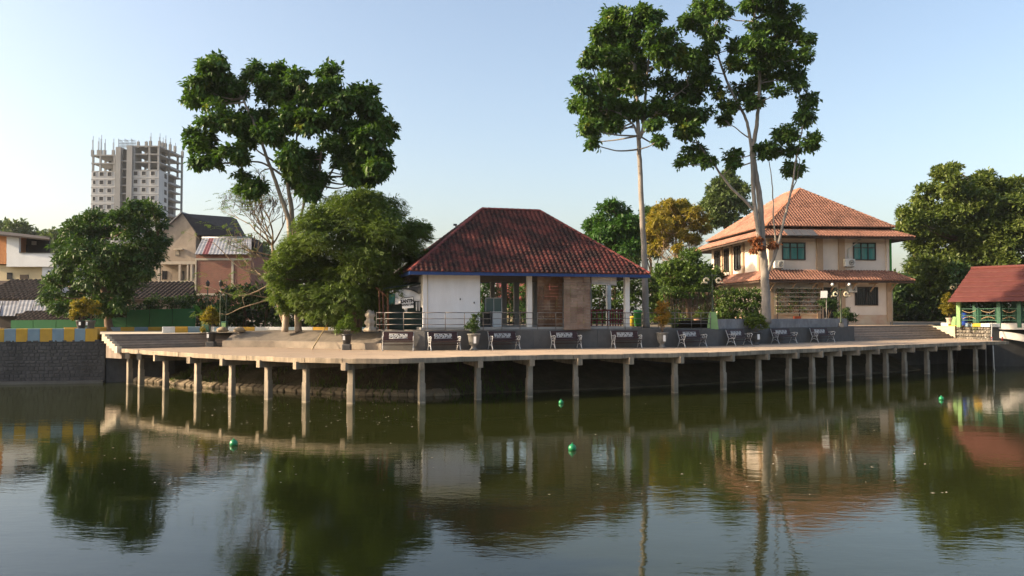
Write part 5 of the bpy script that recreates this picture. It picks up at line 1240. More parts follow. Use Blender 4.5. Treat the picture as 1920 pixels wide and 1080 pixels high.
for i in range(6):
    m = MB(); w_ = (La + 1.9) / 6; m.bbox(A0 + ad * (-1.8 + w_ * (i + .5)) + an * .55 + UP * 2.8, ad, an, UP, w_ / 2 - .002, .7, .12, .02); m.build('coping_block', M['paint_w'] if i in (0, 5) else (M['paint_y'] if i in (1, 2, 4) else M['paint_b']), ab)
bar_ = thing('plastic_barrel', 'blue plastic barrel behind the green bridge railing', 'barrel', BO + bu * BS(1806, 590, 1.2)[0] + bv * 1.2 + UP * (FLb - .2))
m = MB(); m.lathe(ORG[bar_.name], [(.24, 0), (.27, .1), (.27, .4), (.285, .43), (.27, .46), (.27, .8), (.22, .88), (.2, .88)], 16); m.build('drum', M['blue_barrel'], bar_)
m = MB(); m.lathe(ORG[bar_.name] + UP * .881, [(.2, 0), (.2, .03), (.03, .04)], 16); m.build('lid', M['blue_barrel'], bar_)
m = MB(); q = P(1866, 640, 51.6); m.tube([P(1860, 606, 54.5), P(1859, 630, 54), P(1860, 636, 53), P(1862, 650, 50.8), P(1864, 690, 50.8), Vector((P(1866, 716, 50.8).x, 50.8, -.1))], .03, 6); tag(m.build('water_hose', M['hose']), 'thin white hose hanging from the bridge to the water', 'hose')
for px, lb in ((1860, 'red painted peg at the deck end beside the hose'), (1879.5, 'red painted peg at the far right tip of the deck')):
    p = G(px, 638.5, ZD); m = MB(); m.lathe(p, [(.05, 0), (.05, .10), (.035, .12), (.035, .18), (.055, .19), (.05, .23)], 10); tag(m.build('mooring_peg', M['red_spot']), lb, 'peg')
# ================================================================ BENCHES
def make_bench():
    t = thing('garden_bench', 'x', 'bench', (0, 0, 0), 'cast iron benches along the wall')
    W = .72
    for sx in (-1, 1):
        x = sx * W; q = MB()
        q.tube([(x, -.36, 0), (x, -.27, .16), (x, -.20, .38), (x, -.30, .44)], [.026, .022, .022, .022], 6)          # front leg
        q.tube([(x, .30, 0), (x, .20, .18), (x, .12, .38), (x, .22, .60), (x, .33, .88)], [.026, .022, .024, .022, .018], 6)  # rear leg and back post
        q.tube([(x, -.30, .44), (x, -.1, .41), (x, .13, .40)], .022, 6)
        q.tube([(x, -.27, .44), (x, -.31, .56), (x, -.36, .64), (x, -.27, .68), (x, -.05, .655), (x, .20, .62)], .02, 6)       # arm rest
        q.tube([(x, -.20, .18), (x, -.03, .27), (x, .20, .18)], .014, 6)
        q.tube([(x + .001, -.10 + .09 * math.cos(a), .54 + .075 * math.sin(a)) for a in [i * 2 * math.pi / 12 for i in range(13)]], .013, 5, False)
        q.build('side_frame', M['cast_white'], t)
    for i, y in enumerate((-.27, -.14, -.01, .11)):
        q = MB(); q.bbox((0, y, .435), Vector((1, 0, 0)), Vector((0, 1, 0)), UP, W + .01, .055, .018, .006); q.build('seat_slat', M['maroon'], t)
    bd = Vector((0, .33, .88)) - Vector((0, .12, .38)); bd.normalize(); bn = Vector((0, bd.z, -bd.y))
    for k, hh in ((.12, .045), (.47, .045)):
        q = MB(); c = Vector((0, .12, .40)) + bd * k; q.bbox(c - bn * .03, Vector((1, 0, 0)), bn, bd, W + .0, .016, hh, .006); q.build('back_slat', M['maroon'], t)
    for sx in (-1, 1):
        q = MB(); c = Vector((sx * .575, .12, .40)) + bd * .295; q.bbox(c - bn * .03, Vector((1, 0, 0)), bn, bd, .135, .014, .125, .006); q.build('back_panel', M['maroon'], t)
    q = MB(); c0 = Vector((0, .12, .40)) + bd * .295 - bn * .03     # filigree casting between the back slats
    X = Vector((1, 0, 0))
    def pt(a, b): return c0 + X * a + bd * b - bn * .01
    for i in range(7):
        cx = -.375 + i * .125; s = 1 if i % 2 == 0 else -1
        q.tube([pt(cx + .055 * math.cos(a), s * .03 + .055 * math.sin(a)) for a in [k * 1.6 * math.pi / 9 + i for k in range(10)]], .013, 5)
        q.tube([pt(cx - .06, -s * .10), pt(cx - .02, -s * .03), pt(cx + .02, s * .04), pt(cx + .065, s * .105)], .012, 5)
        q.tube([pt(cx - .05, s * .10), pt(cx, s * .085), pt(cx + .05, s * .045)], .011, 5)
        for k in range(3):
            a = i * 2.1 + k * 2.2; p = pt(cx + .035 * math.cos(a), .06 * math.sin(a)); q.obox(p, (X * math.cos(a) + bd * math.sin(a)), (X * -math.sin(a) + bd * math.cos(a)), bn, .026, .015, .006)
    q.tube([pt(-.44, .122), pt(.44, .122)], .009, 5); q.tube([pt(-.44, -.122), pt(.44, -.122)], .009, 5)
    q.build('filigree', M['cast_white'], t)
    q = MB(); q.bar((-W, .02, .27), (W, .02, .27), .02, .02); q.bar((-W, -.22, .30), (W, -.22, .30), .018, .018); q.build('stretcher', M['maroon'], t)
    return t
BENCH = [(747, 'bench in dappled shade farthest left, below the canteen stall'), (833, 'bench in front of the white pavilion wall, left of the conical potted shrub'),
         (945, 'bench just right of the conical potted shrub'), (1061, 'bench below the long bamboo blind'), (1174, 'bench below the right pavilion column, left of the orange shrub'),
         (1297, 'bench right of the orange potted shrub'), (1385, 'bench left of the green shrub in the dark pot'), (1469, 'bench right of the green shrub in the dark pot'), (1541, 'bench farthest right, turned most to the side')]
b0 = make_bench(); BF = np.array(off(BK, -.55))
for i, (px, lb) in enumerate(BENCH):
    p, d = at_px(BF, px); o = b0 if i == 0 else copy_tree(b0)
    if px == 747: d = np.array([math.cos(R(4)), math.sin(R(4))])
    o.location = (p[0], p[1], ZD + .002); o.rotation_euler.z = math.atan2(d[1], d[0]) - (R(8) if px > 1340 else 0) + R(random.uniform(-2.5, 2.5))
    o['label'] = 'dark ' + lb

# ================================================================ LEAVES
def leaf_mesh(name, C, Dm, U, L, W, mat, parent=None, droop=.15):
    n = len(C); Dm = Dm / np.linalg.norm(Dm, axis=1, keepdims=True)
    S = np.cross(Dm, U); S /= np.linalg.norm(S, axis=1, keepdims=True) + 1e-9; Nn = np.cross(S, Dm)
    L = np.broadcast_to(L, n)[:, None]; W = np.broadcast_to(W, n)[:, None]
    V = np.empty((n, 4, 3)); V[:, 0] = C; mid = C + Dm * L * .48
    V[:, 1] = mid + S * W * .5 + Nn * W * .14; V[:, 2] = C + Dm * L - Nn * L * droop; V[:, 3] = mid - S * W * .5 + Nn * W * .14
    b = (np.arange(n) * 4)[:, None, None]; F = (np.array([[0, 1, 2], [0, 2, 3]])[None] + b).reshape(-1, 3)
    return obj_np(name, V.reshape(-1, 3), F, mat, parent)
def unit(n):
    v = rng.normal(size=(n, 3)); return v / np.linalg.norm(v, axis=1, keepdims=True)
def clump_points(clumps, dens, sub=10, subr=.5, flat=.85, hollow=.45):
    """points and outward directions spread through lumpy clumps; dens: leaves per square metre of clump surface"""
    PT, DR = [], []
    for c, r in clumps:
        c = np.array(c, float); n = max(12, int(dens * 12.6 * r * r)); sc = unit(sub); sc[:, 2] = sc[:, 2] * .9 + .08
        sr = r * subr * rng.uniform(.7, 1.25, sub); ctr = c + sc * (r * .62) * np.array([1, 1, flat])
        k = rng.integers(0, sub, n); d = unit(n); d[:, 2] = np.where(d[:, 2] < -.3, d[:, 2] * -.5, d[:, 2]); rad = sr[k] * (hollow + (1 - hollow) * rng.random(n) ** .5)
        PT.append(ctr[k] + d * rad[:, None] * np.array([1, 1, flat])); DR.append(d * .65 + sc[k] * .5)
    return np.concatenate(PT), np.concatenate(DR)
def crown(parent, clumps, dens, L, W, mat, name='crown', droop=.25, rosette=1, wild=.55, up=.8, **kw):
    p, d = clump_points(clumps, dens / rosette, **kw)
    if rosette > 1:
        p = np.repeat(p, rosette, 0); d = np.repeat(d, rosette, 0); p = p + rng.normal(0, L * .25, p.shape)
    n = len(p); dd = d * .8 + rng.normal(0, wild, (n, 3)); dd[:, 2] -= droop
    U = np.tile([0, 0, 1.0], (n, 1)) * up + d * .6 + rng.normal(0, .3, (n, 3))
    s = rng.uniform(.45, 1.3, n)
    return leaf_mesh(name, p, dd, U, L * s, W * s, mat, parent)
def px_clumps(lst, Y, depth=1.6, back=.5, seed=1, scale=1.0):
    """lumps noted as (x, y, radius) in the photograph, set at depths round Y; extra lumps fill the far side"""
    rd = random.Random(seed); out = []
    for x, y, r in lst:
        dy = rd.uniform(-depth, depth * .6); Yc = Y + dy; out.append((P(x, y, Yc), r * Yc / 1500 * scale))
        if rd.random() < back: Yb = Y + rd.uniform(depth * .6, depth * 1.5); out.append((P(x + rd.uniform(-.4, .4) * r, y + rd.uniform(-.3, .3) * r, Yb), r * Y / 1500 * .9))
    return out
def limb(q, pts, r0, r1, n=8, wob=.0, seed=0):
    rd = random.Random(seed); m = len(pts); P3 = smooth3(pts, 5)
    k = len(P3); rad = [r0 + (r1 - r0) * (i / (k - 1)) ** .8 for i in range(k)]
    P3 = [p + Vector((rd.uniform(-1, 1), rd.uniform(-1, 1), 0)) * wob * (0 < i < k - 1) for i, p in enumerate(P3)]
    q.tube(P3, rad, n); return P3
def smooth3(pts, n=5):
    p = [Vector(q) for q in pts]; out = []
    for i in range(len(p) - 1):
        a, b, c, d = p[max(i - 1, 0)], p[i], p[i + 1], p[min(i + 2, len(p) - 1)]
        for k in range(n):
            t = k / n; out.append(.5 * ((2 * b) + (c - a) * t + (2 * a - 5 * b + 4 * c - d) * t * t + (3 * b - a - 3 * c + d) * t ** 3))
    out.append(p[-1]); return out
def twigs_to(q, clumps, stems, r=.05, seed=0, lift=.5):
    rd = random.Random(seed)
    allp = [p for s_ in stems for p in s_]
    for c, rr in clumps:
        c = Vector(c); best = min(allp, key=lambda p: (p - c).length + max(0, (p.z - c.z)) * 2.5 + (0 if p.z > stems[0][0].z + 2 else 30))
        dist = (best - c).length
        if dist < rr * .5: continue
        mid = best.lerp(c, .5) + Vector((rd.uniform(-.2, .2), rd.uniform(-.2, .2), -.10 * dist * lift + rd.uniform(-.1, .1)))
        limb(q, [best, mid, c, c + (c - mid).normalized() * rr * .4], min(r, .025 + .012 * dist), .012, 6, .02, rd.random())
def tree(name, label, base, group=None): return thing(name, label, 'tree', base, group)

# ---------------------------------------------------------------- tall tree, left
Y = 42.8
t = tree('tall_tree', 'tall dark green tree with several bare pale stems left of the pavilion', P(548, 618, Y), None)
CL = [(404, 133, 32), (378, 165, 34), (415, 176, 40), (404, 221, 38), (371, 265, 34), (397, 302, 27), (437, 287, 26), (478, 139, 27), (522, 136, 20), (556, 142, 19), (508, 173, 35), (552, 176, 35),
      (619, 142, 27), (619, 165, 26), (589, 185, 36), (485, 221, 36), (537, 228, 42), (589, 232, 40), (645, 191, 35), (682, 176, 26), (682, 221, 42), (715, 240, 27), (645, 247, 35), (693, 265, 33),
      (682, 302, 38), (708, 317, 24), (660, 322, 20), (497, 250, 22), (548, 287, 26), (552, 321, 26), (563, 350, 24), (584, 300, 20), (440, 240, 28), (360, 190, 20), (520, 270, 22), (450, 300, 16), (372, 310, 17), (660, 280, 22), (405, 118, 20), (695, 195, 20), (565, 330, 28), (577, 362, 24), (602, 340, 18), (545, 300, 26), (692, 332, 26), (668, 342, 20), (716, 298, 24), (620, 270, 24), (470, 262, 20), (640, 300, 18)]
SM = [(471, 354, 24), (452, 335, 15), (486, 350, 14)]
cl = px_clumps(CL, Y, 1.7, .4, 3, .92); cs = px_clumps(SM, Y, .3, 0, 4); stems = []
q = MB()
stems.append(limb(q, [P(534, 622, Y), P(538, 560, Y), P(543, 430, Y + .1), P(527, 370, Y), P(508, 317, Y - .2), P(478, 235, Y - .3), P(455, 185, Y)], .185, .05, 12, .015, 1))
stems.append(limb(q, [P(560, 622, Y + .3), P(556, 560, Y + .4), P(548, 406, Y + .4), P(541, 354, Y + .4), P(532, 265, Y + .5), P(535, 190, Y + .6)], .20, .05, 12, .015, 2))
stems.append(limb(q, [P(552, 450, Y + .4), P(570, 380, Y), P(566, 330, Y - .2), P(556, 280, Y - .2), P(560, 200, Y)], .085, .04, 8, .015, 3))
stems.append(limb(q, [P(550, 440, Y + .4), P(590, 380, Y + .6), P(598, 330, Y + .6), P(602, 291, Y + .5), P(606, 240, Y + .5), P(615, 170, Y + .4)], .09, .04, 8, .015, 4))
stems.append(limb(q, [P(552, 450, Y + .4), P(596, 372, Y + .8), P(621, 323, Y + .7), P(641, 287, Y + .5), P(668, 240, Y + .3)], .085, .035, 8, .015, 5))
stems.append(limb(q, [P(543, 340, Y + .4), P(520, 322, Y + .2), P(490, 305, Y), P(455, 301, Y), P(430, 285, Y)], .08, .03, 8, .015, 6))
stems.append(limb(q, [P(540, 320, Y + .4), P(510, 300, Y + .2), P(480, 280, Y + .2), P(465, 255, Y)], .07, .03, 8, .015, 7))
limb(q, [P(506, 316, Y - .1), P(490, 322, Y - .1), P(484, 340, Y), P(478, 352, Y)], .04, .015, 6, .01, 8)
q.build('trunk', M['bark_pale'], t)
q = MB(); twigs_to(q, cl, stems, .06, 5); q.build('branches', M['bark_pale'], t)
crown(t, cl + cs, 135, .30, .17, M['leaf_tall'], droop=.55, rosette=4, wild=.6)

# ---------------------------------------------------------------- feathery spreading tree
def sprays(parent, clumps, centre, n, rl, leaf, mat, droop=.35, pairs=7, name='crown', shell=.35):
    A = np.array([[*c] for c, r in clumps]); Rr = np.array([r for c, r in clumps]); pr = Rr ** 2 / np.sum(Rr ** 2)
    k = rng.choice(len(clumps), n, p=pr); d = unit(n); d[:, 2] = d[:, 2] * .75 + .15
    pos = A[k] + d * (Rr[k] * (1 - shell + shell * rng.random(n) ** .6))[:, None] * np.array([1, 1, .8])
    out = pos - np.array(centre); out /= np.linalg.norm(out, axis=1, keepdims=True)
    h = out.copy(); h[:, 2] = 0; h /= np.linalg.norm(h, axis=1, keepdims=True) + 1e-9
    dr = h * .7 + rng.normal(0, .7, (n, 3)); dr[:, 2] = out[:, 2] * .3 - droop * rng.uniform(.3, 1.5, n); dr /= np.linalg.norm(dr, axis=1, keepdims=True)
    Uz = np.tile([0, 0, 1.0], (n, 1)) + out * .6 + rng.normal(0, .45, (n, 3)); S = np.cross(dr, Uz); S /= np.linalg.norm(S, axis=1, keepdims=True); Nn = np.cross(S, dr)
    L = rl * rng.uniform(.6, 1.2, n); C, Dd, Uu = [], [], []
    for j in range(pairs):
        f = (j + .5) / pairs; p = pos + dr * (L * f)[:, None] - Nn * (L * .25 * f * f)[:, None]
        for sg in (-1, 1): C.append(p); Dd.append(S * sg + dr * .5 + rng.normal(0, .12, (n, 3))); Uu.append(Nn + rng.normal(0, .15, (n, 3)))
    C, Dd, Uu = np.concatenate(C), np.concatenate(Dd), np.concatenate(Uu); s = rng.uniform(.7, 1.2, len(C))
    return leaf_mesh(name, C, Dd, Uu, leaf * s, leaf * .42 * s, mat, parent, .1)
Y = 41.6
t = tree('feathery_tree', 'broad feathery leaved tree drooping over the terrace beside the pavilion', P(668, 620, Y))
FC = [(650, 430, 80), (600, 450, 72), (705, 440, 76), (640, 385, 42), (690, 378, 38), (728, 398, 42), (595, 412, 40), (762, 440, 44), (788, 440, 20), (560, 500, 60), (620, 510, 75), (690, 505, 75), (745, 490, 52),
      (535, 545, 36), (585, 560, 48), (645, 565, 52), (705, 560, 42), (548, 578, 26), (610, 590, 34), (668, 592, 36), (640, 605, 22), (520, 520, 24), (508, 498, 12), (770, 470, 30), (735, 530, 26), (560, 470, 40), (522, 565, 16), (800, 428, 10)]
fc = px_clumps(FC, Y, 1.7, .5, 8); q = MB(); top = P(655, 470, Y); stems = []
for i, (bx, pts) in enumerate([(668, [(668, 624), (664, 590), (650, 540), (640, 470), (645, 410)]), (672, [(672, 624), (680, 580), (700, 530), (725, 470), (740, 420)]), (664, [(664, 624), (650, 585), (615, 540), (580, 500), (560, 480)])]):
    stems.append(limb(q, [P(x, y, Y + .3 * j * (1 if i else -1) * .5) for j, (x, y) in enumerate(pts)], .19 - .03 * i, .04, 10, .03, i))
q.build('trunk', M['bark_brown'], t); q = MB(); twigs_to(q, fc, stems, .06, 6); q.build('branches', M['bark_brown'], t)
fsub = []
for c, r in fc:
    fsub.append((Vector(c), r * .88))
    for k in range(7):
        d = Vector(unit(1)[0]); d.z = abs(d.z) * .9 - .2; fsub.append((Vector(c) + d * r * .68, r * rng.uniform(.34, .5)))
for k in range(90): fsub.append((P(rng.uniform(540, 755), rng.uniform(480, 590), Y + rng.uniform(-1.2, .8)), rng.uniform(.4, .6)))
sprays(t, fsub, P(650, 580, Y + .3), 17000, .36, .115, M['leaf_feather'], .42, 6, shell=.6)
crown(t, [(c, r * 1.06) for c, r in fsub], 34, .17, .065, M['leaf_feather'], 'inner_foliage', rosette=3, droop=.5, sub=14, subr=.42)

# ---------------------------------------------------------------- half bare pod tree
Y = 46.0
t = tree('pod_tree', 'half bare tree with dry pods and sparse feathery leaves behind the brick house view', P(532, 615, Y))
t['label'] = 'half bare spindly tree with dark dry pods in front of the brick house'
rd = random.Random(21); q = MB(); tips = []
def grow(p, d, L, r, lev):
    n = 4; pts = [p]; dd = d.copy()
    for i in range(n):
        dd = (dd + Vector((rd.uniform(-.24, .24), rd.uniform(-.24, .24), rd.uniform(-.10, .2)))).normalized(); pts.append(pts[-1] + dd * L / n)
    q.tube(pts, [r * (1 - .45 * i / n) for i in range(n + 1)], 6 if lev < 2 else 4)
    if lev >= 4: tips.append((pts[-1], dd)); return
    for i in range(3 if lev < 3 else 2):
        k = rd.choice((2, 3, 4)); nd = (dd + Vector((rd.uniform(-.95, .95), rd.uniform(-.7, .7), rd.uniform(-.35, .55)))).normalized(); grow(pts[k], nd, L * rd.uniform(.6, .82), r * .55, lev + 1)
    if lev >= 2: tips.append((pts[-1], dd))
for pts, r in (([(536, 620), (528, 560), (517, 500), (510, 460)], .13), ([(536, 620), (520, 570), (508, 520), (512, 450)], .09)):
    s_ = limb(q, [P(x, y, Y) for x, y in pts], r, r * .55, 8, .02, 3); e = s_[-1]
    for k in range(4): grow(e, Vector((rd.uniform(-.8, .5), rd.uniform(-.5, .5), rd.uniform(.3, 1))).normalized(), 1.7, r * .45, 1)
    for k in (6, 9, 12): grow(s_[k], Vector((rd.uniform(-1.3, -.5), rd.uniform(-.5, .5), rd.uniform(-.05, .35))).normalized(), 1.6, r * .4, 2)
for a, b, c in (((508, 520), (455, 505), (400, 455)), ((512, 560), (460, 575), (425, 590)), ((515, 530), (455, 555), (410, 545))):
    s_ = limb(q, [P(*a, Y), P(*b, Y - .3), P(*c, Y - .5)], .05, .02, 6, .03, 4); grow(s_[-1], Vector((-1, 0, .2)).normalized(), 1.0, .018, 3); grow(s_[5], Vector((-.6, 0, .7)).normalized(), 1.1, .018, 3)
q.build('branches', M['twig'], t)
q = MB()
for p, d in tips:
    if rd.random() < .3:
        for k in range(rd.randint(1, 3)): a = p + Vector((rd.uniform(-.15, .15), rd.uniform(-.1, .1), 0)); q.tube([a, a + Vector((rd.uniform(-.08, .08), 0, -.18)), a + Vector((rd.uniform(-.12, .12), 0, -.38))], [.01, .022, .006], 5)
q.build('pods', M['pod'], t, 'stuff')
tc = [(p, .34) for p, d in tips if p.x < P(505, 500, Y).x or rd.random() < .25] + [(P(x, y, Y), r * .031) for x, y, r in ((400, 375, 12), (425, 385, 12), (385, 420, 12), (450, 375, 10), (372, 515, 13), (400, 430, 10), (440, 400, 10))]
sprays(t, tc, P(515, 560, Y), 620, .5, .11, M['leaf_feather'], .2, 6, 'leaves', .9)

# ---------------------------------------------------------------- tall trees, right
Y = 47.0
t = tree('tall_tree', 'tall tree with single slender trunk rising just right of the pavilion roof', P(1211, 612, Y))
CD = [(1200, 37, 34), (1150, 37, 25), (1227, 32, 20), (1133, 67, 32), (1180, 73, 36), (1227, 70, 30), (1107, 112, 26), (1147, 110, 36), (1195, 118, 35), (1098, 157, 27), (1147, 160, 38), (1195, 160, 30), (1083, 197, 19), (1123, 200, 38),
      (1167, 207, 28), (1110, 240, 27), (1150, 237, 22), (1110, 270, 14), (1200, 213, 25), (1247, 62, 20), (1240, 110, 32), (1287, 118, 33), (1293, 178, 34), (1253, 160, 30), (1228, 235, 20), (1233, 265, 13), (1275, 210, 30), (1240, 200, 26), (1262, 90, 24), (1310, 150, 22), (1215, 40, 24), (1160, 20, 14), (1205, 20, 16)]
cl = px_clumps(CD, Y, 1.8, .45, 12, .93); stems = []; q = MB()
stems.append(limb(q, [P(1212, 616, Y), P(1210, 560, Y), P(1208, 480, Y), P(1203, 380, Y), P(1199, 300, Y), P(1197, 255, Y), P(1195, 200, Y), P(1190, 120, Y)], .215, .09, 12, .02, 1))
stems.append(limb(q, [P(1197, 262, Y), P(1206, 240, Y), P(1209, 195, Y + .2), P(1213, 150, Y + .3), P(1218, 80, Y)], .13, .05, 8, .02, 2))
stems.append(limb(q, [P(1197, 258, Y), P(1188, 235, Y), P(1165, 215, Y - .3), P(1140, 205, Y)], .08, .03, 8, .02, 3))
stems.append(limb(q, [P(1205, 240, Y), P(1235, 205, Y), P(1265, 180, Y), P(1290, 160, Y)], .09, .03, 8, .02, 4))
q.build('trunk', M['bark_grey'], t); q = MB(); twigs_to(q, cl, stems, .06, 7); q.build('branches', M['bark_grey'], t)
crown(t, cl, 105, .28, .16, M['leaf_tall'], droop=.5, rosette=4, wild=.6)
Y = 47.6
t = tree('tall_tree', 'tallest tree with thick pale forked trunk in front of the two storey house', P(1437, 598, Y))
CE = [(1323, 18, 28), (1303, 43, 27), (1340, 67, 27), (1285, 48, 15), (1350, 20, 20), (1330, 92, 18), (1413, 10, 24), (1447, 10, 30), (1483, 30, 27), (1433, 48, 30), (1467, 62, 34), (1507, 73, 24), (1417, 85, 30), (1380, 90, 20), (1457, 107, 34),
      (1507, 107, 23), (1407, 122, 27), (1375, 122, 20), (1440, 147, 27), (1483, 143, 28), (1460, 173, 17), (1500, 163, 17), (1393, 175, 27), (1412, 197, 17), (1369, 200, 22), (1357, 224, 13), (1349, 178, 14), (1513, 193, 22), (1510, 222, 20),
      (1473, 250, 24), (1517, 267, 25), (1493, 287, 20), (1488, 320, 20), (1437, 287, 24), (1373, 293, 17), (1375, 310, 13), (1287, 250, 28), (1303, 290, 26), (1280, 308, 15), (1325, 302, 16), (1310, 215, 24), (1330, 160, 20), (1360, -20, 25), (1420, -30, 30), (1470, -15, 28), (1321, 130, 18)]
cl = px_clumps(CE, Y, 1.6, .35, 15, .92); stems = []; q = MB()
stems.append(limb(q, [P(1437, 606, Y), P(1436, 560, Y), P(1433, 500, Y), P(1429, 455, Y), P(1427, 420, Y), P(1424, 370, Y), P(1416, 320, Y), P(1412, 280, Y), P(1418, 240, Y), P(1421, 205, Y), P(1424, 120, Y), P(1410, 40, Y)], .285, .07, 14, .02, 1))
stems.append(limb(q, [P(1432, 505, Y), P(1424, 450, Y - .2), P(1417, 400, Y - .3), P(1412, 350, Y - .2), P(1410, 300, Y - .1), P(1405, 250, Y), P(1395, 215, Y), P(1368, 165, Y), P(1345, 100, Y), P(1335, 60, Y)], .16, .05, 10, .02, 2))
stems.append(limb(q, [P(1437, 515, Y), P(1449, 487, Y - .3), P(1460, 452, Y - .4), P(1468, 420, Y - .4), P(1478, 380, Y - .4), P(1486, 345, Y - .3), P(1492, 300, Y - .2), P(1503, 250, Y - .1), P(1512, 200, Y)], .12, .03, 8, .02, 3))
stems.append(limb(q, [P(1456, 462, Y - .4), P(1451, 420, Y - .5), P(1449, 370, Y - .5), P(1446, 330, Y - .4), P(1440, 295, Y - .3)], .055, .02, 8, .02, 4))
stems.append(limb(q, [P(1420, 400, Y - .2), P(1395, 375, Y - .4), P(1365, 345, Y - .5), P(1340, 310, Y - .4), P(1320, 285, Y - .2), P(1295, 245, Y)], .11, .03, 8, .02, 5))
stems.append(limb(q, [P(1474, 400, Y - .4), P(1482, 365, Y - .2), P(1494, 335, Y), P(1500, 300, Y)], .05, .02, 8, .02, 6))
stems.append(limb(q, [P(1410, 262, Y), P(1392, 250, Y), P(1372, 236, Y), P(1345, 240, Y)], .05, .02, 8, .02, 7))
twigs_to(q, cl, stems, .05, 8); q.build('trunk', M['bark_grey'], t)
crown(t, cl, 105, .28, .16, M['leaf_tall'], droop=.5, rosette=4, wild=.6)
crown(t, [(P(1418, 450, Y - .6), .36), (P(1424, 462, Y - .6), .34), (P(1415, 470, Y - .6), .26), (P(1448, 458, Y - .3), .34)], 120, .24, .10, M['leaf_dry'], 'dead_fronds', droop=1.0)

# ---------------------------------------------------------------- other trees
def round_tree(name, label, base_px, Y, lst, mat, L, W, dens, bark='bark_brown', r0=.2, depth=1.6, seed=5, droop=.2, group=None, forks=4, rosette=3, ground=2.6, back=.6):
    b = P(base_px[0], base_px[1], Y); b.z = ground
    t = tree(name, label, b, group); cl = px_clumps(lst, Y, depth, back, seed); q = MB(); rd = random.Random(seed); stems = []
    cx = sum(c.x * r for c, r in cl) / sum(r for c, r in cl); cz = sum(c.z * r for c, r in cl) / sum(r for c, r in cl); top = max(c.z for c, r in cl)
    stems.append(limb(q, [b - UP * .2, b.lerp(Vector((cx, Y, cz)), .4) + Vector((rd.uniform(-.2, .2), 0, 0)), Vector((cx, Y, cz)), Vector((cx + rd.uniform(-.5, .5), Y, cz + (top - cz) * .5))], r0, r0 * .25, 10, .03, seed))
    for k in range(forks):
        c, r = rd.choice([x_ for x_ in cl if x_[0].y > Y + .2] or cl); s0 = stems[0][5 + k % 4]; stems.append(limb(q, [s0, s0.lerp(c, .5) + UP * .2, c], r0 * .45, r0 * .12, 8, .03, k))
    q.build('trunk', M[bark], t); q = MB(); twigs_to(q, cl, stems, r0 * .3, seed); q.build('branches', M[bark], t)
    crown(t, cl, dens, L, W, mat, droop=droop, rosette=rosette); return t
round_tree('broadleaf_tree', 'dense dark broadleaf tree in front of the tower at the left', (207, 600), 50, [(150, 440, 36), (190, 420, 34), (235, 430, 40), (270, 405, 32), (255, 390, 18), (300, 420, 16), (165, 480, 44), (215, 480, 48), (265, 470, 42), (295, 455, 22),
    (130, 500, 34), (180, 525, 42), (235, 525, 40), (270, 510, 24), (110, 530, 26), (150, 550, 28), (95, 552, 18), (200, 545, 26), (120, 470, 24), (140, 420, 16), (290, 490, 16), (175, 408, 16), (300, 400, 12), (285, 392, 14), (150, 572, 22), (190, 568, 24), (110, 562, 20), (230, 555, 20), (85, 565, 12), (110, 578, 18), (170, 582, 22), (228, 576, 18), (140, 590, 15), (200, 585, 18)], M['leaf_dark'], .26, .12, 85, r0=.28, depth=2.4, seed=9, droop=.4)
q = MB(); 
round_tree('big_tree', 'large glossy leaved tree beyond the two storey house at the right', (1800, 605), 70, [(1780, 345, 34), (1745, 375, 34), (1800, 375, 36), (1840, 355, 28), (1880, 365, 34), (1905, 390, 36), (1720, 420, 32), (1765, 415, 40), (1815, 420, 42), (1865, 410, 40),
    (1700, 405, 18), (1735, 460, 36), (1785, 465, 42), (1840, 465, 44), (1890, 450, 42), (1740, 505, 32), (1785, 510, 34), (1830, 505, 34), (1875, 500, 36), (1740, 540, 24), (1775, 545, 22), (1765, 325, 16), (1790, 318, 14), (1940, 420, 50), (1950, 480, 45), (1690, 430, 14),
    (1905, 345, 16), (1850, 330, 14), (1730, 395, 20), (1920, 520, 40), (1828, 440, 38), (1850, 482, 38), (1812, 400, 30), (1845, 385, 28), (1860, 440, 34)], M['leaf_big'], .36, .19, 62, r0=.45, depth=3.2, seed=14, bark='bark_brown', droop=.1, forks=6)
round_tree('round_tree', 'rounded bright green tree above the right slope of the red roof', (1150, 600), 62, [(1150, 405, 30), (1120, 425, 24), (1175, 425, 26), (1140, 440, 32), (1165, 450, 30), (1110, 448, 14), (1190, 440, 14), (1145, 388, 14), (1180, 470, 26), (1150, 470, 28)], M['leaf_round'], .32, .16, 75, r0=.2, seed=17)
round_tree('grey_green_tree', 'grey green tree standing left of the house roof ridge', (1360, 600), 92, [(1362, 350, 26), (1340, 362, 20), (1385, 360, 20), (1350, 382, 28), (1380, 385, 24), (1330, 388, 16), (1360, 410, 28), (1335, 415, 18), (1395, 395, 12), (1365, 330, 12)], M['leaf_far'], .42, .22, 55, r0=.3, seed=19)
round_tree('yellowing_tree', 'yellowing tree with brown twiggy lower crown right of the slender trunk', (1275, 600), 76, [(1245, 400, 24), (1275, 392, 22), (1300, 400, 18), (1235, 425, 22), (1268, 418, 24), (1300, 425, 16), (1225, 410, 12), (1220, 440, 18), (1243, 455, 20), (1318, 412, 14), (1285, 442, 16), (1262, 440, 18), (1255, 385, 12), (1300, 450, 14), (1322, 432, 12), (1230, 470, 16), (1270, 465, 14)], M['leaf_yellow'], .26, .12, 120, r0=.16, bark='twig', seed=23, forks=8)
t = bpy.data.objects['yellowing_tree']; q = MB(); rd = random.Random(31)
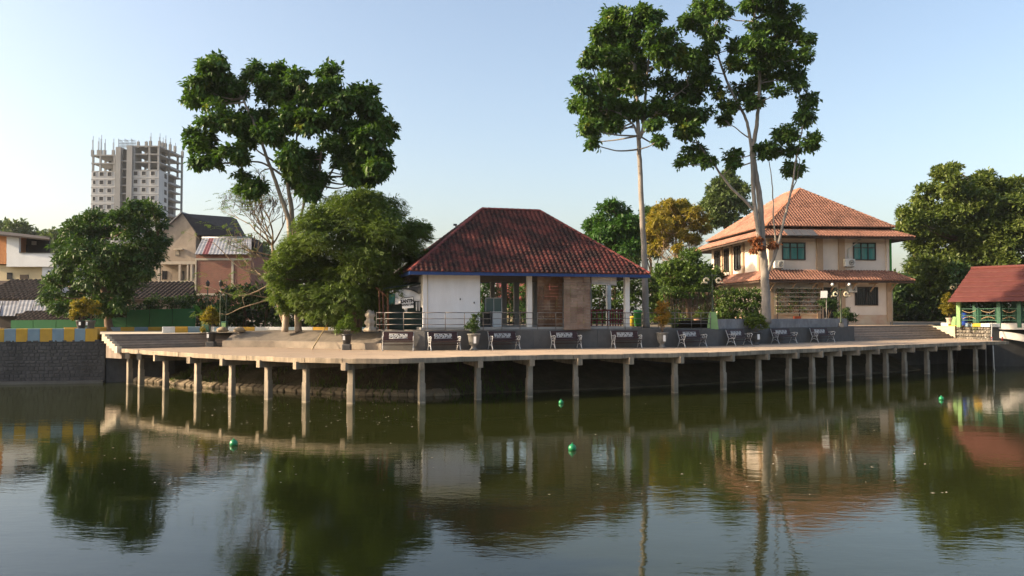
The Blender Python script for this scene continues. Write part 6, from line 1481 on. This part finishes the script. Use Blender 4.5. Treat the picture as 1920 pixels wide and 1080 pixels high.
for k in range(150):
    a = P(rd.uniform(1240, 1300), rd.uniform(440, 520), 76 + rd.uniform(-1, 1)); d = Vector((rd.uniform(-.8, 1.0), rd.uniform(-.3, .3), rd.uniform(.2, 1))).normalized(); L = rd.uniform(1.0, 2.6)
    pts = [a, a + d * L * .5 + Vector((rd.uniform(-.1, .1), 0, .05)), a + d * L + Vector((.15, 0, -.1))]; q.tube(pts, [.028, .018, .008], 4)
    for j in range(3): e = pts[1].lerp(pts[2], rd.random()); q.tube([e, e + (d + Vector((rd.uniform(-.8, .8), 0, rd.uniform(-.5, .6)))) * .4], [.012, .005], 4)
q.build('dry_twigs', M['twig'], t)
round_tree('dark_tree', 'dark tree showing between the slender trunk and the yellowing tree', (1225, 600), 82, [(1200, 420, 18), (1215, 400, 14), (1205, 450, 26), (1225, 470, 30), (1190, 480, 24), (1260, 388, 12), (1280, 382, 10)], M['leaf_shrub'], .3, .14, 70, seed=29)
round_tree('vine_covered_tree', 'small vine smothered tree between the slender trunk and the lamp', (1290, 602), 54, [(1290, 490, 22), (1265, 505, 22), (1310, 505, 22), (1285, 520, 28), (1255, 530, 18), (1320, 530, 16), (1300, 478, 12), (1270, 540, 18), (1305, 545, 16), (1250, 555, 14), (1240, 510, 14), (1330, 515, 10)], M['leaf_vine'], .24, .13, 85, seed=33, r0=.16, depth=1.0)
t = thing('clipped_hedge', 'flat topped overgrown hedge in front of the house, left of the pale trunk', 'hedge', P(1385, 604, 52.5))
cl = [(P(x, y, 52.5 + random.uniform(-.6, .6)), r * 52 / 1500) for x in range(1346, 1436, 9) for y, r in ((549, 10), (560, 11), (574, 12), (588, 12), (600, 9))]
crown(t, cl, 80, .17, .09, M['leaf_vine'], 'foliage', rosette=2, droop=.5)
q = MB()
for k in range(60): x = random.uniform(1342, 1438); a = P(x, 604, 52.9); q.tube([P(x, 606, 52.9), P(x + random.uniform(-6, 6), 575, 52.8), P(x + random.uniform(-9, 9), 550, 52.6)], [.03, .02, .01], 5)
q.build('stems', M['bark_brown'], t)
t = thing('hanging_hedge', 'hedge with hanging brown roots behind the railing, right of the pavilion', 'hedge', P(1285, 606, 53))
cl = [(P(x, y, 53 + random.uniform(-.5, .5)), r * 53 / 1500) for x in range(1246, 1332, 9) for y, r in ((545, 9), (555, 9))] + [(P(x, 598, 53.3), .3) for x in range(1225, 1335, 10)]
crown(t, cl, 80, .17, .09, M['leaf_vine'], 'foliage', rosette=2, droop=.6)
q = MB()
for k in range(95): x = random.uniform(1242, 1334); y1 = random.uniform(572, 606); q.tube([P(x, 548, 53 + random.uniform(-.4, .4)), P(x + random.uniform(-2, 2), (548 + y1) / 2, 53), P(x + random.uniform(-3, 3), y1, 53)], [.02, .016, .01], 5)
q.build('hanging_roots', M['bark_brown'], t)
def shrub_bank(name, label, x0, x1, y0, y1, Y, mat, step=22, r=17, L=.3, W=.14, dens=50, seed=0, cat='shrub'):
    rd = random.Random(seed); t = thing(name, label, cat, P((x0 + x1) / 2, 608, Y)); cl = []
    x = x0
    while x <= x1:
        y = y1
        while y >= y0 + rd.uniform(-8, 10): cl.append((P(x + rd.uniform(-6, 6), y, Y + rd.uniform(-.8, .8)), r * Y / 1500 * rd.uniform(.8, 1.2))); y -= r * 1.1
        x += step
    crown(t, cl, dens, L, W, mat, 'foliage', rosette=2, droop=.25)
    q = MB()
    for k in range(int((x1 - x0) / 9)): xx = rd.uniform(x0, x1); q.tube([P(xx, 612, Y), P(xx + rd.uniform(-5, 5), (y0 + y1) / 2, Y), P(xx + rd.uniform(-8, 8), y0 + 8, Y)], [.045, .03, .012], 5)
    q.build('stems', M['bark_brown'], t, 'stuff'); return t
shrub_bank('undergrowth', 'dark undergrowth behind the trunks of the tall left tree', 425, 715, 535, 606, 50.5, M['leaf_shrub'], seed=3)
shrub_bank('garden_hedge', 'sunlit hedge seen through the open pavilion', 895, 1015, 520, 604, 60, M['leaf_round'], seed=5, L=.26, W=.13)
shrub_bank('garden_hedge', 'hedge seen through the right end of the pavilion and behind the slender trunk', 1060, 1245, 515, 604, 59, M['leaf_vine'], seed=7, L=.26, W=.13)
shrub_bank('shade_thicket', 'black shaded thicket between the house and the covered bridge', 1672, 1800, 500, 604, 82, M['leaf_shrub'], step=26, r=24, L=.45, W=.22, dens=32, seed=11)
shrub_bank('bridge_thicket', 'thicket behind the covered bridge at the right edge', 1800, 1990, 520, 604, 66, M['leaf_shrub'], step=26, r=20, L=.4, W=.2, dens=32, seed=13)
shrub_bank('back_garden_thicket', 'thicket closing the gap behind hedge and house', 1240, 1350, 500, 602, 68, M['leaf_shrub'], step=24, r=20, L=.35, W=.18, dens=36, seed=15)
# trees on the near left shore whose shade lies across the foreground water
for i, (x, y, r) in enumerate([(-27, 12.5, 3.6), (-26, 7.5, 3.8), (-28, 3, 3.6), (-23, -2, 3.4)]):
    b = Vector((x, y, .3)); t = tree('shore_tree', ['broad shore tree farthest from the camera on the near left bank', 'second broad shore tree on the near left bank', 'third broad shore tree on the near left bank', 'broad shore tree nearest the camera on the left bank'][i], b, 'shore trees of the near bank')
    rd = random.Random(50 + i); cl = [(b + Vector((rd.uniform(-1, 1) * r * .7, rd.uniform(-1, 1) * r * .8, 6.5 + rd.uniform(-3.4, 3.6))), r * rd.uniform(.4, .55)) for k in range(16)]; q = MB()
    st0 = [limb(q, [b, b + Vector((.2, .1, 3)), b + Vector((0, 0, 8))], .35, .1, 10, .03, i)]; q.build('trunk', M['bark_brown'], t); q = MB(); twigs_to(q, cl, st0, .08, i); q.build('branches', M['bark_brown'], t)
    crown(t, cl, 26, .42, .22, M['leaf_dark'], rosette=2)
# distant tree line: individual crowns, far off
for i, (x, y, r, Y) in enumerate([(-20, 440, 34, 170), (20, 442, 30, 165), (62, 444, 26, 170), (98, 452, 24, 160), (128, 462, 22, 165), (455, 470, 26, 150), (485, 465, 24, 150), (700, 590, 30, 120), (760, 590, 30, 120), (1060, 590, 34, 130)]):
    t = tree('distant_tree', ['hazy tree at the far left edge behind the white house', 'hazy tree just right of the far left edge behind the white house', 'hazy tree behind the right half of the white house', 'hazy tree right of the white house roof', 'hazy tree at the left foot of the tower',
        'hazy tree behind the brick house roof end', 'hazy tree right of the brick house behind bare twigs', 'low distant tree behind the feathery tree', 'low distant tree behind the canteen stall', 'low distant tree behind the pavilion'][i], P(x, 590, Y), 'distant trees')
    rd = random.Random(i); cl = [(P(x + rd.uniform(-.7, .7) * r, y + rd.uniform(-.5, .9) * r, Y + rd.uniform(-3, 3)), r * Y / 1500 * rd.uniform(.4, .65)) for k in range(9)] + [(P(x + rd.uniform(-.7, .7) * r, y + r * 1.9, Y), r * Y / 1500 * .8) for k in range(4)]
    q = MB(); q.tube([P(x, 592, Y), P(x, y, Y)], [.5, .15], 8); q.build('trunk', M['bark_brown'], t)
    crown(t, cl, 9, .9, .5, M['leaf_far'], rosette=2)
# banana plants
def banana(label, x, Y, n, seed, h):
    rd = random.Random(seed); b = P(x, 608, Y); b.z = ZL; t = thing('banana_plant', label, 'banana plant', b, 'banana plants')
    q = MB(); q.tube([b, b + UP * h * .5], [.1, .06], 8); q.build('stem', M['leaf_lime'], t)
    for k in range(n):
        a = rd.uniform(0, 6.28); lean = rd.uniform(.15, .9); L = rd.uniform(1.3, 2.0); s = b + UP * h * .45; hd = Vector((math.cos(a), math.sin(a), 0)); V, F = [], []; m = 9
        for i in range(m + 1):
            f = i / m; p = s + hd * (L * f * lean) + UP * (L * f * (1 - lean * .35) - L * lean * 1.0 * f * f); wd_ = .24 * math.sin(math.pi * min(1, .1 + f * .9)) ** .7 + .01; sd = Vector((-hd.y, hd.x, 0))
            V += [p - sd * wd_ + UP * -.03, p, p + sd * wd_ + UP * -.03]
        for i in range(m):
            for j in (0, 1): F.append((i * 3 + j, i * 3 + j + 1, i * 3 + j + 4, i * 3 + j + 3))
        q = MB(); q.add(V, F, True); q.build('leaf', M['leaf_banana'], t)
banana('banana plant just right of the green fence end', 378, 50, 7, 2, 1.9); banana('banana plant behind the lamp posts at the left', 412, 50.5, 7, 5, 1.8); banana('smaller banana plant right of the left lamp posts', 440, 51, 6, 8, 1.4)
# hedge plants by the outbuilding
shrub_bank('yard_shrubs', 'dark shrubs under the broadleaf tree behind the green fence', 175, 300, 565, 600, 54, M['leaf_shrub'], step=16, r=12, L=.24, W=.12, seed=27)
shrub_bank('yard_shrubs', 'dark shrubs between the outbuilding and the lamp posts', 340, 430, 558, 604, 55, M['leaf_shrub'], step=16, r=12, L=.24, W=.12, seed=28)
shrub_bank('fence_creeper', 'leafy creeper above the right part of the green fence', 285, 345, 565, 585, 54, M['leaf_shrub'], step=14, r=9, L=.2, W=.1, seed=17)

# ================================================================ POTTED PLANTS
def pot_shape(q, c, kind, h, r):
    if kind == 'bucket': q.lathe(c, [(r * .66, 0), (r * .70, .02), (r * .94, h * .86), (r * 1.04, h * .88), (r * 1.04, h), (r * .93, h), (r * .9, h * .9), (0.01, h * .88)], 20)
    if kind == 'urn': q.lathe(c, [(r * .62, 0), (r * .62, .06), (r * .40, .1), (r * .42, h * .26), (r * .72, h * .34), (r * .90, h * .62), (r * .96, h * .9), (r * 1.1, h * .93), (r * 1.1, h), (r * .95, h), (r * .9, h * .92), (.01, h * .9)], 20)
def potted(name, label, base, kind, h, r, potmat, lumps, leafm, L, W, dens=90, block=None, stem=None, sticker=True, cat='potted plant', droop=.1, bars=None):
    t = thing(name, label, cat, base); b = Vector(base)
    if block:
        q = MB(); bw_, bh_ = block; q.bbox(b + UP * (bh_ / 2), Vector((1, 0, 0)), Vector((0, 1, 0)), UP, bw_, bw_, bh_ / 2, .02)
        for i in range(4):
            for j in range(3): q.obox(b + Vector((-bw_ * .66 + i * bw_ * .44, -bw_ - .006, bh_ * (.25 + .25 * j))), (1, 0, 0), (0, 1, 0), (0, 0, 1), bw_ * .13, .008, bh_ * .07)
        q.build('pedestal', M['pot_concrete'] if potmat is not M['black_plastic'] else M['wall_grey'], t); b = b + UP * bh_
    q = MB(); pot_shape(q, b, kind, h, r); p_ = q.build('pot', potmat, t)
    if sticker: q = MB(); q.obox(b + Vector((r * .22 if sticker == 2 else -r * .35, -r * .95, h * .62)), (1, 0, 0), (0, 1, -.12), (0, 0, 1), r * .2, .006, h * .2); q.build('sticker', M['paper'], p_)
    q = MB(); top = b + UP * h * .9
    for k in range(stem or 5):
        c, rr = lumps[k % len(lumps)]; e = b + UP * h + Vector(c); q.tube([top + Vector((random.uniform(-.04, .04), random.uniform(-.04, .04), 0)), top.lerp(e, .5) + Vector((random.uniform(-.03, .03), 0, 0)), e], [.022, .016, .006], 6)
    q.build('stems', M['bark_brown'], t)
    crown(t, [(b + UP * h + Vector(c), rr * 1.1) for c, rr in lumps], dens * 2.6, L, W, leafm, 'foliage', rosette=2, droop=droop, sub=7)
    return t
T1 = G(398, 650, ZD); T1.z = ZD
potted('potted_shrub', 'clipped orange and green shrub in black pot left of the terrace', T1 + Vector((.0, -.15, 0)), 'bucket', .50, .27, M['black_plastic'], [((-.25, 0, .75), .28), ((.1, 0, .85), .3), ((-.05, .1, 1.05), .28), ((.2, 0, .6), .22), ((-.4, 0, .55), .2), ((-.1, 0, .55), .28), ((-.45, 0, .15), .16), ((-.2, .1, 1.2), .2)], M['leaf_gold'], .09, .05, 210, (.22, .28), 2, True)
T2 = G(651, 656, ZD); potted('potted_shrub', 'leafy green shrub in black pot below the feathery tree', T2 + Vector((0, -.1, 0)), 'bucket', .50, .26, M['black_plastic'], [((-.2, 0, .35), .3), ((.2, 0, .4), .3), ((0, .1, .6), .3), ((-.4, 0, .15), .2), ((.42, 0, .2), .2)], M['leaf_lime'], .12, .06, 120, (.2, .28), 5, True)
def wall_pot(px, o): p, d = at_px(np.array(off(BK, -o)), px); return Vector((p[0], p[1], ZD))
potted('potted_shrub', 'narrow conical green shrub in grey urn between the second and third bench', wall_pot(888.5, .4), 'urn', .80, .30, M['pot_concrete'], [((0, 0, .2), .27), ((0, .05, .45), .27), ((.05, 0, .7), .2), ((.03, 0, .88), .12), ((.28, 0, .9), .1), ((-.2, 0, .3), .18)], M['leaf_shrub'], .10, .055, 170, None, 5, 2)
potted('potted_shrub', 'tall orange leaved shrub in grey urn in front of the railing', wall_pot(1241, .4), 'urn', .80, .30, M['pot_concrete'], [((0, 0, .45), .24), ((-.08, 0, .75), .3), ((.12, 0, .85), .3), ((0, .05, 1.15), .28), ((-.2, 0, 1.1), .2), ((.1, 0, 1.4), .2), ((-.15, 0, 1.5), .12), ((.3, 0, .7), .18)], M['leaf_orange'], .10, .04, 170, None, 5, 2)
potted('potted_shrub', 'bushy light green shrub in dark pot between the seventh and eighth bench', wall_pot(1416, .4), 'urn', .74, .34, M['pot_dark'], [((0, 0, .45), .35), ((-.35, 0, .4), .32), ((.38, 0, .35), .3), ((-.1, 0, .75), .35), ((.25, 0, .65), .3), ((-.45, 0, .65), .25), ((.6, 0, .3), .18)], M['leaf_lime'], .13, .06, 130, None, 5, 2)
potted('potted_shrub', 'loose green shrub standing in the planter wall end by the right steps', Vector((*at_px(np.array(off(BK, .3)), 1584)[0], ZP)), 'bucket', .35, .25, M['pot_dark'], [((0, 0, .35), .38), ((-.4, 0, .4), .3), ((.45, 0, .3), .32), ((.1, 0, .65), .3), ((.5, 0, .0), .25)], M['leaf_shrub'], .14, .06, 90, None, 6, False)
K1 = A + u * wall_s(133) + v * .2
K1 = Vector((P(134, 600, 40.6).x, (Vector((WL0.x, WL0.y, 0)) + Vector((wd.x, wd.y, 0)) * 3.6).y + .2, zt1)); K2 = K1 + Vector((.47, .04, 0))
potted('potted_shrub', 'golden rounded shrub in dark grey pot on the painted parapet', K1, 'bucket', .42, .26, M['pot_dark'], [((-.2, 0, .35), .34), ((.15, 0, .45), .36), ((-.1, 0, .75), .36), ((.2, 0, .85), .3), ((-.42, 0, .2), .22), ((.05, 0, 1.02), .2), ((-.35, 0, .6), .22)], M['leaf_gold'], .09, .05, 190, None, 5, 2)
potted('potted_shrub', 'smaller golden shrub in pale banded pot on the parapet, right of the larger one', K2, 'bucket', .42, .24, M['pot_concrete'], [((.05, 0, .5), .3), ((.2, 0, .75), .28), ((.3, 0, .4), .22), ((-.05, .1, .8), .25)], M['leaf_gold'], .09, .05, 110, None, 3, True)
RP_ = P(1775, 604, 59.5); RP_.z = 2.93
potted('potted_shrub', 'pear shaped yellow green shrub in pale pot beside the bridge lamp', RP_ + Vector((0, -.4, -.1)), 'bucket', .45, .25, M['pot_pale'], [((0, 0, .5), .4), ((-.3, 0, .65), .38), ((.32, 0, .65), .38), ((0, .1, .95), .42), ((-.15, 0, 1.3), .32), ((.15, 0, 1.2), .35), ((-.12, 0, 1.62), .22), ((.1, 0, .3), .3)], M['leaf_gold'], .12, .06, 120, None, 5, False)
g1 = P(1308, 606, 51.5); g1.z = ZP
potted('potted_shrub', 'small plant in tan clay pot behind the railing by the lamp', g1, 'bucket', .5, .24, M['terracotta'], [((0, 0, .25), .22), ((.25, 0, .2), .2), ((.1, 0, .4), .2)], M['leaf_lime'], .12, .05, 80, None, 5, False)
g1 = P(1553, 598, 54); g1.z = 2.8
potted('potted_shrub', 'round headed shrub in dark pot in front of the house door', g1, 'bucket', .5, .3, M['pot_dark'], [((0, 0, .85), .4), ((-.3, 0, .95), .35), ((.32, 0, .9), .35), ((.55, 0, .65), .2), ((0, .1, 1.15), .3)], M['leaf_shrub'], .13, .06, 90, None, 3, False)
g1 = P(1262, 606, 46.2); g1.z = ZP
t = thing('leafy_shrub', 'upright leafy shrub behind the railing, right of the orange potted shrub', 'shrub', g1); q = MB()
for k in range(5): q.tube([g1, g1 + Vector((random.uniform(-.3, .3), 0, 1.0))], [.02, .008], 5)
q.build('stems', M['bark_brown'], t); crown(t, [(g1 + Vector(c), r) for c, r in [((0, 0, .5), .3), ((.2, 0, .8), .28), ((-.15, 0, .9), .25), ((.1, 0, .25), .28)]], 80, .16, .06, M['leaf_lime'], 'foliage', rosette=2)
ab_s = A0 + ad * (La * .62) - an * .1 + UP * 2.55
t = thing('wall_weed', 'small bright green weed growing from the stone abutment', 'weed', ab_s); crown(t, [(ab_s, .22), (ab_s + Vector((.25, 0, .02)), .16)], 90, .12, .06, M['leaf_lime'], 'foliage')
# plants on the shelf rack
c_ = [(HC + hu * random.uniform(RACK[0], RACK[1]) - hv * .45 + UP * HF(1500, random.choice((545, 553, 561, 569, 577, 583)))[1], random.uniform(.12, .22)) for k in range(85)]
crown(vg, c_, 60, .14, .05, M['leaf_vine'], 'rack_plants', rosette=2, droop=.5)

# ================================================================ LAMPS
def scroll_lamp(label, base, h, basemat, basew, baseh, globes=(), sc=1.0, ring=1.0):
    t = thing('street_lamp', label, 'street lamp', base, 'ornate twin scroll lamps'); b = Vector(base)
    q = MB(); X, Yv = Vector((1, 0, 0)), Vector((0, 1, 0))
    vs = []; 
    for z, k in ((0, 1), (baseh, .62)):
        for a_, c_ in ((-1, -1), (1, -1), (1, 1), (-1, 1)): vs.append(b + Vector((a_ * basew * k, c_ * basew * k, z)))
    q.add(vs, [(3, 2, 1, 0), (4, 5, 6, 7), (0, 1, 5, 4), (1, 2, 6, 5), (2, 3, 7, 6), (3, 0, 4, 7)]); q.build('plinth', basemat, t)
    q = MB(); q.lathe(b + UP * baseh, [(.07, 0), (.07, .1), (.05, .12), (.045, (h - baseh) * .55), (.06, (h - baseh) * .56), (.04, (h - baseh) * .58), (.035, h - baseh), (.07, h - baseh + .03), (.02, h - baseh + .1)], 12); q.build('pole', M['lamp_green'], t)
    for s in (-1, 1):
        q = MB(); c = b + Vector((s * .34 * sc, 0, h - .26 * sc))
        pts = [b + UP * (h - .02), b + Vector((s * .16 * sc, 0, h + .03)), b + Vector((s * .36 * sc, 0, h - .0))]
        q.tube(smooth3(pts + [c + Vector((s * .21 * sc * math.cos(a), 0, .2 * sc * math.sin(a))) for a in [R(60 - 40 * i) for i in range(1, 8)]], 3), .022, 6)
        q.build('arm', M['lamp_green'], t)
        q = MB(); q.tube([c + Vector((.125 * sc * math.cos(a), -.02, .125 * sc * math.sin(a))) for a in [2 * math.pi * i / 18 for i in range(16)]], .048 * ring, 8); q.build('scroll_ring', M['cream_cast'], t)
        q = MB(); q.tube([c + Vector((s * .10 * sc, -.02, -.14 * sc)), c + Vector((s * .24 * sc, -.02, -.10 * sc)), c + Vector((s * .30 * sc, -.02, -.2 * sc))], [.03, .025, .01], 6); q.build('scroll_tail', M['cream_cast'] if ring > .8 else M['lamp_green'], t)
    for dx, dz, r in globes:
        q = MB(); q.tube([b + UP * (h - .05), b + Vector((dx * .6, 0, h + dz * .3)), b + Vector((dx, 0, h + dz - r))], .018, 6); q.build('globe_stem', M['lamp_green'], t)
        q = MB(); q.lathe(b + Vector((dx, 0, h + dz)), [(.01, -r), (r * .6, -r * .8), (r, -r * .1), (r * .85, r * .5), (r * .45, r * .9), (.01, r)], 14); q.build('globe', M['globe'], t)
    return t
lb_ = wall_pot(1336, -.25); lb_.z = ZP - .02
scroll_lamp('green lamp post with pale twin scrolls at the railing end', lb_, 2.95, M['lime_base'], .26, .95, (), 1.0)
lp = P(1577, 602, 51); lp.z = ZP; scroll_lamp('brown lamp post with twin scrolls and globes in front of the house', lp, 2.35, M['wall_grey'], .15, .25, ((-.52, .35, .1), (.55, .35, .1)), 1.0)
lp = P(1789.5, 604, 58.0); lp.z = 2.9; scroll_lamp('slim lamp post on lime green plinth beside the bridge', lp - Vector((0, .35, .15)), 2.95, M['lime_base'], .3, .62, ((.58, .3, .07),), .9, .35)
def old_lamp(label, x, Y, ytop):
    b = P(x, 610, Y); b.z = ZL; h = ZA(ytop, Y) - ZL; t = thing('lamp_post', label, 'lamp post', b, 'slim old lamp posts'); q = MB()
    q.lathe(b, [(.09, 0), (.09, .35), (.05, .4), (.04, h * .6), (.055, h * .61), (.035, h * .63), (.03, h - .3)], 10); q.build('pole', M['lamp_green'], t)
    q = MB(); q.lathe(b + UP * (h - .3), [(.05, 0), (.10, .04), (.12, .22), (.14, .24), (.06, .32), (.015, .4)], 8); q.build('lantern', M['steel_dark'], t)
old_lamp('slim old lamp post nearest the green fence', 388.5, 49, 528); old_lamp('slim old lamp post in the middle of the left three', 413, 46, 527); old_lamp('slim old lamp post on the right of the left three', 424, 48.5, 538)
# small street things at the left
for x, w_, lb in ((387, .22, 'small green utility box at the foot of the left lamp posts'), (421, .15, 'pale green utility box beside the middle lamp post')):
    b = P(x, 612, 45.8); b.z = ZL; t = thing('utility_box', lb, 'box', b); q = MB(); q.bbox(b + UP * .32, Vector((1, 0, 0)), Vector((0, 1, 0)), UP, w_, .14, .32, .02); q.build('cabinet', M['bridge_green'], t); q = MB(); q.obox(b + UP * .34 - Vector((0, .143, 0)), (1, 0, 0), (0, 1, 0), (0, 0, 1), w_ * .75, .006, .22); q.build('door', M['lime_base'] if w_ < .2 else M['bridge_green'], t)
for x, lb in ((417, 'tan garden rock left of the trunk on the terrace'), (449, 'tan garden rock nearest the tall trunks')):
    b = P(x, 619, 43.6); b.z = 2.58; q = MB(); q.lathe(b, [(.2, 0), (.26, .08), (.24, .16), (.15, .24), (.05, .28)], 10)
    for i, v_ in enumerate(q.v): k = 1 + .25 * math.sin(i * 2.7) ; q.v[i] = (b.x + (v_[0] - b.x) * k * 1.2, b.y + (v_[1] - b.y) * k, v_[2])
    tag(q.build('garden_rock', M['toe_stone']), lb, 'rock')
# bins, sign, crate near the pavilion and house
def bin_(label, x, Y, z0, w_, h, mat):
    b = P(x, 606, Y); b.z = z0; t = thing('waste_bin', label, 'bin', b); q = MB(); q.lathe(b + UP * .06, [(w_ * .8, 0), (w_, h * .8), (w_ * 1.06, h * .82), (w_ * 1.06, h * .86)], 12); q.build('body', mat, t)
    q = MB(); q.lathe(b + UP * (.062 + h * .86), [(w_ * 1.08, 0), (w_ * .9, h * .12), (w_ * .2, h * .15)], 12); q.build('lid', mat, t); q = MB(); q.lathe(b, [(w_ * .7, 0), (w_ * .7, .058)], 12); q.build('foot', M['steel_dark'], t)
bin_('green waste bin on the path right of the pavilion', 1196, 51, ZP, .28, 1.0, M['bin_green']); bin_('yellow waste bin beside the green one', 1186, 51.5, ZP, .2, .62, M['bin_yellow'])
b = P(1550, 600, 53); b.z = ZP; t = thing('notice_board', 'blank white notice board on a thin pole in front of the house', 'sign', b); q = MB(); q.tube([b, b + UP * (ZA(555, 53) - ZP)], .03, 8); q.build('pole', M['rail'], t)
q = MB(); c = P(1545, 552, 52.9); q.obox(c, Vector((1, -.15, 0)).normalized(), Vector((.15, 1, 0)).normalized(), Vector((.06, 0, 1)).normalized(), .21, .015, .23); q.build('board', M['paper'], t)
b = P(1494.5, 597, 55.5); b.z = 3.1; t = thing('crate', 'orange plastic crate at the foot of the plant rack', 'crate', b); q = MB(); q.box(b.x - .22, b.x + .22, b.y - .15, b.y + .15, b.z - .1, b.z - .07)
for s_ in (-1, 1): q.box(b.x - .22, b.x + .22, b.y + s_ * .15 - .012, b.y + s_ * .15 + .012, b.z - .068, b.z + .28); q.box(b.x + s_ * .208 - .01, b.x + s_ * .208 + .01, b.y - .135, b.y + .135, b.z - .067, b.z + .279)
q.build('shell', M['orange'], t); q = MB(); q.bar((b.x - .24, b.y - .17, b.z + .29), (b.x + .24, b.y - .17, b.z + .29), .03, .04); q.bar((b.x - .24, b.y + .17, b.z + .29), (b.x + .24, b.y + .17, b.z + .29), .03, .04); q.build('rim', M['orange'], t)
# shack wall and red roof beyond the pavilion
t = thing('garden_hut', 'low hut with bright red tiled roof seen through the pavilion', 'hut', P(985, 600, 74))
wbox('wall', 940, 1040, 552, 604, 74, 4, M['house_cream'], t); m = MB(); a, b, c, d = P(930, 560, 73), P(1050, 560, 73), P(1050, 530, 77), P(930, 530, 77); m.add([a, b, c, d] + [p - UP * .15 for p in (a, b, c, d)], [(0, 1, 2, 3), (7, 6, 5, 4), (0, 4, 5, 1), (1, 5, 6, 2), (2, 6, 7, 3), (3, 7, 4, 0)]); m.build('roof', M['cap_red'], t)
# ================================================================ BUOYS
for x, y, r, lb in ((1052, 752, .10, 'green ball buoy floating nearest the deck posts'), (1073, 839, .105, 'green ball buoy floating in the middle of the water'), (438, 830, .105, 'green ball buoy floating at the left'), (1765, 745, .10, 'green ball buoy floating far right')):
    c = G(x, y + 4.5, 0); c.z = r * .45; t = thing('ball_buoy', lb, 'buoy', (c.x, c.y, 0), 'green ball buoys'); q = MB()
    q.lathe(c, [(max(.004, r * math.cos(a)), r * math.sin(a)) for a in [R(-88 + 176 * i / 14) for i in range(15)]], 20); q.build('ball', M['buoy'], t)
    q = MB(); q.lathe(c + UP * r * .97, [(.022, 0), (.022, .03), (.012, .04)], 10); q.build('neck', M['buoy'], t); q = MB(); q.lathe(c, [(r * 1.002, -.008), (r * 1.03, 0), (r * 1.002, .008)], 20); q.build('seam', M['buoy'], t)
tris = sum(sum(len(p_.vertices) - 2 for p_ in m_.polygons) if len(m_.polygons) < 3000 else len(m_.polygons) * (m_.polygons[0].loop_total - 2) for m_ in bpy.data.meshes)
print('TRIS', tris)

# ================================================================ HAZE
hz = MB(); hz.box(-1700, 1700, -230, 4300, -1.2, 82)
hm = bpy.data.materials.new('thin_haze'); hm.use_nodes = True; hn = hm.node_tree; hn.nodes.clear()
ho = hn.nodes.new('ShaderNodeOutputMaterial'); hvn = hn.nodes.new('ShaderNodeVolumePrincipled')
hvn.inputs['Color'].default_value = (.82, .88, .95, 1); hvn.inputs['Density'].default_value = .00014; hvn.inputs['Anisotropy'].default_value = .2
hn.links.new(hvn.outputs[0], ho.inputs['Volume'])
tag(hz.build('haze', hm), 'thin morning haze over the lake', 'haze', kind='stuff')
